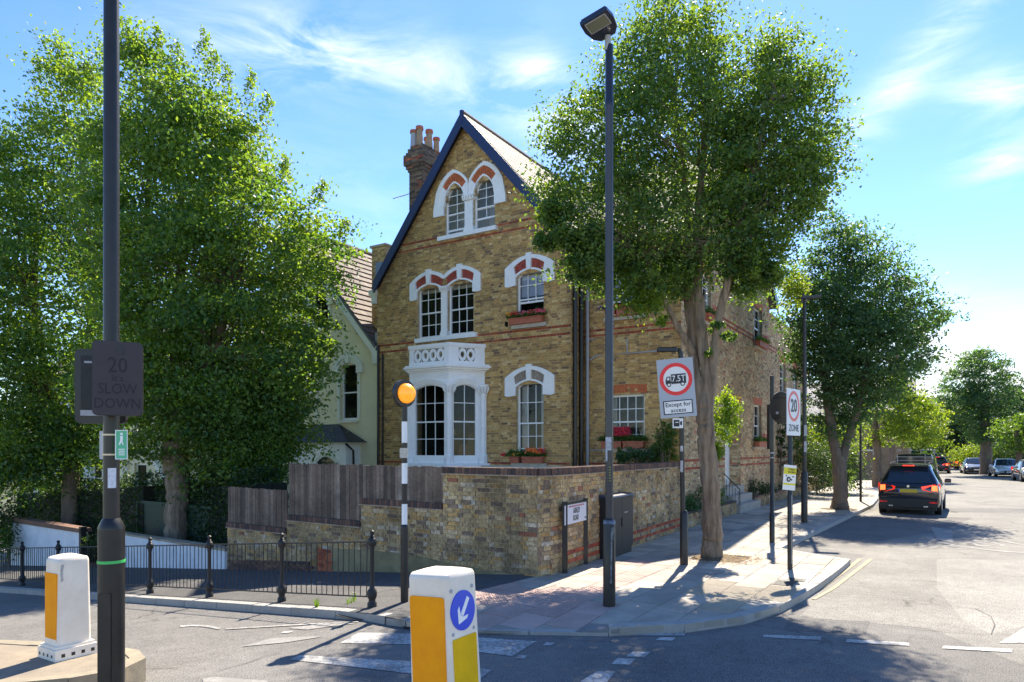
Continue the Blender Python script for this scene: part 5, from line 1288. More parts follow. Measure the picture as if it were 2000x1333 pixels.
one('walking_figure', WPAINT, sgr, MSg, lambda b: (b.tube([(0,-.005,.075),(0,-.0045,.075)], .009, 8), b.prism([(-.009,.062),(.009,.062),(.007,.025),(.014,-.0),(.006,-.0),(0,.018),(-.010,-.002),(-.018,.0),(-.008,.03)], -.005, -.004)))
for k in range(4): one('small_print', WPAINT, sgr, MSg, lambda b: b.box(-.02+.003*(k%2),.02,-.005,-.004,-.035-k*.013,-.029-k*.013))
MSh = Matrix.Translation(at(199, 870, 4.95)) @ Matrix.Rotation(R(-40), 4, 'Z')
sgb = thing('small_sign', 'bare metal back of a small sign on the left side of the lamp column', 'sign', MSh)
one('plate', GREYP, sgb, MSh, lambda b: b.box(-.035,.035,-.004,0,-.1,.1)); 
for z in (.07,-.07): one('clip', mat('clip_metal', (.45,.38,.30), .35, metal=.8), lp, Matrix.Translation((-2.84,4.9,EYE+(HZ-869)*4.9/F+z)), lambda b: b.tube([(0,0,-.006),(0,0,.006)], .057, 16))

# belisha beacon
pB = G(790,1175,0); 
bb_ = thing('belisha_beacon', 'black and white striped crossing beacon with amber globe in front of the garden wall', 'crossing beacon', pB)
one('base_column', BLACK, bb_, Matrix.Identity(4), lambda b: flange_pole(b, pB, [(-.05,.052),(.98,.052),(1.0,.05),(1.02,.036)]), smooth=True)
zz = [(1.02,1.29,0),(1.29,1.56,1),(1.56,1.83,0),(1.83,2.10,1),(2.10,2.38,0),(2.38,2.64,1)]
for z0, z1, k in zz: one('band', BLACK if k else WPAINT, bb_, Matrix.Identity(4), lambda b: flange_pole(b, pB, [(z0,.037),(z1,.037)]), smooth=True)
Mg = Matrix.Translation((pB.x+.015, pB.y, EYE+(HZ-769)*pB.y/F))
AMBER = mat('amber_globe', (.90,.33,.015), .3, coat=.5, emit=((1,.35,.02), .25))
def globe(b, r=.135, sx=1):
    pr = [(r*math.sin(R(a)), -r*math.cos(R(a))) for a in range(0, 181, 12)]; b.lathe([(max(x,.001), z) for x, z in pr], (0,0,0), 24)
one('globe', AMBER, bb_, Mg, globe, smooth=True)
Mr = Mg @ Matrix.Rotation(R(-58), 4, 'Z')
def ringf(b):
    n = 28; b_ = [(math.cos(2*math.pi*i/n), math.sin(2*math.pi*i/n)) for i in range(n+1)]
    b.band([(x*.182, z*.182) for x, z in b_], [(x*.132, z*.132) for x, z in b_], -.02, .035)
Mr = Matrix.Translation((pB.x-.0, pB.y, EYE+(HZ-769)*pB.y/F)) @ Matrix.Rotation(R(50), 4, 'Z')
one('ring', BLACK, bb_, Mr, ringf)
one('sticker', mat('cream_sticker', (.55,.50,.42), .7, var=.2, scale=50), bb_, Matrix.Translation(pB), lambda b: b.box(-.055,.045,-.046,-.036,1.90,2.03))

# tall lamp in the centre right
pR = G(1190,1183,0)
lr = thing('lamp_post', 'tall dark lamp column with flat tilted floodlight head standing on the corner pavement', 'lamp post', pR)
one('base_column', POLE, lr, Matrix.Identity(4), lambda b: flange_pole(b, pR, [(-.05,.080),(1.06,.080),(1.08,.072),(1.13,.05)]), smooth=True)
one('shaft', mat('shaft_paint', (.012,.015,.03), .35, var=.2, coat=.2), lr, Matrix.Identity(4), lambda b: flange_pole(b, pR, [(1.1,.050),(3.0,.052),(6.4,.052),(6.42,.058),(6.5,.058),(6.52,.054),(7.22,.05)]), smooth=True)
one('access_door', POLE, lr, Matrix.Translation(pR), lambda b: b.prism([(.0,.25),(.05,.25),(.05,.85),(.0,.85)], -.083, -.05))
one('worn_paint', mat('peeling', (.30,.31,.33), .6, c2=(.03,.03,.03), scale=14), lr, Matrix.Translation(pR), lambda b: b.prism([(.0,.30),(.02,.30),(.03,.9),(.05,.98),(.045,1.02),(.01,1.0)], -.085, -.05))
one('collar', mat('scuffed_blue', (.16,.20,.30), .4, c2=(.04,.05,.07), scale=20), lr, Matrix.Translation(pR), lambda b: b.tube([(0,0,1.055),(0,0,1.10)], [.083,.074], 20))
STK = mat('torn_sticker', (.60,.60,.62), .7, c2=(.25,.24,.24), scale=30)
one('sticker', STK, lr, Matrix.Translation(pR), lambda b: (b.box(-.054,.02,-.058,-.045,2.0,2.17), b.box(-.054,-.030,-.056,-.045,1.86,2.0)))
for k in range(6): one('sticker_mark', mat('olive_mark', (.20,.19,.05), .6), lr, Matrix.Translation(pR), lambda b: b.box(-.01,.012,-.057,-.045,1.60+k*.035,1.62+k*.035))
Mh = Matrix.Translation(at(1187, 72, pR.y)) @ Matrix.Rotation(R(-32), 4, 'Z') @ Matrix.Rotation(R(-12), 4, 'Y')  @ Matrix.Rotation(R(-3), 4, 'X')
HEAD = mat('lamp_head', (.015,.022,.042), .35, coat=.3)
def head_(b):
    out = [(.10,.02),(.17,-.08),(.20,-.25),(.185,-.42),(-.185,-.42),(-.20,-.25),(-.17,-.08),(-.10,.02)]
    b.slab(out, .0, .05)
    b.slab([(x*.9, y*.97-.005) for x, y in out], .05, .075)
one('lamp_head', HEAD, lr, Mh, head_)
one('lens', mat('led_lens', (.18,.20,.14), .3, var=.1, scale=40), lr, Mh, lambda b: b.slab([(-.13,-.38),(.13,-.38),(.13,-.20),(-.13,-.20)], -.006, .0))
one('lens_rim', GREYP, lr, Mh, lambda b: [b.box(*q) for q in ((-.14,.14,-.392,-.382,-.01,-.0),(-.14,.14,-.198,-.188,-.01,-.0),(-.142,-.131,-.382,-.198,-.01,0),(.131,.142,-.382,-.198,-.01,0))])
one('spigot', GREYP, lr, Matrix.Translation(at(1187, 72, pR.y)), lambda b: b.tube([(0,0,-.18),(0,-.02,.0)], .04, 12))

# refuge bollards
PLW = mat('bollard_plastic', (.90,.82,.70), .5, c2=(.72,.61,.48), scale=2.6)
ORG = mat('orange_panel', (.95,.37,.008), .75, c2=(.86,.30,.01), scale=6, spec=.15); YEL = mat('yellow_panel', (.84,.50,.008), .75, c2=(.72,.42,.01), scale=6, spec=.15)
BLUE = mat('sign_blue', (.025,.075,.62), .35)
def bollard(corner, w1, w2, h, label, panels, base=False, lean=0):
    """corner: nearest foot; w1 along D1 (left face), w2 along D2 (right face)"""
    M_ = frame(tuple(corner), -D1, D2)            # x to the right along the left face, which ends at 0
    t = thing('bollard', label, 'bollard', M_)
    M_ = M_ @ Matrix.Translation((-w1/2, w2/2, 0)) @ Matrix.Rotation(lean, 4, 'Y') @ Matrix.Translation((w1/2, -w2/2, 0))
    def body(b):
        tp = .012
        def rr(i, z, lift=0):
            X0, X1, Y0, Y1 = -w1+i, -i, i, w2-i; c = .03; r_ = []
            for (cx, cy, a0) in ((X1-c,Y1-c,0),(X0+c,Y1-c,90),(X0+c,Y0+c,180),(X1-c,Y0+c,270)):
                for k in range(4): a = R(a0+30*k); x, y = cx+c*math.cos(a), cy+c*math.sin(a); r_.append((x, y, z+lift*(1-((y-w2/2)/(w2/2))**2)))
            return r_
        L_ = [rr(0, 0), rr(0, .05), rr(tp*.5, h*.5), rr(tp, h-.035, .0), rr(tp, h-.03, .02), rr(tp+.004, h-.010, .030), rr(tp+.012, h, .034), rr(tp+.07, h+.004, .036)]
        n = 16; v = sum(L_, []); f = [(k*n+i, k*n+(i+1)%n, (k+1)*n+(i+1)%n, (k+1)*n+i) for k in range(len(L_)-1) for i in range(n)]
        f.append(tuple(range((len(L_)-1)*n, len(L_)*n))); b.add(v, f)
    one('body', PLW, t, M_, body, smooth=True)
    Mlf = M_ @ Matrix.Translation((0,.0,0)); Mrf = M_ @ frame((0,0,0), (0,1,0), (-1,0,0))
    return t, Mlf, Mrf
cR = G(0,0) if False else Vector((-.385,4.64,0))
b1, ML, MR_ = bollard(cR, .38, .36, 1.13, 'white bollard with orange panel and blue arrow disc in the centre foreground', None, lean=R(-3))
one('orange_panel', ORG, b1, ML, lambda b: b.prism(rrect(-.345,-.045,.10,.99,.02), .0, .03))
one('disc', BLUE, b1, MR_, lambda b: b.tube([(.165,.002,.88),(.165,.03,.88)], .138, 36))
def arrow(b):
    c = (.165, .88); d = Vector((-.58,-.82)); n = Vector((-d.y, d.x))
    def P2(a, o): q = Vector(c)+d*a+n*o; return (q.x, q.y)
    b.prism([P2(-.10,-.017),P2(-.10,.017),P2(.035,.017),P2(.035,-.017)][::-1], -.001, .003)
    b.prism([P2(.105,0),P2(.03,.062),P2(-.0,.062),P2(.04,.017),P2(.04,-.017),P2(-.0,-.062),P2(.03,-.062)], -.0015, .003)
one('arrow', WPAINT, b1, MR_, arrow)
one('yellow_panel', YEL, b1, MR_, lambda b: b.prism(rrect(.035,.305,.10,.70,.012), .000, .02))
for (x, z) in ((.045,1.03),(.285,1.03),(.045,.735),(.285,.735)): one('screw_cap', GREYP, b1, MR_, lambda b: b.tube([(x,.006,z),(x,.03,z)], .014, 12))
cL = G(112,1292,.10); 
b2, ML, MR_ = bollard(cL, .27, .30, .90, 'white bollard with narrow orange panel on the traffic island at the left', None)
one('orange_panel', ORG, b2, ML, lambda b: b.prism(rrect(-.235,-.025,.16,.78,.01), .002, .02))
def plinth(b):
    b.slab([(-.30,-.03),(.03,-.03),(.03,.33),(-.30,.33)], 0, .10); b.slab([(-.285,-.015),(.015,-.015),(.015,.315),(-.285,.315)], .10, .125)
one('plinth', PLW, b2, frame(tuple(cL), -D1, D2), plinth)
for k in range(4): one('base_slot', BLACK, b2, frame(tuple(cL), -D1, D2), lambda b: (b.box(-.27+k*.075,-.25+k*.075,-.033,-.029,.03,.055) if k < 4 else None))
for k in range(4): one('base_slot', BLACK, b2, frame(tuple(cL), -D1, D2), lambda b: b.box(.029,.033,.02+k*.085,.05+k*.085,.03,.06))
one('scuff', mat('scuff', (.25,.25,.26), .8, c2=(.6,.57,.52), scale=60), b2, MR_, lambda b: b.prism([(.035,.70),(.055,.72),(.05,.80),(.06,.86),(.035,.86),(.03,.78)], .008, .02))

# 7.5t weight limit sign
pS = G(1336,1103,0)
ws = thing('sign_post', 'dark post carrying the grey lorry weight limit sign in front of the street tree', 'sign post', pS)
one('base_column', POLE, ws, Matrix.Identity(4), lambda b: flange_pole(b, pS, [(-.05,.070),(.90,.070),(.92,.06),(.95,.044)]), smooth=True)
zt_ = EYE+(HZ-684)*pS.y/F
one('shaft', POLE, ws, Matrix.Identity(4), lambda b: b.tube([(pS.x-.02,pS.y,.9),(pS.x-.04,pS.y,2.2),(pS.x-.06,pS.y,zt_-.06),(pS.x-.09,pS.y,zt_),(pS.x-.16,pS.y,zt_+.015),(pS.x-.40,pS.y-.02,zt_-.01)], [.044,.043,.043,.043,.043,.04], 12), smooth=True)
one('sign_lamp', BLACK, ws, Matrix.Translation((pS.x-.30,pS.y-.02,zt_+.0)), lambda b: b.rbox(-.17,.17,-.07,.07,-.03,.04,.015))
for (z, h) in ((1.62,.20),(1.98,.10)): one('sticker', STK, ws, Matrix.Translation((pS.x-.03,pS.y,0)), lambda b: b.box(-.045,-.0,-.05,-.04,z,z+h))
ks = F/pS.y
Mw = Matrix.Translation(at(1321.5, 758, pS.y-.07)) @ Matrix.Rotation(R(-8), 4, 'Z') @ Matrix.Rotation(R(-4.5), 4, 'Y')
SGREY = mat('sign_grey', (.40,.43,.47), .45); SWHITE = mat('sign_white', (.82,.80,.76), .4); SRED = mat('sign_red', (.85,.012,.015), .35); SBLACK = mat('sign_black', (.02,.02,.022), .5)
wl = thing('weight_limit_sign', 'grey plate with red ringed lorry symbol 7.5T and Except for access panel', 'sign', Mw)
k_ = 1/ks
def Z(px): return px*k_
one('backing_plate', SGREY, wl, Mw, lambda b: b.prism(rrect(-Z(34.5),Z(34.5),-Z(57),Z(57),.01), 0, .012))
n = 40
cz = Z(17); circ = [(math.cos(2*math.pi*i/n), math.sin(2*math.pi*i/n)) for i in range(n+1)]
one('disc', SWHITE, wl, Mw, lambda b: b.prism([(x*Z(26), cz+z*Z(26)) for x, z in circ[:-1]], -.003, .0))
one('red_ring', SRED, wl, Mw, lambda b: b.band([(x*Z(31), cz+z*Z(31.5)) for x, z in circ], [(x*Z(24), cz+z*Z(24.5)) for x, z in circ], -.006, -.001))
def lorry(b):
    def q(x, z): return (Z(x), cz+Z(z))
    b.prism([q(-9,-9),q(19,-9),q(19,10),q(-9,10)], -.006, -.003)
    b.prism([q(-20,-9),q(-10.2,-9),q(-10.2,6),q(-17,6),q(-20,-1)], -.006, -.003)
    b.prism([q(-11,-7),q(-8,-7),q(-8,-4),q(-11,-4)], -.0058, -.003)
one('lorry_symbol', SBLACK, wl, Mw, lorry)
one('cab_window', SWHITE, wl, Mw, lambda b: b.prism([(Z(-17.5), cz+Z(-1)),(Z(-12.5), cz+Z(-1)),(Z(-12.5), cz+Z(4)),(Z(-16), cz+Z(4))], -.008, -.006))
for x in (-14, 12): 
    one('wheel_symbol', SBLACK, wl, Mw, lambda b: b.tube([(Z(x),-.007,cz-Z(10)),(Z(x),-.003,cz-Z(10))], Z(4.2), 16))
    one('wheel_hub', SWHITE, wl, Mw, lambda b: b.tube([(Z(x),-.009,cz-Z(10)),(Z(x),-.007,cz-Z(10))], Z(2.4), 12))
text('lettering', '7.5T', Z(17), SWHITE, wl, Mw @ Matrix.Translation((Z(5),-.007,cz+Z(.5))), xs=.85, bold=.0008)
one('access_panel', SWHITE, wl, Mw, lambda b: b.prism(rrect(-Z(28),Z(28),-Z(51),-Z(24),.012), -.003, 0))
rr_ = rrect(-Z(28),Z(28),-Z(51),-Z(24),.012); ri_ = rrect(-Z(26),Z(26),-Z(49.2),-Z(25.8),.008)
one('panel_border', SBLACK, wl, Mw, lambda b: b.band(rr_+[rr_[0]], ri_+[ri_[0]], -.005, -.001))
text('lettering', 'Except for', Z(11.5), SBLACK, wl, Mw @ Matrix.Translation((0,-.004,-Z(32.5))), bold=.0012)
text('lettering', 'access', Z(11.5), SBLACK, wl, Mw @ Matrix.Translation((0,-.004,-Z(43.5))), bold=.0012)
Mc2 = Matrix.Translation(at(1324, 827, pS.y-.06)) @ Matrix.Rotation(R(-6), 4, 'Z')
cs = thing('camera_sign', 'small square camera symbol plate below the weight limit sign', 'sign', Mc2)
one('plate', SWHITE, cs, Mc2, lambda b: b.box(-Z(10),Z(10),0,.006,-Z(9.5),Z(9.5)))
one('camera_symbol', SBLACK, cs, Mc2, lambda b: (b.box(-Z(8),Z(3),-.002,0,-Z(6.5),Z(6.5)), b.prism([(Z(4),-Z(3)),(Z(8),-Z(4.5)),(Z(8),Z(4.5)),(Z(4),Z(3))], -.002, 0)))
one('camera_lens', SWHITE, cs, Mc2, lambda b: b.box(-Z(5),Z(1),-.004,-.002,Z(1),Z(2.4)))

# 20 zone sign
pZ = G(1543,1112,0)
zp = thing('sign_post', 'thin dark post with the 20 zone plate near the kerb build-out', 'sign post', pZ)
one('shaft', POLE, zp, Matrix.Identity(4), lambda b: flange_pole(b, pZ, [(-.05,.042),(1.25,.042),(1.26,.038),(3.03,.038)]), smooth=True)
one('stripe', GREYP, zp, Matrix.Translation(pZ), lambda b: b.box(.008,.016,-.043,-.03,.1,1.25))
kz = F/pZ.y
Mz = Matrix.Translation((pZ.x+.04, pZ.y-.06, EYE+(HZ-806)/kz)) @ Matrix.Rotation(R(47), 4, 'Z')
zs_ = thing('zone_sign', 'white 20 ZONE plate with red ring seen from the side', 'sign', Mz)
one('plate', mat('zone_white', (.66,.68,.70), .45), zs_, Mz, lambda b: b.prism(rrect(-.29,.29,-.39,.39,.02), 0, .01))
one('red_ring', mat('zone_red', (.62,.05,.06), .4), zs_, Mz, lambda b: b.band([(x*.245, .10+z*.255) for x, z in circ], [(x*.195, .10+z*.205) for x, z in circ], -.004, 0))
text('lettering', '20', .30, SBLACK, zs_, Mz @ Matrix.Translation((0,-.003,.10)), bold=.006, xs=.9)
text('lettering', 'ZONE', .16, mat('sign_dark_grey', (.12,.13,.15), .5), zs_, Mz @ Matrix.Translation((0,-.003,-.27)), bold=.003)
Mz2 = Matrix.Translation((pZ.x-.10, pZ.y+.12, EYE+(HZ-796)/kz)) @ Matrix.Rotation(R(28), 4, 'Z')
zb_ = thing('round_sign_back', 'round dark sign back on the 20 zone post, left of the white plate', 'sign', Mz2)
one('disc', BLACKM, zb_, Mz2, lambda b: b.tube([(0,.0,0),(0,.008,0)], .275, 36))
one('label', GREYP, zb_, Mz2, lambda b: b.box(-.13,-.07,-.003,0,-.11,-.07))
one('rail', BLACK, zb_, Mz2, lambda b: (b.box(-.2,.2,-.02,0,.18,.21), b.box(-.2,.2,-.02,0,-.17,-.14)))
Mp = Matrix.Translation((pZ.x-.03, pZ.y-.06, EYE+(HZ-933)/kz)) @ Matrix.Rotation(R(20), 4, 'Z') @ Matrix.Rotation(R(5), 4, 'Y')
po = thing('notice_board', 'yellow and white notice plate tied low on the 20 zone post', 'notice', Mp)
one('plate', SWHITE, po, Mp, lambda b: b.box(-.13,.13,0,.006,-.21,.21))
one('yellow_band', mat('notice_yellow', (.72,.62,.02), .5), po, Mp, lambda b: (b.box(-.128,.128,-.002,0,.055,.165), b.box(-.128,.128,-.002,0,-.125,-.095)))
for k, (s, z) in enumerate((('STREET', .135), ('WORKS', .09))): text('lettering', s, .045, SBLACK, po, Mp @ Matrix.Translation((.035,-.003,z)), bold=.0008)
one('symbol', SBLACK, po, Mp, lambda b: (b.tube([(-.02,-.004,-.03),(-.02,-.002,-.03)], .045, 8), b.box(-.085,-.06,-.003,0,.02,.04), b.box(.05,.09,-.003,0,.01,.025), b.box(.0,.05,-.003,0,-.045,-.02)))
one('symbol_inner', SWHITE, po, Mp, lambda b: b.tube([(-.02,-.006,-.03),(-.02,-.004,-.03)], .018, 8))

# second thin post with meter box
pQ = G(1508,1060,0)
tp = thing('signal_post', 'plain dark post with narrow equipment box left of the 20 zone post', 'post', pQ)
kq = F/pQ.y
one('shaft', POLE, tp, Matrix.Identity(4), lambda b: flange_pole(b, pQ, [(-.05,.055),(.62,.055),(.64,.042),(2.0,.042),(EYE+(HZ-735)/kq,.042)]), smooth=True)
one('box', BLACK, tp, Matrix.Translation(pQ), lambda b: b.rbox(-.09,.0,-.09,.07,2.02,3.0,.01))
one('band_clip', GREYP, tp, Matrix.Translation(pQ), lambda b: (b.tube([(0,0,1.93),(0,0,1.96)], .05, 12), b.tube([(0,0,1.83),(0,0,1.85)], .05, 12)))

# smaller lamp on the side street
pC = G(1571,1021,0); kc = F/pC.y
l3 = thing('lamp_post', 'slim dark street lamp with short flat arm in front of the second tree', 'lamp post', pC)
one('base_column', POLE, l3, Matrix.Identity(4), lambda b: flange_pole(b, pC, [(-.05,.085),(1.35,.085),(1.42,.055)]), smooth=True)
one('shaft', POLE, l3, Matrix.Identity(4), lambda b: flange_pole(b, pC, [(1.4,.055),(6.2,.045)]), smooth=True)
one('lantern', LEADM, l3, Matrix.Translation((pC.x,pC.y,6.2)) @ Matrix.Rotation(R(-20), 4, 'Z'), lambda b: (b.box(-.05,.42,-.12,.12,0,.06), b.box(-.08,.0,-.03,.03,-.1,.08), b.tube([(-.02,0,.06),(-.02,0,.14)], .03, 8)))
for z in (1.95, 2.4): one('sticker', STK, l3, Matrix.Translation(pC), lambda b: b.box(-.03,.045,-.062,-.05,z,z+.3))
pD = G(1681,980,0)
l4 = thing('sign_post', 'bare thin post beside the dark parked car', 'post', pD)
one('shaft', POLE, l4, Matrix.Identity(4), lambda b: flange_pole(b, pD, [(-.05,.045),(3.0,.045)]), smooth=True); one('cap', GREYP, l4, Matrix.Identity(4), lambda b: flange_pole(b, pD, [(3.0,.05),(3.06,.02)]))
one('crossbar', GREYP, l4, Matrix.Translation(pD), lambda b: b.box(-.9,.9,.6,.66,1.15,1.22)) if False else None

# street name plate
pa, pb_ = G(1103,1120,0), G(1143,1103,0)
Mn_, Ln = seg_frame(pa, pb_)
nm = thing('street_name_sign', 'white ASHLEY ROAD name plate on two black posts against the garden wall', 'street sign', pa)
for p in (pa, pb_): one('leg', BLACK, nm, Matrix.Translation(p), lambda b: b.box(-.045,.045,-.02,.03,-.05,1.16))
kp = F/((pa.y+pb_.y)/2)
zN = EYE+(HZ-1001)/kp
Mn_ = frame(tuple(pa+Vector((0,-.03,0))), (pb_-pa).normalized(), Vector((-(pb_-pa).normalized().y, (pb_-pa).normalized().x, 0)))
one('plate', mat('name_plate', (.62,.64,.70), .45), nm, Mn_, lambda b: b.box(-.02, Ln+.06, -.012, .0, zN-.17, zN+.15))
one('plate_top', BLACK, nm, Mn_, lambda b: b.box(-.04, Ln+.08, -.014, .05, zN+.15, zN+.175))
cxn = Ln/2+.02
text('lettering', 'LONDON BOROUGH OF ISLINGTON', .042, mat('plate_red', (.45,.05,.05), .5), nm, Mn_ @ Matrix.Translation((cxn,-.013,zN+.115)), xs=min(1, (Ln+.0)/.82), bold=.0006)
text('lettering', 'ASHLEY', .125, SBLACK, nm, Mn_ @ Matrix.Translation((cxn-.0,-.013,zN+.035)), bold=.004, xs=.72)
text('lettering', 'ROAD', .125, SBLACK, nm, Mn_ @ Matrix.Translation((cxn-.03,-.013,zN-.085)), bold=.004, xs=.72)
text('lettering', 'N19', .055, SBLACK, nm, Mn_ @ Matrix.Translation((Ln-.02,-.013,zN-.12)), bold=.001)

# utility cabinet against the wall
ca = G(1190,1094,0)
dW = (WALLP[3]-WALLP[2]).normalized(); nW = Vector((-dW.y, dW.x, 0))
Mk = frame(tuple(ca), dW, nW)
cb = thing('utility_cabinet', 'dark blue black street cabinet with sloping lid against the garden wall behind the lamp column', 'cabinet', Mk)
CAB = mat('cabinet_paint', (.008,.009,.014), .5, var=.25, scale=4)
def cab(b):
    b.box(0, 1.25, 0, .40, .12, 1.12); b.box(.02,1.23,.02,.38,-.05,.12)
one('body', CAB, cb, Mk, cab)
one('lid', mat('cabinet_lid', (.02,.03,.07), .45, coat=.1), cb, Mk, lambda b: b.add([(-.03,-.03,1.12),(1.28,-.03,1.12),(1.28,.42,1.12),(-.03,.42,1.12),(-.02,-.02,1.15),(1.27,-.02,1.15),(1.27,.41,1.21),(-.02,.41,1.21)], [(0,3,2,1),(4,5,6,7),(0,1,5,4),(1,2,6,5),(2,3,7,6),(3,0,4,7)]))
for x0, x1 in ((.02,.62),(.63,1.23)): one('door', CAB, cb, Mk, lambda b: b.box(x0, x1, -.012, 0, .16, 1.09))
one('label', GREYP, cb, Mk, lambda b: b.box(.75,.92,-.016,-.012,.80,.82)); one('handle', BLACK, cb, Mk, lambda b: b.box(.60,.615,-.03,-.012,.55,.72))
# ================================================================== FOLIAGE
def leaves(name, P, size, m, parent, up=.35, norm=None, asp=.62, rnd=None):
    n = len(P); P = np.asarray(P)
    a = rng.normal(size=(n,3)); a[:,2] += 0; nrm = rng.normal(size=(n,3)); nrm[:,2] += up*2
    nrm /= np.linalg.norm(nrm,axis=1,keepdims=True)
    a -= nrm*np.sum(a*nrm,1,keepdims=True); a /= np.linalg.norm(a,axis=1,keepdims=True); b = np.cross(nrm, a)
    s = (size*rng.uniform(.6,1.25,n))[:,None]
    v = np.stack([P-a*s*.5, P+b*s*asp*.5+a*s*.05, P+a*s*.5, P-b*s*asp*.5+a*s*.05], 1)
    v[:,1] += nrm*s*.08; v[:,3] += nrm*s*.08
    v = v.reshape(-1,3); f = np.arange(4*n).reshape(n,4)
    Mw = WM[parent.name] if parent is not None else Matrix.Identity(4)
    I = np.array(Mw.inverted()); v = v@I[:3,:3].T+I[:3,3]
    me = bpy.data.meshes.new(name); me.vertices.add(4*n); me.vertices.foreach_set('co', v.ravel())
    me.loops.add(4*n); me.loops.foreach_set('vertex_index', f.ravel().astype(np.int32))
    me.polygons.add(n); me.polygons.foreach_set('loop_start', (np.arange(n)*4).astype(np.int32)); me.polygons.foreach_set('loop_total', np.full(n,4,np.int32))
    me.materials.append(m); at_ = me.attributes.new('rnd','FLOAT','FACE')
    r = rng.random(n)*.6+.2 if rnd is None else rnd
    at_.data.foreach_set('value', np.clip(r,0,1).astype(np.float32)); me.update(calc_edges=True)
    return link(name, me, parent, Mw)

def crown(name, parent, m, outline, Y, nc, nl, size, depth=.8, clump=.22, shell=.55, lean=(0,0), spray=1.6, seed=1, bump_=.18, tilt=.1, inn_=.32):
    """outline: rows (py, left px, right px) of the crown's silhouette; its section is an ellipse as deep as it is wide times depth"""
    g = np.random.default_rng(seed); k = F/Y
    rows = sorted(outline, key=lambda r: r[0]); py = np.array([r[0] for r in rows], float)
    z = EYE+(HZ-py)/k; xl = (np.array([r[1] for r in rows])-1000)/k; xr = (np.array([r[2] for r in rows])-1000)/k
    zi = z[::-1]; xl = xl[::-1]; xr = xr[::-1]
    w = np.maximum(xr-xl, .05); 
    zz = g.uniform(zi[0], zi[-1], nc*6); ww = np.interp(zz, zi, w); keep = g.random(nc*6) < (ww/w.max())**1.5+.05
    zz = zz[keep][:nc]; n = len(zz)
    L_ = np.interp(zz, zi, xl); R_ = np.interp(zz, zi, xr); cx = (L_+R_)/2; hw_ = (R_-L_)/2
    th_ = g.uniform(0, 2*math.pi, n); rad = shell+(1-shell)*np.sqrt(g.random(n)); inner = g.random(n) < inn_; rad[inner] = g.random(inner.sum())*.7
    # lumpy outline: boughs stand out, hollows between them
    lob = 1.02+bump_*(np.sin(th_*3+zz*1.1+seed)+np.sin(th_*5-zz*1.9+seed*2)*.6+np.sin(zz*4.1+th_*2)*.5)/2.1
    rad = np.clip(rad*lob, 0, 1.04)
    dmax = np.maximum(hw_*depth, .25)
    X = cx+np.cos(th_)*rad*np.maximum(hw_-clump*.35, .02); YY = Y+np.sin(th_)*rad*dmax
    C = np.stack([X, YY, zz], 1)
    per = nl//n
    out = np.stack([np.cos(th_), np.sin(th_), np.full(n,tilt)], 1); out += g.normal(size=(n,3))*.30; out /= np.linalg.norm(out,axis=1,keepdims=True)
    side = np.cross(out, [0,0,1.]); side /= np.linalg.norm(side,axis=1,keepdims=True); nn_ = np.cross(side, out)
    cs = (clump*g.uniform(.55,1.5,n))[:,None,None]
    gq = np.clip(g.normal(size=(n,per,3)), -1.7, 1.7); P = C[:,None,:]+out[:,None,:]*gq[...,:1]*cs*1.15+side[:,None,:]*gq[...,1:2]*cs*.8+nn_[:,None,:]*(gq[...,2:]*cs*.24-np.abs(gq[...,:1])*cs*.25)
    stray = g.random((n,per,1)) < .015; P = np.where(stray, P+g.normal(size=(n,per,3))*clump*.9, P)
    base = g.random(n)[:,None]*.6+g.random((n,per))*.45-.05
    topn = (zz-zi[0])/(zi[-1]-zi[0]); base += .12*topn[:,None]
    leaves(name, P.reshape(-1,3), size, m, parent, rnd=base.ravel())
    return C
def blob(name, parent, m, c, r, n, size, nc=None, seed=0, up=.35, vert=1.0):
    g = np.random.default_rng(seed+11); nc = nc or max(8, n//25); c = np.array(c)
    d = g.normal(size=(nc,3)); d /= np.linalg.norm(d,axis=1,keepdims=True); d *= (g.random(nc)**.4)[:,None]*(1+.15*np.sin(d[:,:1]*7+seed))
    C = c+d*np.array(r); per = max(1, n//nc); s = min(r)*.22
    P = C[:,None,:]+g.normal(size=(nc,per,3))*s*np.array([1,1,vert])
    return leaves(name, P.reshape(-1,3), size, m, parent, up=up, rnd=(g.random(nc)[:,None]*.6+g.random((nc,per))*.4).ravel())
def limb(parent, name, pts, m, Y, n=10, jit=.03):
    """pts: (px, py, dY, radius px)"""
    P = []; rr = []
    for (px, py, dy, r) in pts: y = Y+dy; P.append(at(px, py, y)); rr.append(r*y/F)
    Q = []; qr = []
    for i in range(len(P)-1):
        for s in range(6):
            t = s/6; Q.append(P[i].lerp(P[i+1], t)+Vector((random.uniform(-1,1),random.uniform(-1,1),0))*rr[i]*.12); qr.append((rr[i]*(1-t)+rr[i+1]*t)*random.uniform(.94,1.06))
    Q.append(P[-1]); qr.append(rr[-1])
    b = MB(); n = n+4; b.tube(Q, qr, n); ph = [random.uniform(0,6.28) for _ in range(4)]
    for i in range(len(Q)):          # fluted, knotty surface
        for k in range(n):
            v = Vector(b.v[i*n+k]); f_ = .05*math.sin(k/n*12.57+ph[0]+i*.15)+.04*math.sin(k/n*31.4+ph[1]+i*.4)+.035*math.sin(i*1.1+ph[2]+k)+random.uniform(-.025,.025)
            b.v[i*n+k] = tuple(Q[i]+(v-Q[i])*(1+f_))
    return b.build(name, m, parent, True)
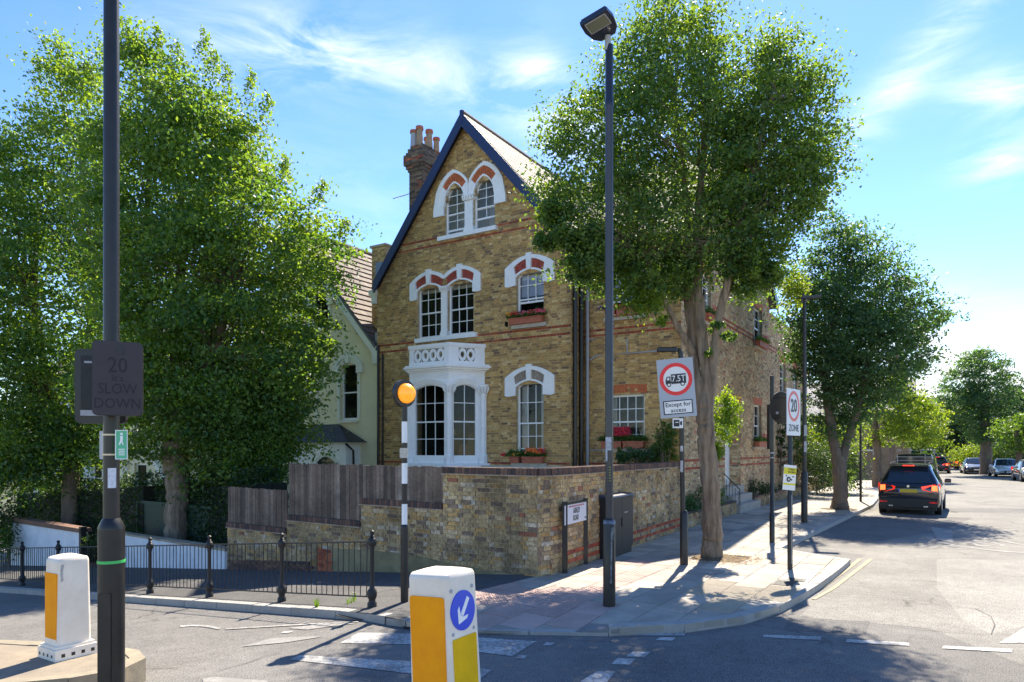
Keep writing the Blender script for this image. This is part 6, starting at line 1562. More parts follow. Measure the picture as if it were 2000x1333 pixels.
def twigs(parent, m, roots, C, n, r0=.018):
    """thin branches from the limbs out to leaf clumps"""
    b = MB(); C = [Vector(c) for c in C]
    for c in random.sample(C, min(n, len(C))):
        r = min(roots, key=lambda q: (q-c).length+(0 if q.z < c.z else 3)); mid = r.lerp(c, .5)+Vector((random.uniform(-.15,.15),random.uniform(-.15,.15),random.uniform(-.05,.2)))
        b.tube([r, mid, c], [r0, r0*.6, r0*.25], 5, caps=False)
    return b.build('branches', m, parent)

# --- the big street tree right of centre
pT = G(1390,1088,0); YT = pT.y
tA = thing('street_tree', 'large multi-stemmed street tree on the corner pavement in front of the brick house', 'tree', pT)
limb(tA, 'trunk', [(1390,1092,0,23),(1391,1070,0,19),(1391,1040,0,18),(1388,950,0,17),(1381,870,0,16.5),(1376,820,0,16.5),(1375,780,0,15),(1374,740,0,8)], BARK, YT, 16)
limb(tA, 'limb', [(1376,860,0,11),(1370,800,0,11.5),(1358,720,.05,10.5),(1350,640,.1,9.5),(1343,560,.15,8),(1344,460,.2,6.5),(1335,340,.3,6),(1320,200,.4,3)], BARK, YT)
limb(tA, 'limb', [(1378,860,0,11),(1380,800,0,12),(1378,720,-.05,10.5),(1370,640,-.1,10.5),(1362,560,-.1,9.5),(1362,440,-.1,7.5),(1372,330,-.1,6),(1385,160,-.1,3)], BARK, YT)
limb(tA, 'limb', [(1380,850,0,9),(1384,790,0,12),(1392,700,-.1,9),(1405,620,-.25,8.5),(1425,530,-.4,7.5),(1442,440,-.5,6),(1468,340,-.6,4.5),(1500,210,-.7,2.5)], BARK, YT)
limb(tA, 'limb', [(1356,690,0,7),(1330,650,-.1,6),(1303,600,-.2,5),(1280,545,-.3,4.5),(1262,500,-.4,3.5),(1200,470,-.6,2)], BARK, YT)
limb(tA, 'limb', [(1345,590,.1,6),(1320,545,.3,5),(1290,500,.5,4),(1262,420,.7,3),(1230,300,.9,2)], BARK, YT)
limb(tA, 'limb', [(1410,600,-.2,5.5),(1440,520,0,4.5),(1470,430,.3,3.5),(1530,330,.6,2),(1580,270,.8,1.5)], BARK, YT)
limb(tA, 'limb', [(1362,500,0,6),(1385,420,.3,5),(1420,320,.6,3.5),(1440,200,.8,2)], BARK, YT)
OA1 = [(2,1262,1385),(30,1235,1405),(70,1215,1425),(110,1190,1440),(140,1160,1440),(180,1115,1445),(230,1085,1460),(270,1080,1465),(310,1090,1470),(350,1075,1475),(400,1060,1480),(440,1075,1480),(480,1090,1480),(510,1110,1460),(540,1090,1400),(565,1170,1360),(600,1210,1300)]
OA2 = [(45,1508,1535),(70,1485,1560),(110,1455,1575),(160,1440,1605),(210,1420,1625),(260,1410,1640),(300,1400,1640),(350,1400,1625),(390,1400,1612),(430,1395,1590),(470,1400,1550),(510,1410,1540),(550,1420,1500),(575,1440,1470)]
c1 = crown('crown', tA, LEAF_A, OA1, YT-.1, 1000, 66000, .076, depth=.62, tilt=.4, inn_=.18, clump=.23, seed=3, bump_=.30)
c2 = crown('crown', tA, LEAF_A, OA2, YT-.2, 560, 36000, .076, depth=.62, tilt=.4, inn_=.18, clump=.23, seed=5, bump_=.32)
for (px, py, r, n) in ((1095,470,.42,3000),(1130,520,.36,2400),(1075,420,.36,2200),(1165,470,.40,2600),(1210,500,.40,2400),(1255,540,.32,1500),(1330,520,.40,1800),(1460,520,.42,2400),(1500,540,.36,1600)):
    blob('low_sprays', tA, LEAF_A, at(px,py,YT-.2-random.random()*.5), (r,r,r*.6), n, .07, nc=26, seed=px+7)
roots = [at(*q) for q in ((1344,460,YT+.2),(1362,440,YT-.1),(1442,440,YT-.5),(1262,500,YT-.4),(1335,340,YT+.3),(1372,330,YT-.1),(1468,340,YT-.6),(1262,420,YT+.7),(1530,330,YT+.6),(1420,320,YT+.6),(1385,200,YT-.1),(1500,210,YT-.7),(1320,200,YT+.4))]
twigs(tA, BARK, roots, np.concatenate([c1,c2]), 420, .014)
LEAF_E = leaf_mat('young_shoot_leaf', (.05,.12,.018), (.13,.19,.025), trans=.45)
p = at(1418, 812, YT+.35); blob('trunk_shoots', tA, LEAF_E, p, (.26,.25,.52), 2300, .06, seed=1); p = at(1385,860,YT+.1); blob('trunk_shoots', tA, LEAF_E, at(1400,880,YT+.1), (.12,.15,.22), 500, .055, seed=2)
for (px, py, r, n) in ((1268,590,.32,1100),(1240,560,.25,800),(1400,640,.16,350),(1425,655,.14,300),(1380,690,.10,160),(1465,560,.25,700),(1225,520,.25,800),(1290,625,.16,300)):
    blob('low_sprays', tA, LEAF_E if py > 550 and px < 1300 else LEAF_A, at(px,py,YT-.3), (r,r,r*.7), n, .06, seed=px)

# --- second street tree
pT2 = G(1640,994,0); Y2 = pT2.y
tB = thing('street_tree', 'smaller round street tree further along the pavement behind the dark parked car', 'tree', pT2)
limb(tB, 'trunk', [(1640,997,0,20),(1641,985,0,15),(1641,930,0,13.5),(1639,890,0,13)], BARKD, Y2, 12)
limb(tB, 'limb', [(1636,900,0,10),(1628,860,0,9),(1618,800,.1,8),(1612,740,.1,6),(1625,650,.1,4),(1640,540,.1,2)], BARKD, Y2)
limb(tB, 'limb', [(1644,900,0,9),(1655,860,0,7.5),(1672,810,-.1,7),(1688,740,-.3,6),(1710,660,-.4,3.5),(1740,600,-.4,2)], BARKD, Y2)
OB = [(415,1630,1650),(440,1605,1665),(470,1585,1705),(510,1570,1735),(560,1545,1770),(600,1540,1815),(630,1530,1825),(660,1540,1800),(700,1545,1805),(730,1560,1800),(760,1575,1765),(790,1585,1720),(830,1590,1690),(850,1600,1670)]
cB = crown('crown', tB, LEAF_B, OB, Y2, 800, 66000, .11, depth=.85, tilt=.3, clump=.30, seed=8, bump_=.26)
twigs(tB, BARKD, [at(1612,740,Y2), at(1688,740,Y2-.3), at(1625,650,Y2), at(1710,660,Y2-.4)], cB, 160, .02)
blob('low_sprays', tB, LEAF_Y, at(1548,560,Y2-2.5), (.5,.5,.9), 1500, .09, seed=5)

# --- lime trees at the left
def rs(s, off): p = W0+DR*s+Vector((.583,.812,0))*off; return p
q1 = rs(13.2, 1.3); q1.z = gz(q1.x,q1.y); YL = q1.y
k1 = F/YL
tL = thing('lime_tree', 'large lime tree with thick trunk behind the white wall, nearer the brick house', 'tree', q1)
x1 = 1000+q1.x*k1
limb(tL, 'trunk', [(x1,1095,0,28),(x1,1050,0,21),(x1+3,980,0,20),(x1+2,930,0,21),(x1-4,890,0,25),(x1-2,860,0,22)], BARK, YL, 14)
limb(tL, 'limb', [(x1-5,880,0,17),(x1-25,800,.2,13),(x1-50,700,.3,10),(x1-60,500,.4,7),(x1-50,250,.4,3)], BARKD, YL)
limb(tL, 'limb', [(x1+4,880,0,17),(x1+30,800,-.2,13),(x1+70,700,-.4,10),(x1+110,560,-.5,6),(x1+130,400,-.5,3)], BARKD, YL)
limb(tL, 'limb', [(x1,870,0,14),(x1,700,.5,11),(x1+10,500,.5,8),(x1+10,250,.5,4)], BARKD, YL)
OL = [(50,250,262),(85,236,270),(100,300,318) ,(120,225,330),(150,215,400),(190,205,430),(230,200,480),(280,195,520),(330,190,545),(380,190,585),(420,185,640),(460,190,672),(500,190,675),(540,190,650),(590,190,630),(640,195,640),(690,200,655),(730,205,640),(770,210,615),(810,215,600),(850,225,590),(880,250,575),(905,330,565),(930,400,550),(975,450,530)]
OL = [r for r in OL if r[0] != 100]
blob('hanging_boughs', tL, LEAF_L, at(500,880,YL-.6), (1.15,.7,.95), 9000, .10, nc=170, seed=61)
blob('hanging_boughs', tL, LEAF_L, at(430,800,YL-.8), (1.4,.8,1.1), 9000, .10, nc=170, seed=62)
blob('hanging_boughs', tL, LEAF_L, at(545,790,YL-.3), (.8,.6,.9), 6000, .10, nc=120, seed=63)
cL1 = crown('crown', tL, LEAF_L, OL, YL, 1150, 130000, .125, depth=.62, tilt=-.2, clump=.42, seed=12, bump_=.28)
twigs(tL, BARKD, [at(x1-50,700,YL+.3), at(x1+70,700,YL-.4), at(x1+10,500,YL+.5), at(x1+110,560,YL-.5), at(x1-60,500,YL+.4), at(x1+10,300,YL+.5)], cL1, 260, .025)
for (px, py, hgt, lean) in ((250,60,55,0),(268,95,60,.1),(310,75,70,.05),(345,100,70,.05),(392,90,80,.12),(415,110,60,.1),(480,160,70,.2),(510,185,50,.3),(440,140,60,.1),(335,140,60,0),(545,300,40,.4),(610,345,40,.6),(655,410,30,.8)):
    g = np.random.default_rng(px); t = g.random(300)**.8; P = np.stack([at(0,0,1).x*0+(px-1000+lean*hgt*t)/k1+g.normal(size=300)*(.17*(1-t)+.03), YL+g.normal(size=300)*.18, EYE+(HZ-py-60)/k1+(hgt+10)/k1*t], 1)
    tag(leaves('leader_shoot', P, .10, LEAF_L, tL, rnd=.4+.5*g.random(300)), kind='stuff')
q2 = rs(20.9, 1.6); q2.z = gz(q2.x,q2.y); Y3 = q2.y; k2 = F/Y3; x2 = 1000+q2.x*k2
tM = thing('lime_tree', 'second lime tree at the far left with its trunk left of the lamp column', 'tree', q2)
limb(tM, 'trunk', [(x2,1095,0,24),(x2,1050,0,17),(x2+3,960,0,15),(x2,900,0,17),(x2-5,860,0,18)], BARKD, Y3, 12)
limb(tM, 'limb', [(x2-5,870,0,12),(x2-40,760,.3,9),(x2-70,600,.3,6),(x2-60,400,.3,3)], BARKD, Y3)
limb(tM, 'limb', [(x2,870,0,12),(x2+30,760,-.2,9),(x2+50,560,-.3,6),(x2+20,260,-.2,3)], BARKD, Y3)
OM = [(88,110,122),(120,85,150),(150,70,215),(200,75,235),(250,20,240),(300,-20,245),(350,-60,250),(420,-110,255),(500,-140,258),(600,-160,258),(700,-160,258),(760,-150,250),(820,-130,240),(870,-110,240),(910,-90,215),(950,-80,110)]
cM1 = crown('crown', tM, LEAF_L, OM, Y3, 850, 90000, .14, depth=.6, tilt=-.2, clump=.50, seed=21, bump_=.26)
twigs(tM, BARKD, [at(x2-40,760,Y3), at(x2+30,760,Y3), at(x2-70,600,Y3), at(x2+50,560,Y3)], cM1, 150, .03)
for (px, py, hgt) in ((118,90,70),(75,118,50),(172,110,40),(15,250,60),(-10,280,50),(195,90,60)):
    g = np.random.default_rng(px+99); t = g.random(260)**.8; P = np.stack([(px-1000)/k2+g.normal(size=260)*(.2*(1-t)+.04), Y3+g.normal(size=260)*.2, EYE+(HZ-py-60)/k2+(hgt+10)/k2*t], 1)
    tag(leaves('leader_shoot', P, .11, LEAF_L, tM, rnd=.4+.5*g.random(260)), kind='stuff')
blob('hanging_boughs', tM, LEAF_L, at(40,870,Y3-.4), (1.9,1.0,1.3), 9000, .12, nc=160, seed=64)
blob('hanging_boughs', tM, LEAF_L, at(150,850,Y3-.4), (1.3,1.0,1.0), 6000, .12, nc=120, seed=65)
# dark hedge and shrubs behind the white wall
def hedge(name, label, a, c, h, w, m, n, size, seed, cat='hedge', zb=None):
    a, c = Vector(a), Vector(c); t = thing(name, label, cat, (a+c)/2)
    g = np.random.default_rng(seed); s = g.random(n); q = g.random(n); d = (c-a); nn = Vector((-d.y, d.x, 0)).normalized()
    face = g.random(n); hh = h*(1+.08*np.sin(s*23)+.05*np.sin(s*57))
    off = np.where(face < .6, -w/2+g.normal(size=n)*.06, (g.random(n)-.5)*w); zz_ = np.where(face < .6, g.random(n)*hh, hh+g.normal(size=n)*.05)
    B = np.array(a)[None]+s[:,None]*np.array(d)[None]+off[:,None]*np.array(nn)[None]; B[:,2] += zz_
    leaves('foliage', B, size, m, t, rnd=g.random(n)*.8)
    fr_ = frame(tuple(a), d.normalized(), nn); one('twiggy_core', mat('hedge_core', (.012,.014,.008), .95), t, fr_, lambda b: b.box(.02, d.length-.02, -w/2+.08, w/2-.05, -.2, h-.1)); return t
a = rs(9.3, 1.7); a.z = -1.1; c = rs(15.2, 2.2); c.z = -1.5
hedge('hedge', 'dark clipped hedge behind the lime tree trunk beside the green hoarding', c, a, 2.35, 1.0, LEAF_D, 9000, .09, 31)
a = rs(15.4, 2.0); a.z = -1.6; c = rs(27, 2.6); c.z = -2.3
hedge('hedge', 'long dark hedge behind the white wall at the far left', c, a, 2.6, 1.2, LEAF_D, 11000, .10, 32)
sh = thing('shrub', 'dark bush hanging over the white wall at the left edge of the picture', 'shrub', rs(21.5, -.3)+Vector((0,0,-1.6)))
blob('foliage', sh, LEAF_D, rs(21.5,-.1)+Vector((0,0,-.6)), (1.2,.8,1.0), 5000, .09, seed=4)
blob('foliage', sh, LEAF_M, rs(20.5,-.6)+Vector((0,0,-1.0)), (.5,.4,.5), 1200, .08, seed=6)
one('stem', BARKD, sh, Matrix.Identity(4), lambda b: b.tube([rs(21.5,0)+Vector((0,0,-2)), rs(21.5,0)+Vector((0,0,-.6))], .06, 8))
sh = thing('shrub', 'low dark shrub beside the gate pier left of the lamp column', 'shrub', rs(15.3, .5)+Vector((0,0,-1.4)))
blob('foliage', sh, LEAF_D, rs(15.3,.6)+Vector((0,0,-.75)), (.8,.5,.55), 2600, .08, seed=14)
one('stem', BARKD, sh, Matrix.Identity(4), lambda b: b.tube([rs(15.3,.6)+Vector((0,0,-2)), rs(15.3,.6)+Vector((0,0,-.7))], .05, 8))

# --- plants round the house
def plant(name, label, c, r, n, size, m, cat='plant', stem=True, seed=0):
    c = Vector(c); t = thing(name, label, cat, c-Vector((0,0,r[2]))); blob('foliage', t, m, c, r, n, size, seed=seed)
    if stem: one('stems', BARKD, t, Matrix.Identity(4), lambda b: [b.tube([c+Vector((random.uniform(-.2,.2)*r[0],random.uniform(-.2,.2)*r[1],-r[2]-.1)), c+Vector((random.uniform(-.7,.7)*r[0],random.uniform(-.7,.7)*r[1],r[2]*.5))], .012, 5) for i in range(6)])
    return t
pc = lambda x, z, y=-.3: tuple(FR @ Vector((x, y, z)))
x_, z_ = fr(1306, 870); plant('climbing_plant', 'green climber growing up the wall between the ground floor window and the corner', pc(x_, z_, -.25), (.32,.2,.75), 1700, .075, LEAF_M, seed=41)
x_, z_ = fr(1262, 892); plant('shrub', 'blue green shrub leaning over the garden wall below the red geranium box', pc(x_, z_, -.5), (.75,.3,.24), 1500, .085, LEAF_B, 'shrub', seed=42)
x_, z_ = fr(1232, 892); plant('small_plant', 'small bright green plant peeping over the wall near the lamp column', pc(x_, z_, -.6), (.16,.15,.22), 350, .07, LEAF_M, seed=43)
# raised beds at the foot of the side wall
def bed(label, v0, v1, h, group='raised brick beds'):
    M_ = frame(tuple(D1*BEDU), D2, D1); t = thing('raised_bed', label, 'planter', M_ @ Matrix.Translation(((v0+v1)/2,0,0)), group)
    one('soil', SOIL, t, M_, lambda b: b.box(v0, v1, .02, .48, -.1, h-.06))
    one('wall_core', MORTAR_D, t, M_, lambda b: b.box(v0, v1, .0, .1, -.2, h-.01))
    one('rim', M_COPE[0], t, M_, lambda b: b.box(v0, v1, -.02, .12, h-.01, h+.05))
    emit_bricks([(t, M_, courses(v0, v1, .0, h-.0, yf=-.01, rough=.004), [M_MIXED, M_RED])], 300)
DV0 = xd0-.15
bed('raised brick bed between the garden wall and the white door steps', 17.25, xd0-.55, .36)
bed('long raised brick bed beyond the door steps', xd1+.35, 36.5, .34)
stp = thing('door_steps', 'pale stone steps up to the side door with a black railing', 'steps', frame(tuple(D1*BEDU+D2*((xd0+xd1)/2)), D2, D1))
MS_ = frame(tuple(D1*BEDU), D2, D1)
for k in range(3): one('step', KERB, stp, MS_, lambda b: b.box(xd0-.5+(.0 if k == 0 else .15), xd1+.3-(.1*k), -.12+k*.26, .62, k*zd0/3-.0, (k+1)*zd0/3))
one('handrail', BLACK, stp, MS_, lambda b: (b.tube([(xd0-.3,-.05,.2),(xd0-.3,-.05,.75),(xd0-.15,.5,1.25)], .015, 6), [b.tube([(xd0-.3+.03*i,.0+.1*i,.2),(xd0-.3+.03*i,.0+.1*i,.7+.09*i)], .008, 5) for i in range(5)]))
ub = lambda v, z, y=.22: tuple(MS_ @ Vector((v, y, z)))
for i, (v, r, n, m_, lab) in enumerate(((17.9,(.45,.22,.30),1500,LEAF_B,'grey green lavender bush in the raised bed left of the tree trunk'),(19.2,(.5,.22,.30),1400,LEAF_B,'grey green bush in the raised bed just behind the tree trunk'),(20.6,(.4,.2,.35),1100,LEAF_M,'leafy bush beside the white door steps'),
        (xd1+1.3,(.6,.25,.32),1300,LEAF_D,'dark low bush right of the door steps'),(xd1+3.2,(.4,.2,.2),500,LEAF_D,'small dark bush under the ground floor side window'),(31.5,(.6,.2,.2),600,LEAF_M,'low plant at the far end of the raised bed'))):
    plant('bed_plant', lab, ub(v, .33+r[2]*.7), r, n, .06, m_, seed=50+i)
for i in range(4):
    v = 20.0+i*.45; plant('tall_stem_plant', ('spiky green stems by the house wall left of the white door', 'tall thin plant against the side wall beside the tree trunk', 'upright narrow plant next to the door frame', 'thin leafy stem nearest the door steps')[i], ub(v, .85, .35), (.08,.08,.5), 160, .07, LEAF_M, seed=70+i)
# climber on the rear wing and clipped bushes
plant('climbing_plant', 'green creeper covering the far end of the side wall', tuple(FS @ Vector((33.5,-.2,2.9))), (1.0,.25,2.0), 3200, .11, LEAF_M, seed=81)
plant('climbing_plant', 'narrow creeper beside the far downpipe of the side wall', tuple(FS @ Vector((31.0,-.15,2.4))), (.3,.2,1.4), 900, .10, LEAF_D, seed=82)
pp = at(1596, 915, 29.5); plant('shrub', 'dense clipped dome bush behind the slim street lamp', (pp.x,pp.y,1.35), (.85,.8,1.15), 6000, .07, LEAF_D, 'shrub', seed=83)
pp = at(1618, 880, 33); plant('shrub', 'bright yellow green bush beyond the clipped dome bush', (pp.x,pp.y,2.2), (1.6,1.0,1.5), 5500, .12, LEAF_Y, 'shrub', seed=84)
pp = at(1625, 925, 31.5); plant('shrub', 'dark leafy bush below the yellow green one', (pp.x+.3,pp.y,1.0), (1.3,.8,.95), 3500, .11, LEAF_D, 'shrub', seed=85)
# front garden wall beyond the house
Mfw = frame(tuple(D1*BEDU), D2, D1)
fwl = thing('far_garden_wall', 'low brick garden wall beyond the house behind the second street tree', 'wall', Mfw @ Matrix.Translation((42,0,0)))
one('wall_core', MORTAR_D, fwl, Mfw, lambda b: b.box(37.3, 44, .0, .24, -.2, .62)); emit_bricks([(fwl, Mfw, courses(37.3, 44, 0, .62, yf=-.01), [M_MIXED, M_RED])], 0); one('coping', STONE, fwl, Mfw, lambda b: b.box(37.3, 44, -.04, .28, .62, .68))
# sapling shoots round the second trunk, weeds by the railing
blob('trunk_shoots', tB, LEAF_M, (pT2.x+.33,pT2.y-.1,.8), (.16,.15,.8), 420, .05, seed=90)
for i, (px, py, lab) in enumerate(((618,1177,'tuft of green weed at the kerb between the railing posts'),(683,1172,'small yellow flowering weed left of the last railing post'),(690,1166,'tiny white flowered weed beside the last railing post'))):
    q = G(px, py, -.03); t = thing('weed', lab, 'weed', q); g = np.random.default_rng(i)
    b = MB()
    for k in range(26 if i == 0 else 12):
        a_ = random.uniform(0,6.28); l = random.uniform(.03,.075); x, y = q.x+random.uniform(-.03,.03), q.y+random.uniform(-.03,.03); z = q.z-.06; w = .006
        b.rnd = random.random(); b.add([(x-w,y,z),(x+w,y,z),(x+math.cos(a_)*l*.7,y+math.sin(a_)*l*.7,z+l+.06)], [(0,1,2)])
    b.build('blades', LEAF_M, t, attr=True)
    if i: one('flower', mat('weed_flower', (.75,.72,.35), .6), t, Matrix.Translation(q), lambda b: [b.tube([(random.uniform(-.03,.03),0,.05),(random.uniform(-.03,.03),0,.06)], .006, 5) for k in range(5)])

# --- window boxes
FLR = {'red': mat('geranium_red', (.65,.02,.03), .5), 'orange': mat('flower_orange', (.85,.16,.02), .5), 'pink': mat('flower_pink', (.70,.10,.18), .5), 'yellow': mat('flower_yellow', (.75,.50,.03), .5), 'purple': mat('flower_purple', (.10,.04,.16), .6), 'wine': mat('flower_wine', (.42,.01,.04), .5)}
def box_(label, M, x0, x1, z, cols, h=.19, split=1, lush=900, y=-.13, flh=.14, dens=26):
    t = thing('window_box', label, 'flower box', M @ Matrix.Translation(((x0+x1)/2, y, z)))
    for k in range(split):
        a = x0+(x1-x0)*k/split; c = x0+(x1-x0)*(k+1)/split-.02
        one('trough', TERRA, t, M, lambda b: (b.box(a+.02, c-.02, y-.09, y+.09, z, z+h-.03), b.box(a, c, y-.11, y+.11, z+h-.03, z+h)))
    ce = M @ Vector(((x0+x1)/2, y-.02, z+h+.08))
    g = np.random.default_rng(int(abs(x0)*100)); n = int(lush*1.4)
    P = np.stack([g.uniform(x0-.08, x1+.04, n), y-.03+g.normal(size=n)*.07, z+h+.02+np.abs(g.normal(size=n))*.07], 1); Mn = np.array(M); P = P@Mn[:3,:3].T+Mn[:3,3]
    leaves('foliage', P, .055, LEAF_M, t, rnd=g.random(n))
    for (cn, a, c) in cols:
        def fl(b):
            for k in range(int(dens*1.5*(c-a)/.3)):
                x, yy, zz = random.uniform(a, c), y-.05+random.gauss(0,.05), z+h+flh*random.uniform(.5,1.25)
                r = random.uniform(.018,.034); vs = []
                for q in range(5):
                    vs.append((x+r*math.cos(q*1.257+k), yy+random.uniform(-.4,.4)*r-.006, zz+r*math.sin(q*1.257+k)))
                b.add([(x, yy-.015, zz)]+vs, [(0,i+1,(i+1)%5+1) for i in range(5)])
        one('flowers', FLR[cn], t, M, fl)
    return t
bx0, bx1 = fm(1000,640)[0], fm(1066,640)[0]
box_('terracotta window box with red, orange and pink flowers under the half open first floor window', FM, bx0, bx1, ze0+.005, (('yellow',bx0-.02,bx0+.06),('orange',bx0,bx0+.15),('red',bx0+.1,bx0+.4),('pink',bx0+.45,bx0+.75),('red',bx0+.7,bx1+.05),('pink',bx1-.25,bx1+.05)))
one('box_bracket', BLACK, house, FM, lambda b: (b.box(bx0-.1,bx0-.08,-.25,-.1,ze0-.03,ze0+.12), b.box(bx0-.1,bx0,-.25,-.24,ze0-.03,ze0-.01)))
box_('small terracotta pot of orange and yellow flowers left on the ground floor sill', FM, bx0+.02, bx0+.40, zg0+.005, (('red',bx0-.28,bx0-.1),('orange',bx0+.1,bx0+.35),('yellow',bx0+.2,bx0+.42)), lush=700, flh=.08)
box_('terracotta window box of dark leaves and orange blooms right on the ground floor sill', FM, bx0+.46, bx1+.02, zg0+.005, (('orange',bx0+.6,bx1),('red',bx1-.1,bx1+.06)), lush=1000, flh=.2)
box_('window box with tall deep red geraniums under the recessed ground floor window', FR, gx0-.14, gx1+.08, zr0+.005, (('wine',gx0+.15,gx1-.35),('red',gx0+.25,gx1-.45),('wine',gx0+.2,gx1-.5)), h=.21, split=2, lush=1200, flh=.32, dens=46)
box_('orange planter with red flowers under the recessed first floor window', FR, hx0-.05, hx1-.06, zr2+.005, (('pink',hx0,hx0+.3),('orange',hx0+.2,hx0+.55),('purple',hx0-.25,hx0-.02)), h=.22, split=3, lush=250, flh=.08)
labs = ['leafy window box on the side wall window behind the street tree', 'window box with red geraniums high on the side wall', 'window box with red flowers under the ground floor side window']
for i, k in enumerate((0,1,2)):
    x0, x1, z0, z1 = SW[k]; box_(labs[i], FS, x0-.1, x1+.1, z0+.005, (('red',(x0+x1)/2,x1+.15),), lush=800, flh=.25, y=-.14)

# ================================================================== CARS
TAIL = mat('tail_light', (.55,.01,.01), .2, coat=.6, emit=((1,.03,.01), .35)); HEADL = mat('headlight', (.75,.78,.82), .1, coat=.8); PLATEY = mat('plate_yellow', (.62,.45,.03), .5); CHROME = mat('chrome', (.6,.6,.62), .2, metal=1)
ALLOY = mat('alloy', (.35,.35,.37), .35, metal=.8); TRIM = mat('car_trim', (.015,.015,.016), .5)
def car(label, pos, head, L=4.4, W=1.8, H=1.5, paint=(.02,.02,.025), style='estate', rear_detail=True, group=None, metal=.3, name='parked_car'):
    """local frame: y forward, z up, origin under the middle of the car"""
    M_ = Matrix.Translation(Vector(pos)) @ Matrix.Rotation(head, 4, 'Z')
    t = thing(name, label, 'car' if style != 'van' else 'van', M_, group)
    PN = mat('car_paint_%d_%d_%d' % tuple(int(c*999) for c in paint), paint, .22, metal=metal, coat=1.0)
    w = W/2; gc = .22; belt = H*.60
    # stations: y, low z, belt z, roof z, belt half width, roof half width
    if style == 'estate': st = [(-L/2,.42,belt*.86,belt*.88,.86,.84),(-L/2+.06,.34,belt*.98,belt*1.0,.95,.90),(-L/2+.22,.26,belt*1.03,belt*1.32,.99,.78),(-L/2+.42,.24,belt*1.03,H*.965,1,.68),(-L/2+1.0,.22,belt*1.02,H,1,.70),(-.1,.22,belt,H*.995,1,.70),(.55,.22,belt*.97,H*.93,1,.70),(1.15,.22,belt*.94,belt*1.08,1,.80),(1.35,.22,belt*.92,belt*.94,1,.88),(L/2-.45,.24,belt*.80,belt*.83,.98,.86),(L/2-.1,.28,belt*.66,belt*.70,.88,.76),(L/2,.34,belt*.56,belt*.58,.76,.66)]
    elif style == 'saloon': st = [(-L/2,.40,belt*.88,belt*.90,.84,.80),(-L/2+.1,.30,belt*.98,belt*1.0,.93,.86),(-L/2+.6,.24,belt*1.0,belt*1.04,.98,.84),(-L/2+1.2,.22,belt*1.0,H*.95,1,.72),(-.4,.22,belt,H,1,.72),(.3,.22,belt*.97,H*.97,1,.72),(1.0,.22,belt*.94,belt*1.06,1,.80),(1.2,.22,belt*.92,belt*.94,1,.88),(L/2-.45,.24,belt*.82,belt*.86,.98,.86),(L/2-.1,.28,belt*.68,belt*.72,.88,.76),(L/2,.34,belt*.56,belt*.58,.76,.66)]
    else: st = [(-L/2,.30,H*.5,H*.93,.97,.90),(-L/2+.1,.26,H*.5,H*.99,.99,.88),(-.5,.24,H*.5,H,1,.88),(.9,.24,H*.5,H*.98,1,.86),(1.5,.24,H*.48,H*.62,1,.86),(L/2-.3,.26,H*.38,H*.44,.97,.86),(L/2,.32,H*.26,H*.28,.82,.74)]
    rings = []
    for (y, zl, zb, zr, bw_, rw_) in st:
        a = w*bw_; c = w*rw_; r = [(a*.93,zl),(a*.985,zl+.12),(a*1.0,(zl+zb)/2),(a*.985,zb*.92),(a*.955,zb),(c*1.0,zb+(zr-zb)*.82),(c*.90,zr-.012),(c*.55,zr+.012),(0,zr+.02)]
        rings.append([(x,y,z) for x,z in r]+[(-x,y,z) for x,z in r[-2::-1]])
    n = len(rings[0]); v = sum(rings, []); f = []
    for i in range(len(rings)-1):
        for k in range(n-1): f.append((i*n+k, i*n+k+1, (i+1)*n+k+1, (i+1)*n+k))
    f.append(tuple(range(n-1,-1,-1))); f.append(tuple((len(rings)-1)*n+k for k in range(n)))
    def body(b): b.add(v, [q[::-1] for q in f])
    bo = one('body', PN, t, M_, body, smooth=True)
    def ring_pt(y, side, kind):
        for i in range(len(st)-1):
            if st[i][0] <= y <= st[i+1][0]:
                s = (y-st[i][0])/(st[i+1][0]-st[i][0]); q = [st[i][j]*(1-s)+st[i+1][j]*s for j in range(6)]; break
        return q
    def P3(y, f_, o=.012):          # point on the window band at height fraction f_
        q = ring_pt(y, 0, 0); zb, zr = q[2], q[3]; z = zb+(zr-zb)*f_; a = w*q[4]*.955*(1-f_/.82)+w*q[5]*(f_/.82) if f_ < .82 else w*q[5]
        return (a+o, y, z)
    if style != 'van': cuts_ = [(-L/2+.55, -L/2+1.25),( -L/2+1.32, -.12),(-.04, .92)] if style == 'estate' else [(-L/2+1.25,-.45),(-.37,.75)]
    else: cuts_ = [(.35, 1.3)]
    for s in (1, -1):
        for (ya, yb) in cuts_:
            pts_ = [P3(ya+(.12 if ya < -1 else 0), .12), P3(yb, .12), P3(yb-(.0 if yb < .5 else .42), .74), P3(ya+(.22 if ya < -1 else 0), .78)]
            one('side_window', CARGLASS, t, M_, lambda b: b.add([(x*s,y,z) for x,y,z in pts_], [(0,1,2,3) if s < 0 else (3,2,1,0)]))
        def mir(b): 
            b.rbox(s*w*1.0 if s > 0 else s*w-.2, s*w*1.0+.2 if s > 0 else s*w, .62, .74, belt*.98, belt*.98+.14, .03)
        one('wing_mirror', PN, t, M_, mir)
        for y in (-L/2+.82, L/2-.88):
            wx = s*(w-.10); Mw_ = M_ @ Matrix.Translation((wx, y, .325)); wh = empty_part('wheel', t, Mw_)
            one('tyre', RUBBER, wh, Mw_, lambda b: b.tube([(-.105,0,0),(-.09,0,0),(.09,0,0),(.105,0,0)], [.29,.325,.325,.29], 24))
            one('rim', ALLOY, wh, Mw_, lambda b: (b.tube([(s*.10,0,0),(s*.112,0,0)], [.21,.20], 16), [b.box(min(s*.11,s*.118), max(s*.11,s*.118), -.02+.0, .02, -.19, .19) for i in range(1)]))
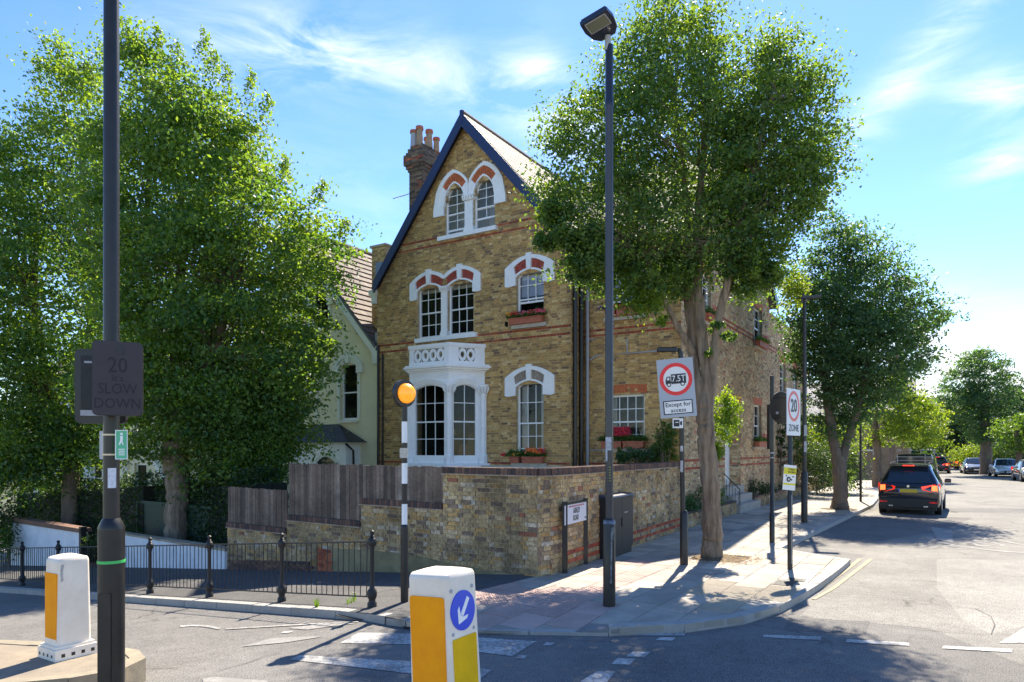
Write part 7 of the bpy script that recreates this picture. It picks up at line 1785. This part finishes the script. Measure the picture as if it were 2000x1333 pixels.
        one('wheel_arch', TRIM, t, M_, lambda b: [b.tube([(s*(w*.90),y,.33),(s*(w*1.003),y,.33)], .375, 20) for y in (-L/2+.82, L/2-.88)])
    one('underside', TRIM, t, M_, lambda b: b.box(-w*.86, w*.86, -L/2+.15, L/2-.2, .16, .30))
    # rear
    yr = -L/2
    if style == 'van':
        one('rear_window', CARGLASS, t, M_, lambda b: b.prism([(-w*.78,H*.58),(w*.78,H*.58),(w*.72,H*.90),(-w*.72,H*.90)], yr-.012, yr+.02))
        zz0 = H*.35
    else:
        q0, q1 = (st[2], st[3]) if style == 'estate' else (st[2], st[3])
        def rg(b):
            y0, y1 = (yr+.10, yr+.40) if style == 'estate' else (yr+.65, yr+1.15); z0 = belt*1.06; z1 = H*.955 if style == 'estate' else H*.93
            b.add([(-w*.70,y0-.03,z0),(w*.70,y0-.03,z0),(w*.58,y1-.03,z1),(-w*.58,y1-.03,z1),(0,y0-.05,z0),(0,y1-.05,z1+.0)], [(0,4,5,3),(4,1,2,5)])
        one('rear_window', CARGLASS, t, M_, rg)
    if style == 'estate':
        one('spoiler', PN, t, M_, lambda b: b.rbox(-w*.62, w*.62, yr+.16, yr+.55, H*.965, H*1.0, .015)); one('brake_light', TAIL, t, M_, lambda b: b.box(-.17,.17,yr+.14,yr+.17,H*.965,H*.99))
        one('wiper', TRIM, t, M_, lambda b: b.tube([(0,yr+.07,belt*1.07),(.35,yr+.10,belt*1.12)], .012, 6))
        for s in (1,-1): one('roof_rail', TRIM, t, M_, lambda b: b.tube([(s*w*.62,yr+.6,H*1.0),(s*w*.62,yr+.7,H*1.035),(s*w*.62,.2,H*1.03),(s*w*.62,.3,H*.99)], .014, 6))
    for s in (1, -1):
        zt = belt*.97 if style != 'van' else H*.45
        def tl(b):
            yy = yr-.015
            b.add([(s*w*.40,yy-.005,zt-.03),(s*w*.44,yy-.005,zt-.13),(s*w*.70,yy,zt-.20),(s*w*.92,yy+.05,zt-.22),(s*w*1.0,yy+.28,zt-.06),(s*w*.97,yy+.22,zt+.07),(s*w*.80,yy+.02,zt+.05)], [tuple(range(7)) if s > 0 else tuple(range(6,-1,-1))])
        if style == 'van': one('tail_light', TAIL, t, M_, lambda b: b.box(min(s*w*.86,s*w*.98), max(s*w*.86,s*w*.98), yr-.02, yr+.05, H*.33, H*.55))
        else:
            one('tail_light', TAIL, t, M_, tl)
            one('light_core', mat('lit_core', (.9,.12,.03), .2, emit=((1,.12,.03), 1.2)), t, M_, lambda b: b.add([(s*w*.73,yr-.03,zt-.15),(s*w*.90,yr+.02,zt-.17),(s*w*.90,yr+.02,zt+.01),(s*w*.73,yr-.025,zt+.02)], [(0,1,2,3) if s > 0 else (3,2,1,0)]))
        one('reflector', TAIL, t, M_, lambda b: b.box(min(s*w*.66,s*w*.90), max(s*w*.66,s*w*.90), yr-.03, yr+.06, .40, .45))
    one('bumper', TRIM if style == 'estate' else PN, t, M_, lambda b: b.rbox(-w*.93, w*.93, yr-.03, yr+.3, .26, .56, .03))
    one('tailgate_crease', PN, t, M_, lambda b: b.rbox(-w*.80, w*.80, yr-.03, yr+.1, belt*.70, belt*.76, .01))
    one('exhaust_trim', CHROME, t, M_, lambda b: [b.box(s*w*.55-.06, s*w*.55+.06, yr-.035, yr, .27, .31) for s in (1,-1)])
    pz = belt*.80 if style != 'van' else .55
    one('number_plate', PLATEY, t, M_, lambda b: b.box(-.24,.26,yr-.04,yr+.05,pz-.055,pz+.055)); one('plate_band', mat('plate_blue', (.03,.08,.45), .5), t, M_, lambda b: b.box(-.275,-.24,yr-.04,yr+.05,pz-.055,pz+.055))
    one('badge', CHROME, t, M_, lambda b: b.tube([(0,yr-.03,belt*.95),(0,yr+.05,belt*.95)], .04, 12))
    # front
    yf_ = L/2; 
    def ws_(b):
        i = [k for k in range(len(st)) if st[k][3] < H*.8 and st[k][0] > 0][0]; a_, c_ = st[i], st[i-1]
        b.add([(-w*.84,a_[0]-.0,a_[3]+.02),(w*.84,a_[0]-.0,a_[3]+.02),(w*.68,c_[0]+.03,c_[3]-.01),(-w*.68,c_[0]+.03,c_[3]-.01),(0,a_[0]+.04,a_[3]+.035),(0,c_[0]+.06,c_[3]+.012)], [(4,0,3,5),(1,4,5,2)])
    one('windscreen', CARGLASS, t, M_, ws_)
    for s in (1,-1): one('headlight', HEADL, t, M_, lambda b: b.add([(s*w*.52,yf_+.01,belt*.52),(s*w*.80,yf_-.06,belt*.50),(s*w*.93,yf_-.26,belt*.68),(s*w*.80,yf_-.10,belt*.70),(s*w*.52,yf_-.03,belt*.64)], [tuple(range(5))[::-1] if s > 0 else tuple(range(5))]))
    one('grille', TRIM, t, M_, lambda b: (b.box(-w*.40,w*.40,yf_-.02,yf_+.02,belt*.40,belt*.60), b.box(-w*.7,w*.7,yf_-.08,yf_+.01,.26,.36)))
    one('front_plate', mat('plate_white', (.75,.75,.72), .5), t, M_, lambda b: b.box(-.26,.26,yf_+.0,yf_+.04,.36,.47))
    return t
hd = -math.atan2(D2.x, D2.y)
q = G(1773,1003,RZ); hd0 = -math.atan2(.56,.828)
f0 = Vector((.56,.828,0))
car('black estate car with lit tail lights and yellow plate parked beside the kerb', G(1774,1006,RZ)+f0*2.15, hd0, 4.4, 1.80, 1.64, (.012,.013,.022), 'estate')
van = car('dark van with metal roof ladder rack parked ahead of the black estate car', G(1786,956,RZ)+f0*2.4, hd0, 4.9, 1.95, 1.90, (.03,.03,.045), 'van', name='parked_van')
Mv = WM[van.name]
one('roof_rack', GREYP, van, Mv, lambda b: ([b.tube([(-.85,y,1.97),(-.85,y,2.10),(.85,y,2.10),(.85,y,1.97)], .022, 6) for y in (-2.2,-1.2,-.2)], [b.tube([(x,-2.25,2.12),(x,.0,2.12)], .02, 6) for x in (-.85,-.3,.3,.85)], b.tube([(-.8,-2.46,.95),(-.8,-2.46,1.9)], .02, 6), b.tube([(.5,-2.46,1.1),(.5,-2.46,1.9)], .02, 6), b.tube([(-.85,-2.47,1.55),(.85,-2.47,1.55)], .018, 6), b.tube([(-.85,-2.47,1.75),(.85,-2.47,1.75)], .018, 6)))
rest = [('dark blue hatchback seen from behind beyond the van', 1831, 925, f0, 4.2,1.8,1.5,(.02,.03,.06),'estate',0),
        ('red car parked beyond the dark blue hatchback', 1853, 917, f0, 4.3,1.8,1.45,(.30,.02,.03),'saloon',0),
        ('white car far down the street', 1832, 903, f0, 4.5,1.8,1.6,(.55,.55,.56),'estate',0),
        ('silver car far down the street right of the white one', 1868, 907, f0, 4.4,1.8,1.45,(.4,.41,.42),'saloon',0),
        ('dark grey saloon facing the camera on the right of the street', 1902, 927, f0, 4.5,1.8,1.43,(.035,.045,.06),'saloon',1),
        ('white saloon facing the camera nearest on the right of the street', 1965, 933, f0, 4.6,1.85,1.42,(.68,.69,.70),'saloon',1),
        ('grey car cut off by the right edge of the picture', 2022, 943, f0, 4.5,1.85,1.5,(.15,.15,.16),'saloon',1),
        ('small pale car at the far end of the street', 1846, 898, f0, 4.2,1.75,1.45,(.5,.5,.5),'saloon',1),
        ('blue van parked left of the trees behind the black estate car', 1684, 921, Vector((.5,.866,0)), 5.0,2.0,1.95,(.12,.22,.40),'van',1),
        ('white car glimpsed between the thin tree trunks', 1722, 917, Vector((.5,.866,0)), 4.3,1.8,1.5,(.6,.6,.6),'estate',0)]
for (lab, px, py, d, L_, W_, H__, pnt, stl, rev) in rest:
    p = G(px, py, RZ); a_ = -math.atan2(d.x, d.y)+(math.pi+.12 if rev else 0)
    car(lab, p+d*(L_/2), a_, L_, W_, H__, pnt, stl, name='parked_van' if stl == 'van' else 'parked_car')

# ================================================================== DISTANCE
def far_tree(label, px, pbase, Y, outline, m, nl, size, tr=8, seed=1, depth=.8, clump=.45, top=None, bk=BARKD):
    base = at(px, pbase, Y); base.z = 0; t = thing('tree', label, 'tree', base)
    ys = [r[0] for r in outline]; limb(t, 'trunk', [(px, HZ+EYE*F/Y, 0, tr*1.2),(px, (HZ+max(ys))/2, 0, tr),(px-6, max(ys)-40, 0, tr*.8),(px, (min(ys)+max(ys))/2, 0, tr*.4)], bk, Y, 8)
    c = crown('crown', t, m, outline, Y, nl//40, nl, size, depth=depth, clump=clump*.9, seed=seed, bump_=.4); return t, c
far_tree('bright yellow green young tree behind the second street tree', 1713, 915, 38, [(732,1745,1755),(760,1700,1785),(790,1690,1815),(820,1680,1835),(850,1685,1830),(868,1700,1800)], LEAF_Y, 12000, .15, 8, 3, clump=.26)
far_tree('golden roadside tree beyond the parked cars', 1742, 905, 46, [(775,1790,1800),(800,1770,1830),(830,1760,1840),(860,1770,1850),(872,1780,1845)], LEAF_Y, 6000, .17, 5, 4, clump=.3)
t_, c_ = far_tree('rounded dark green tree with upswept branches on the right of the street', 1926, 900, 58, [(678,1905,1925),(695,1880,1945),(715,1860,1965),(740,1845,1975),(780,1838,1980),(810,1850,1980),(840,1880,1965),(860,1900,1950)], LEAF_B, 26000, .19, 9, 5, clump=.42)
far_tree('dark tree behind the rounded one on the right', 1870, 890, 78, [(765,1860,1880),(790,1835,1900),(830,1825,1930),(870,1830,1940),(890,1840,1930)], LEAF_D, 11000, .3, 6, 6, clump=.7)
far_tree('tall dark conifer at the right edge of the picture', 1995, 900, 70, [(735,1985,2010),(760,1965,2060),(800,1955,2080),(850,1950,2090),(890,1960,2080)], LEAF_D, 12000, .28, 9, 7, clump=.6)
far_tree('light green tree overhanging the parked cars at the right edge', 1990, 900, 50, [(808,1980,2030),(825,1962,2060),(850,1955,2080),(880,1965,2080)], LEAF_M, 9000, .18, 5, 8, clump=.35)
far_tree('broad dark tree closing the end of the street', 1800, 890, 150, [(800,1795,1810),(820,1760,1840),(850,1745,1850),(884,1745,1855)], LEAF_M, 9000, .4, 6, 9, clump=.8)
far_tree('dark trees left of the street end behind the second street tree', 1660, 890, 75, [(760,1650,1680),(800,1610,1720),(850,1600,1740),(885,1600,1740)], LEAF_M, 10000, .3, 6, 10, clump=.6)
for i, (px, py, r, m_, lab) in enumerate(((1896,888,(2.2,1.5,1.0),LEAF_Y,'yellow green hedge behind the dark grey saloon'),(1858,884,(2.5,1.5,1.3),LEAF_D,'dark hedge at the end of the parked cars'),(1950,890,(2.4,1.2,1.2),LEAF_D,'dark hedge behind the white saloon'))):
    yy_ = (66, 140, 66)[i]; p = at(px, py, yy_); r = tuple(q*(1,2.2,1)[i] for q in r); plant('hedge', lab, (p.x,p.y,max(1.5, r[2])), r, 3500, .18*(1,2,1)[i], m_, 'hedge', seed=120+i)
# wooded skyline: one mass
g = np.random.default_rng(77); n = 26000
az = g.uniform(-.75, 1.15, n); dist = g.uniform(130, 190, n); hgt = 4+4*np.abs(np.sin(az*9))+2*np.sin(az*31)+g.normal(size=n)*.4
P = np.stack([az*dist, dist, g.random(n)**.7*np.maximum(hgt,2)], 1)
o = leaves('distant_woods', P, 1.3, LEAF_D, None, rnd=g.random(n)); tag(o, 'dark wooded skyline beyond the end of the streets', None, None, 'stuff')
# terraces along the far street, mostly hidden by trees
for i, (px, Y, w, z1, lab) in enumerate(((1640,52,9,7.5,'brick terrace end glimpsed behind the second street tree'),(1800,150,14,13.5,'distant slate roofed house with chimney at the end of the street'),(2060,85,14,9,'house behind the dark trees at the right edge'))):
    p = at(px, HZ, Y); p.z = 0; M_ = Matrix.Translation(p) @ Matrix.Rotation(-A, 4, 'Z'); t = thing('far_house', lab, 'house', M_)
    HH = [(-w/2+1+j*2.4, -w/2+2+j*2.4, z, z+1.6) for j in range(int((w-1)/2.4)) for z in (1.2, 4.2)]
    panel(M_, -w/2, w/2, -.5, z1*.62, HH, thick=4).build('wall', mat('far_brick', (.28,.20,.13), .9, var=.3, scale=3), t)
    for q in HH: one('window', CARGLASS, t, M_, lambda b: b.box(q[0], q[1], .05, .10, q[2], q[3])); one('window_frame', WPAINT, t, M_, lambda b: (b.box(q[0], q[1], .02, .05, (q[2]+q[3])/2-.05, (q[2]+q[3])/2+.05), b.box(q[0], q[0]+.08, .02, .05, q[2], q[3]), b.box(q[1]-.08, q[1], .02, .05, q[2], q[3])))
    one('roof', mat('far_slate', (.10,.11,.14), .7, var=.2, scale=3), t, M_, lambda b: b.add([(-w/2-.3,-.4,z1*.62),(w/2+.3,-.4,z1*.62),(w/2+.3,8,z1*.62),(-w/2-.3,8,z1*.62),(-w/2-.3,3.8,z1),(w/2+.3,3.8,z1)], [(0,1,5,4),(2,3,4,5),(1,2,5),(3,0,4),(0,3,2,1)]))
    one('chimney', mat('far_chimney', (.22,.12,.08), .9), t, M_, lambda b: (b.box(w/2-1.5, w/2-.5, 3, 4.4, z1*.7, z1+1.6), b.box(w/2-1.6, w/2-.4, 2.9, 4.5, z1+1.5, z1+1.7), [b.tube([(w/2-1.3+k*.3,3.7,z1+1.6),(w/2-1.3+k*.3,3.7,z1+2.2)], .11, 8) for k in range(3)]))
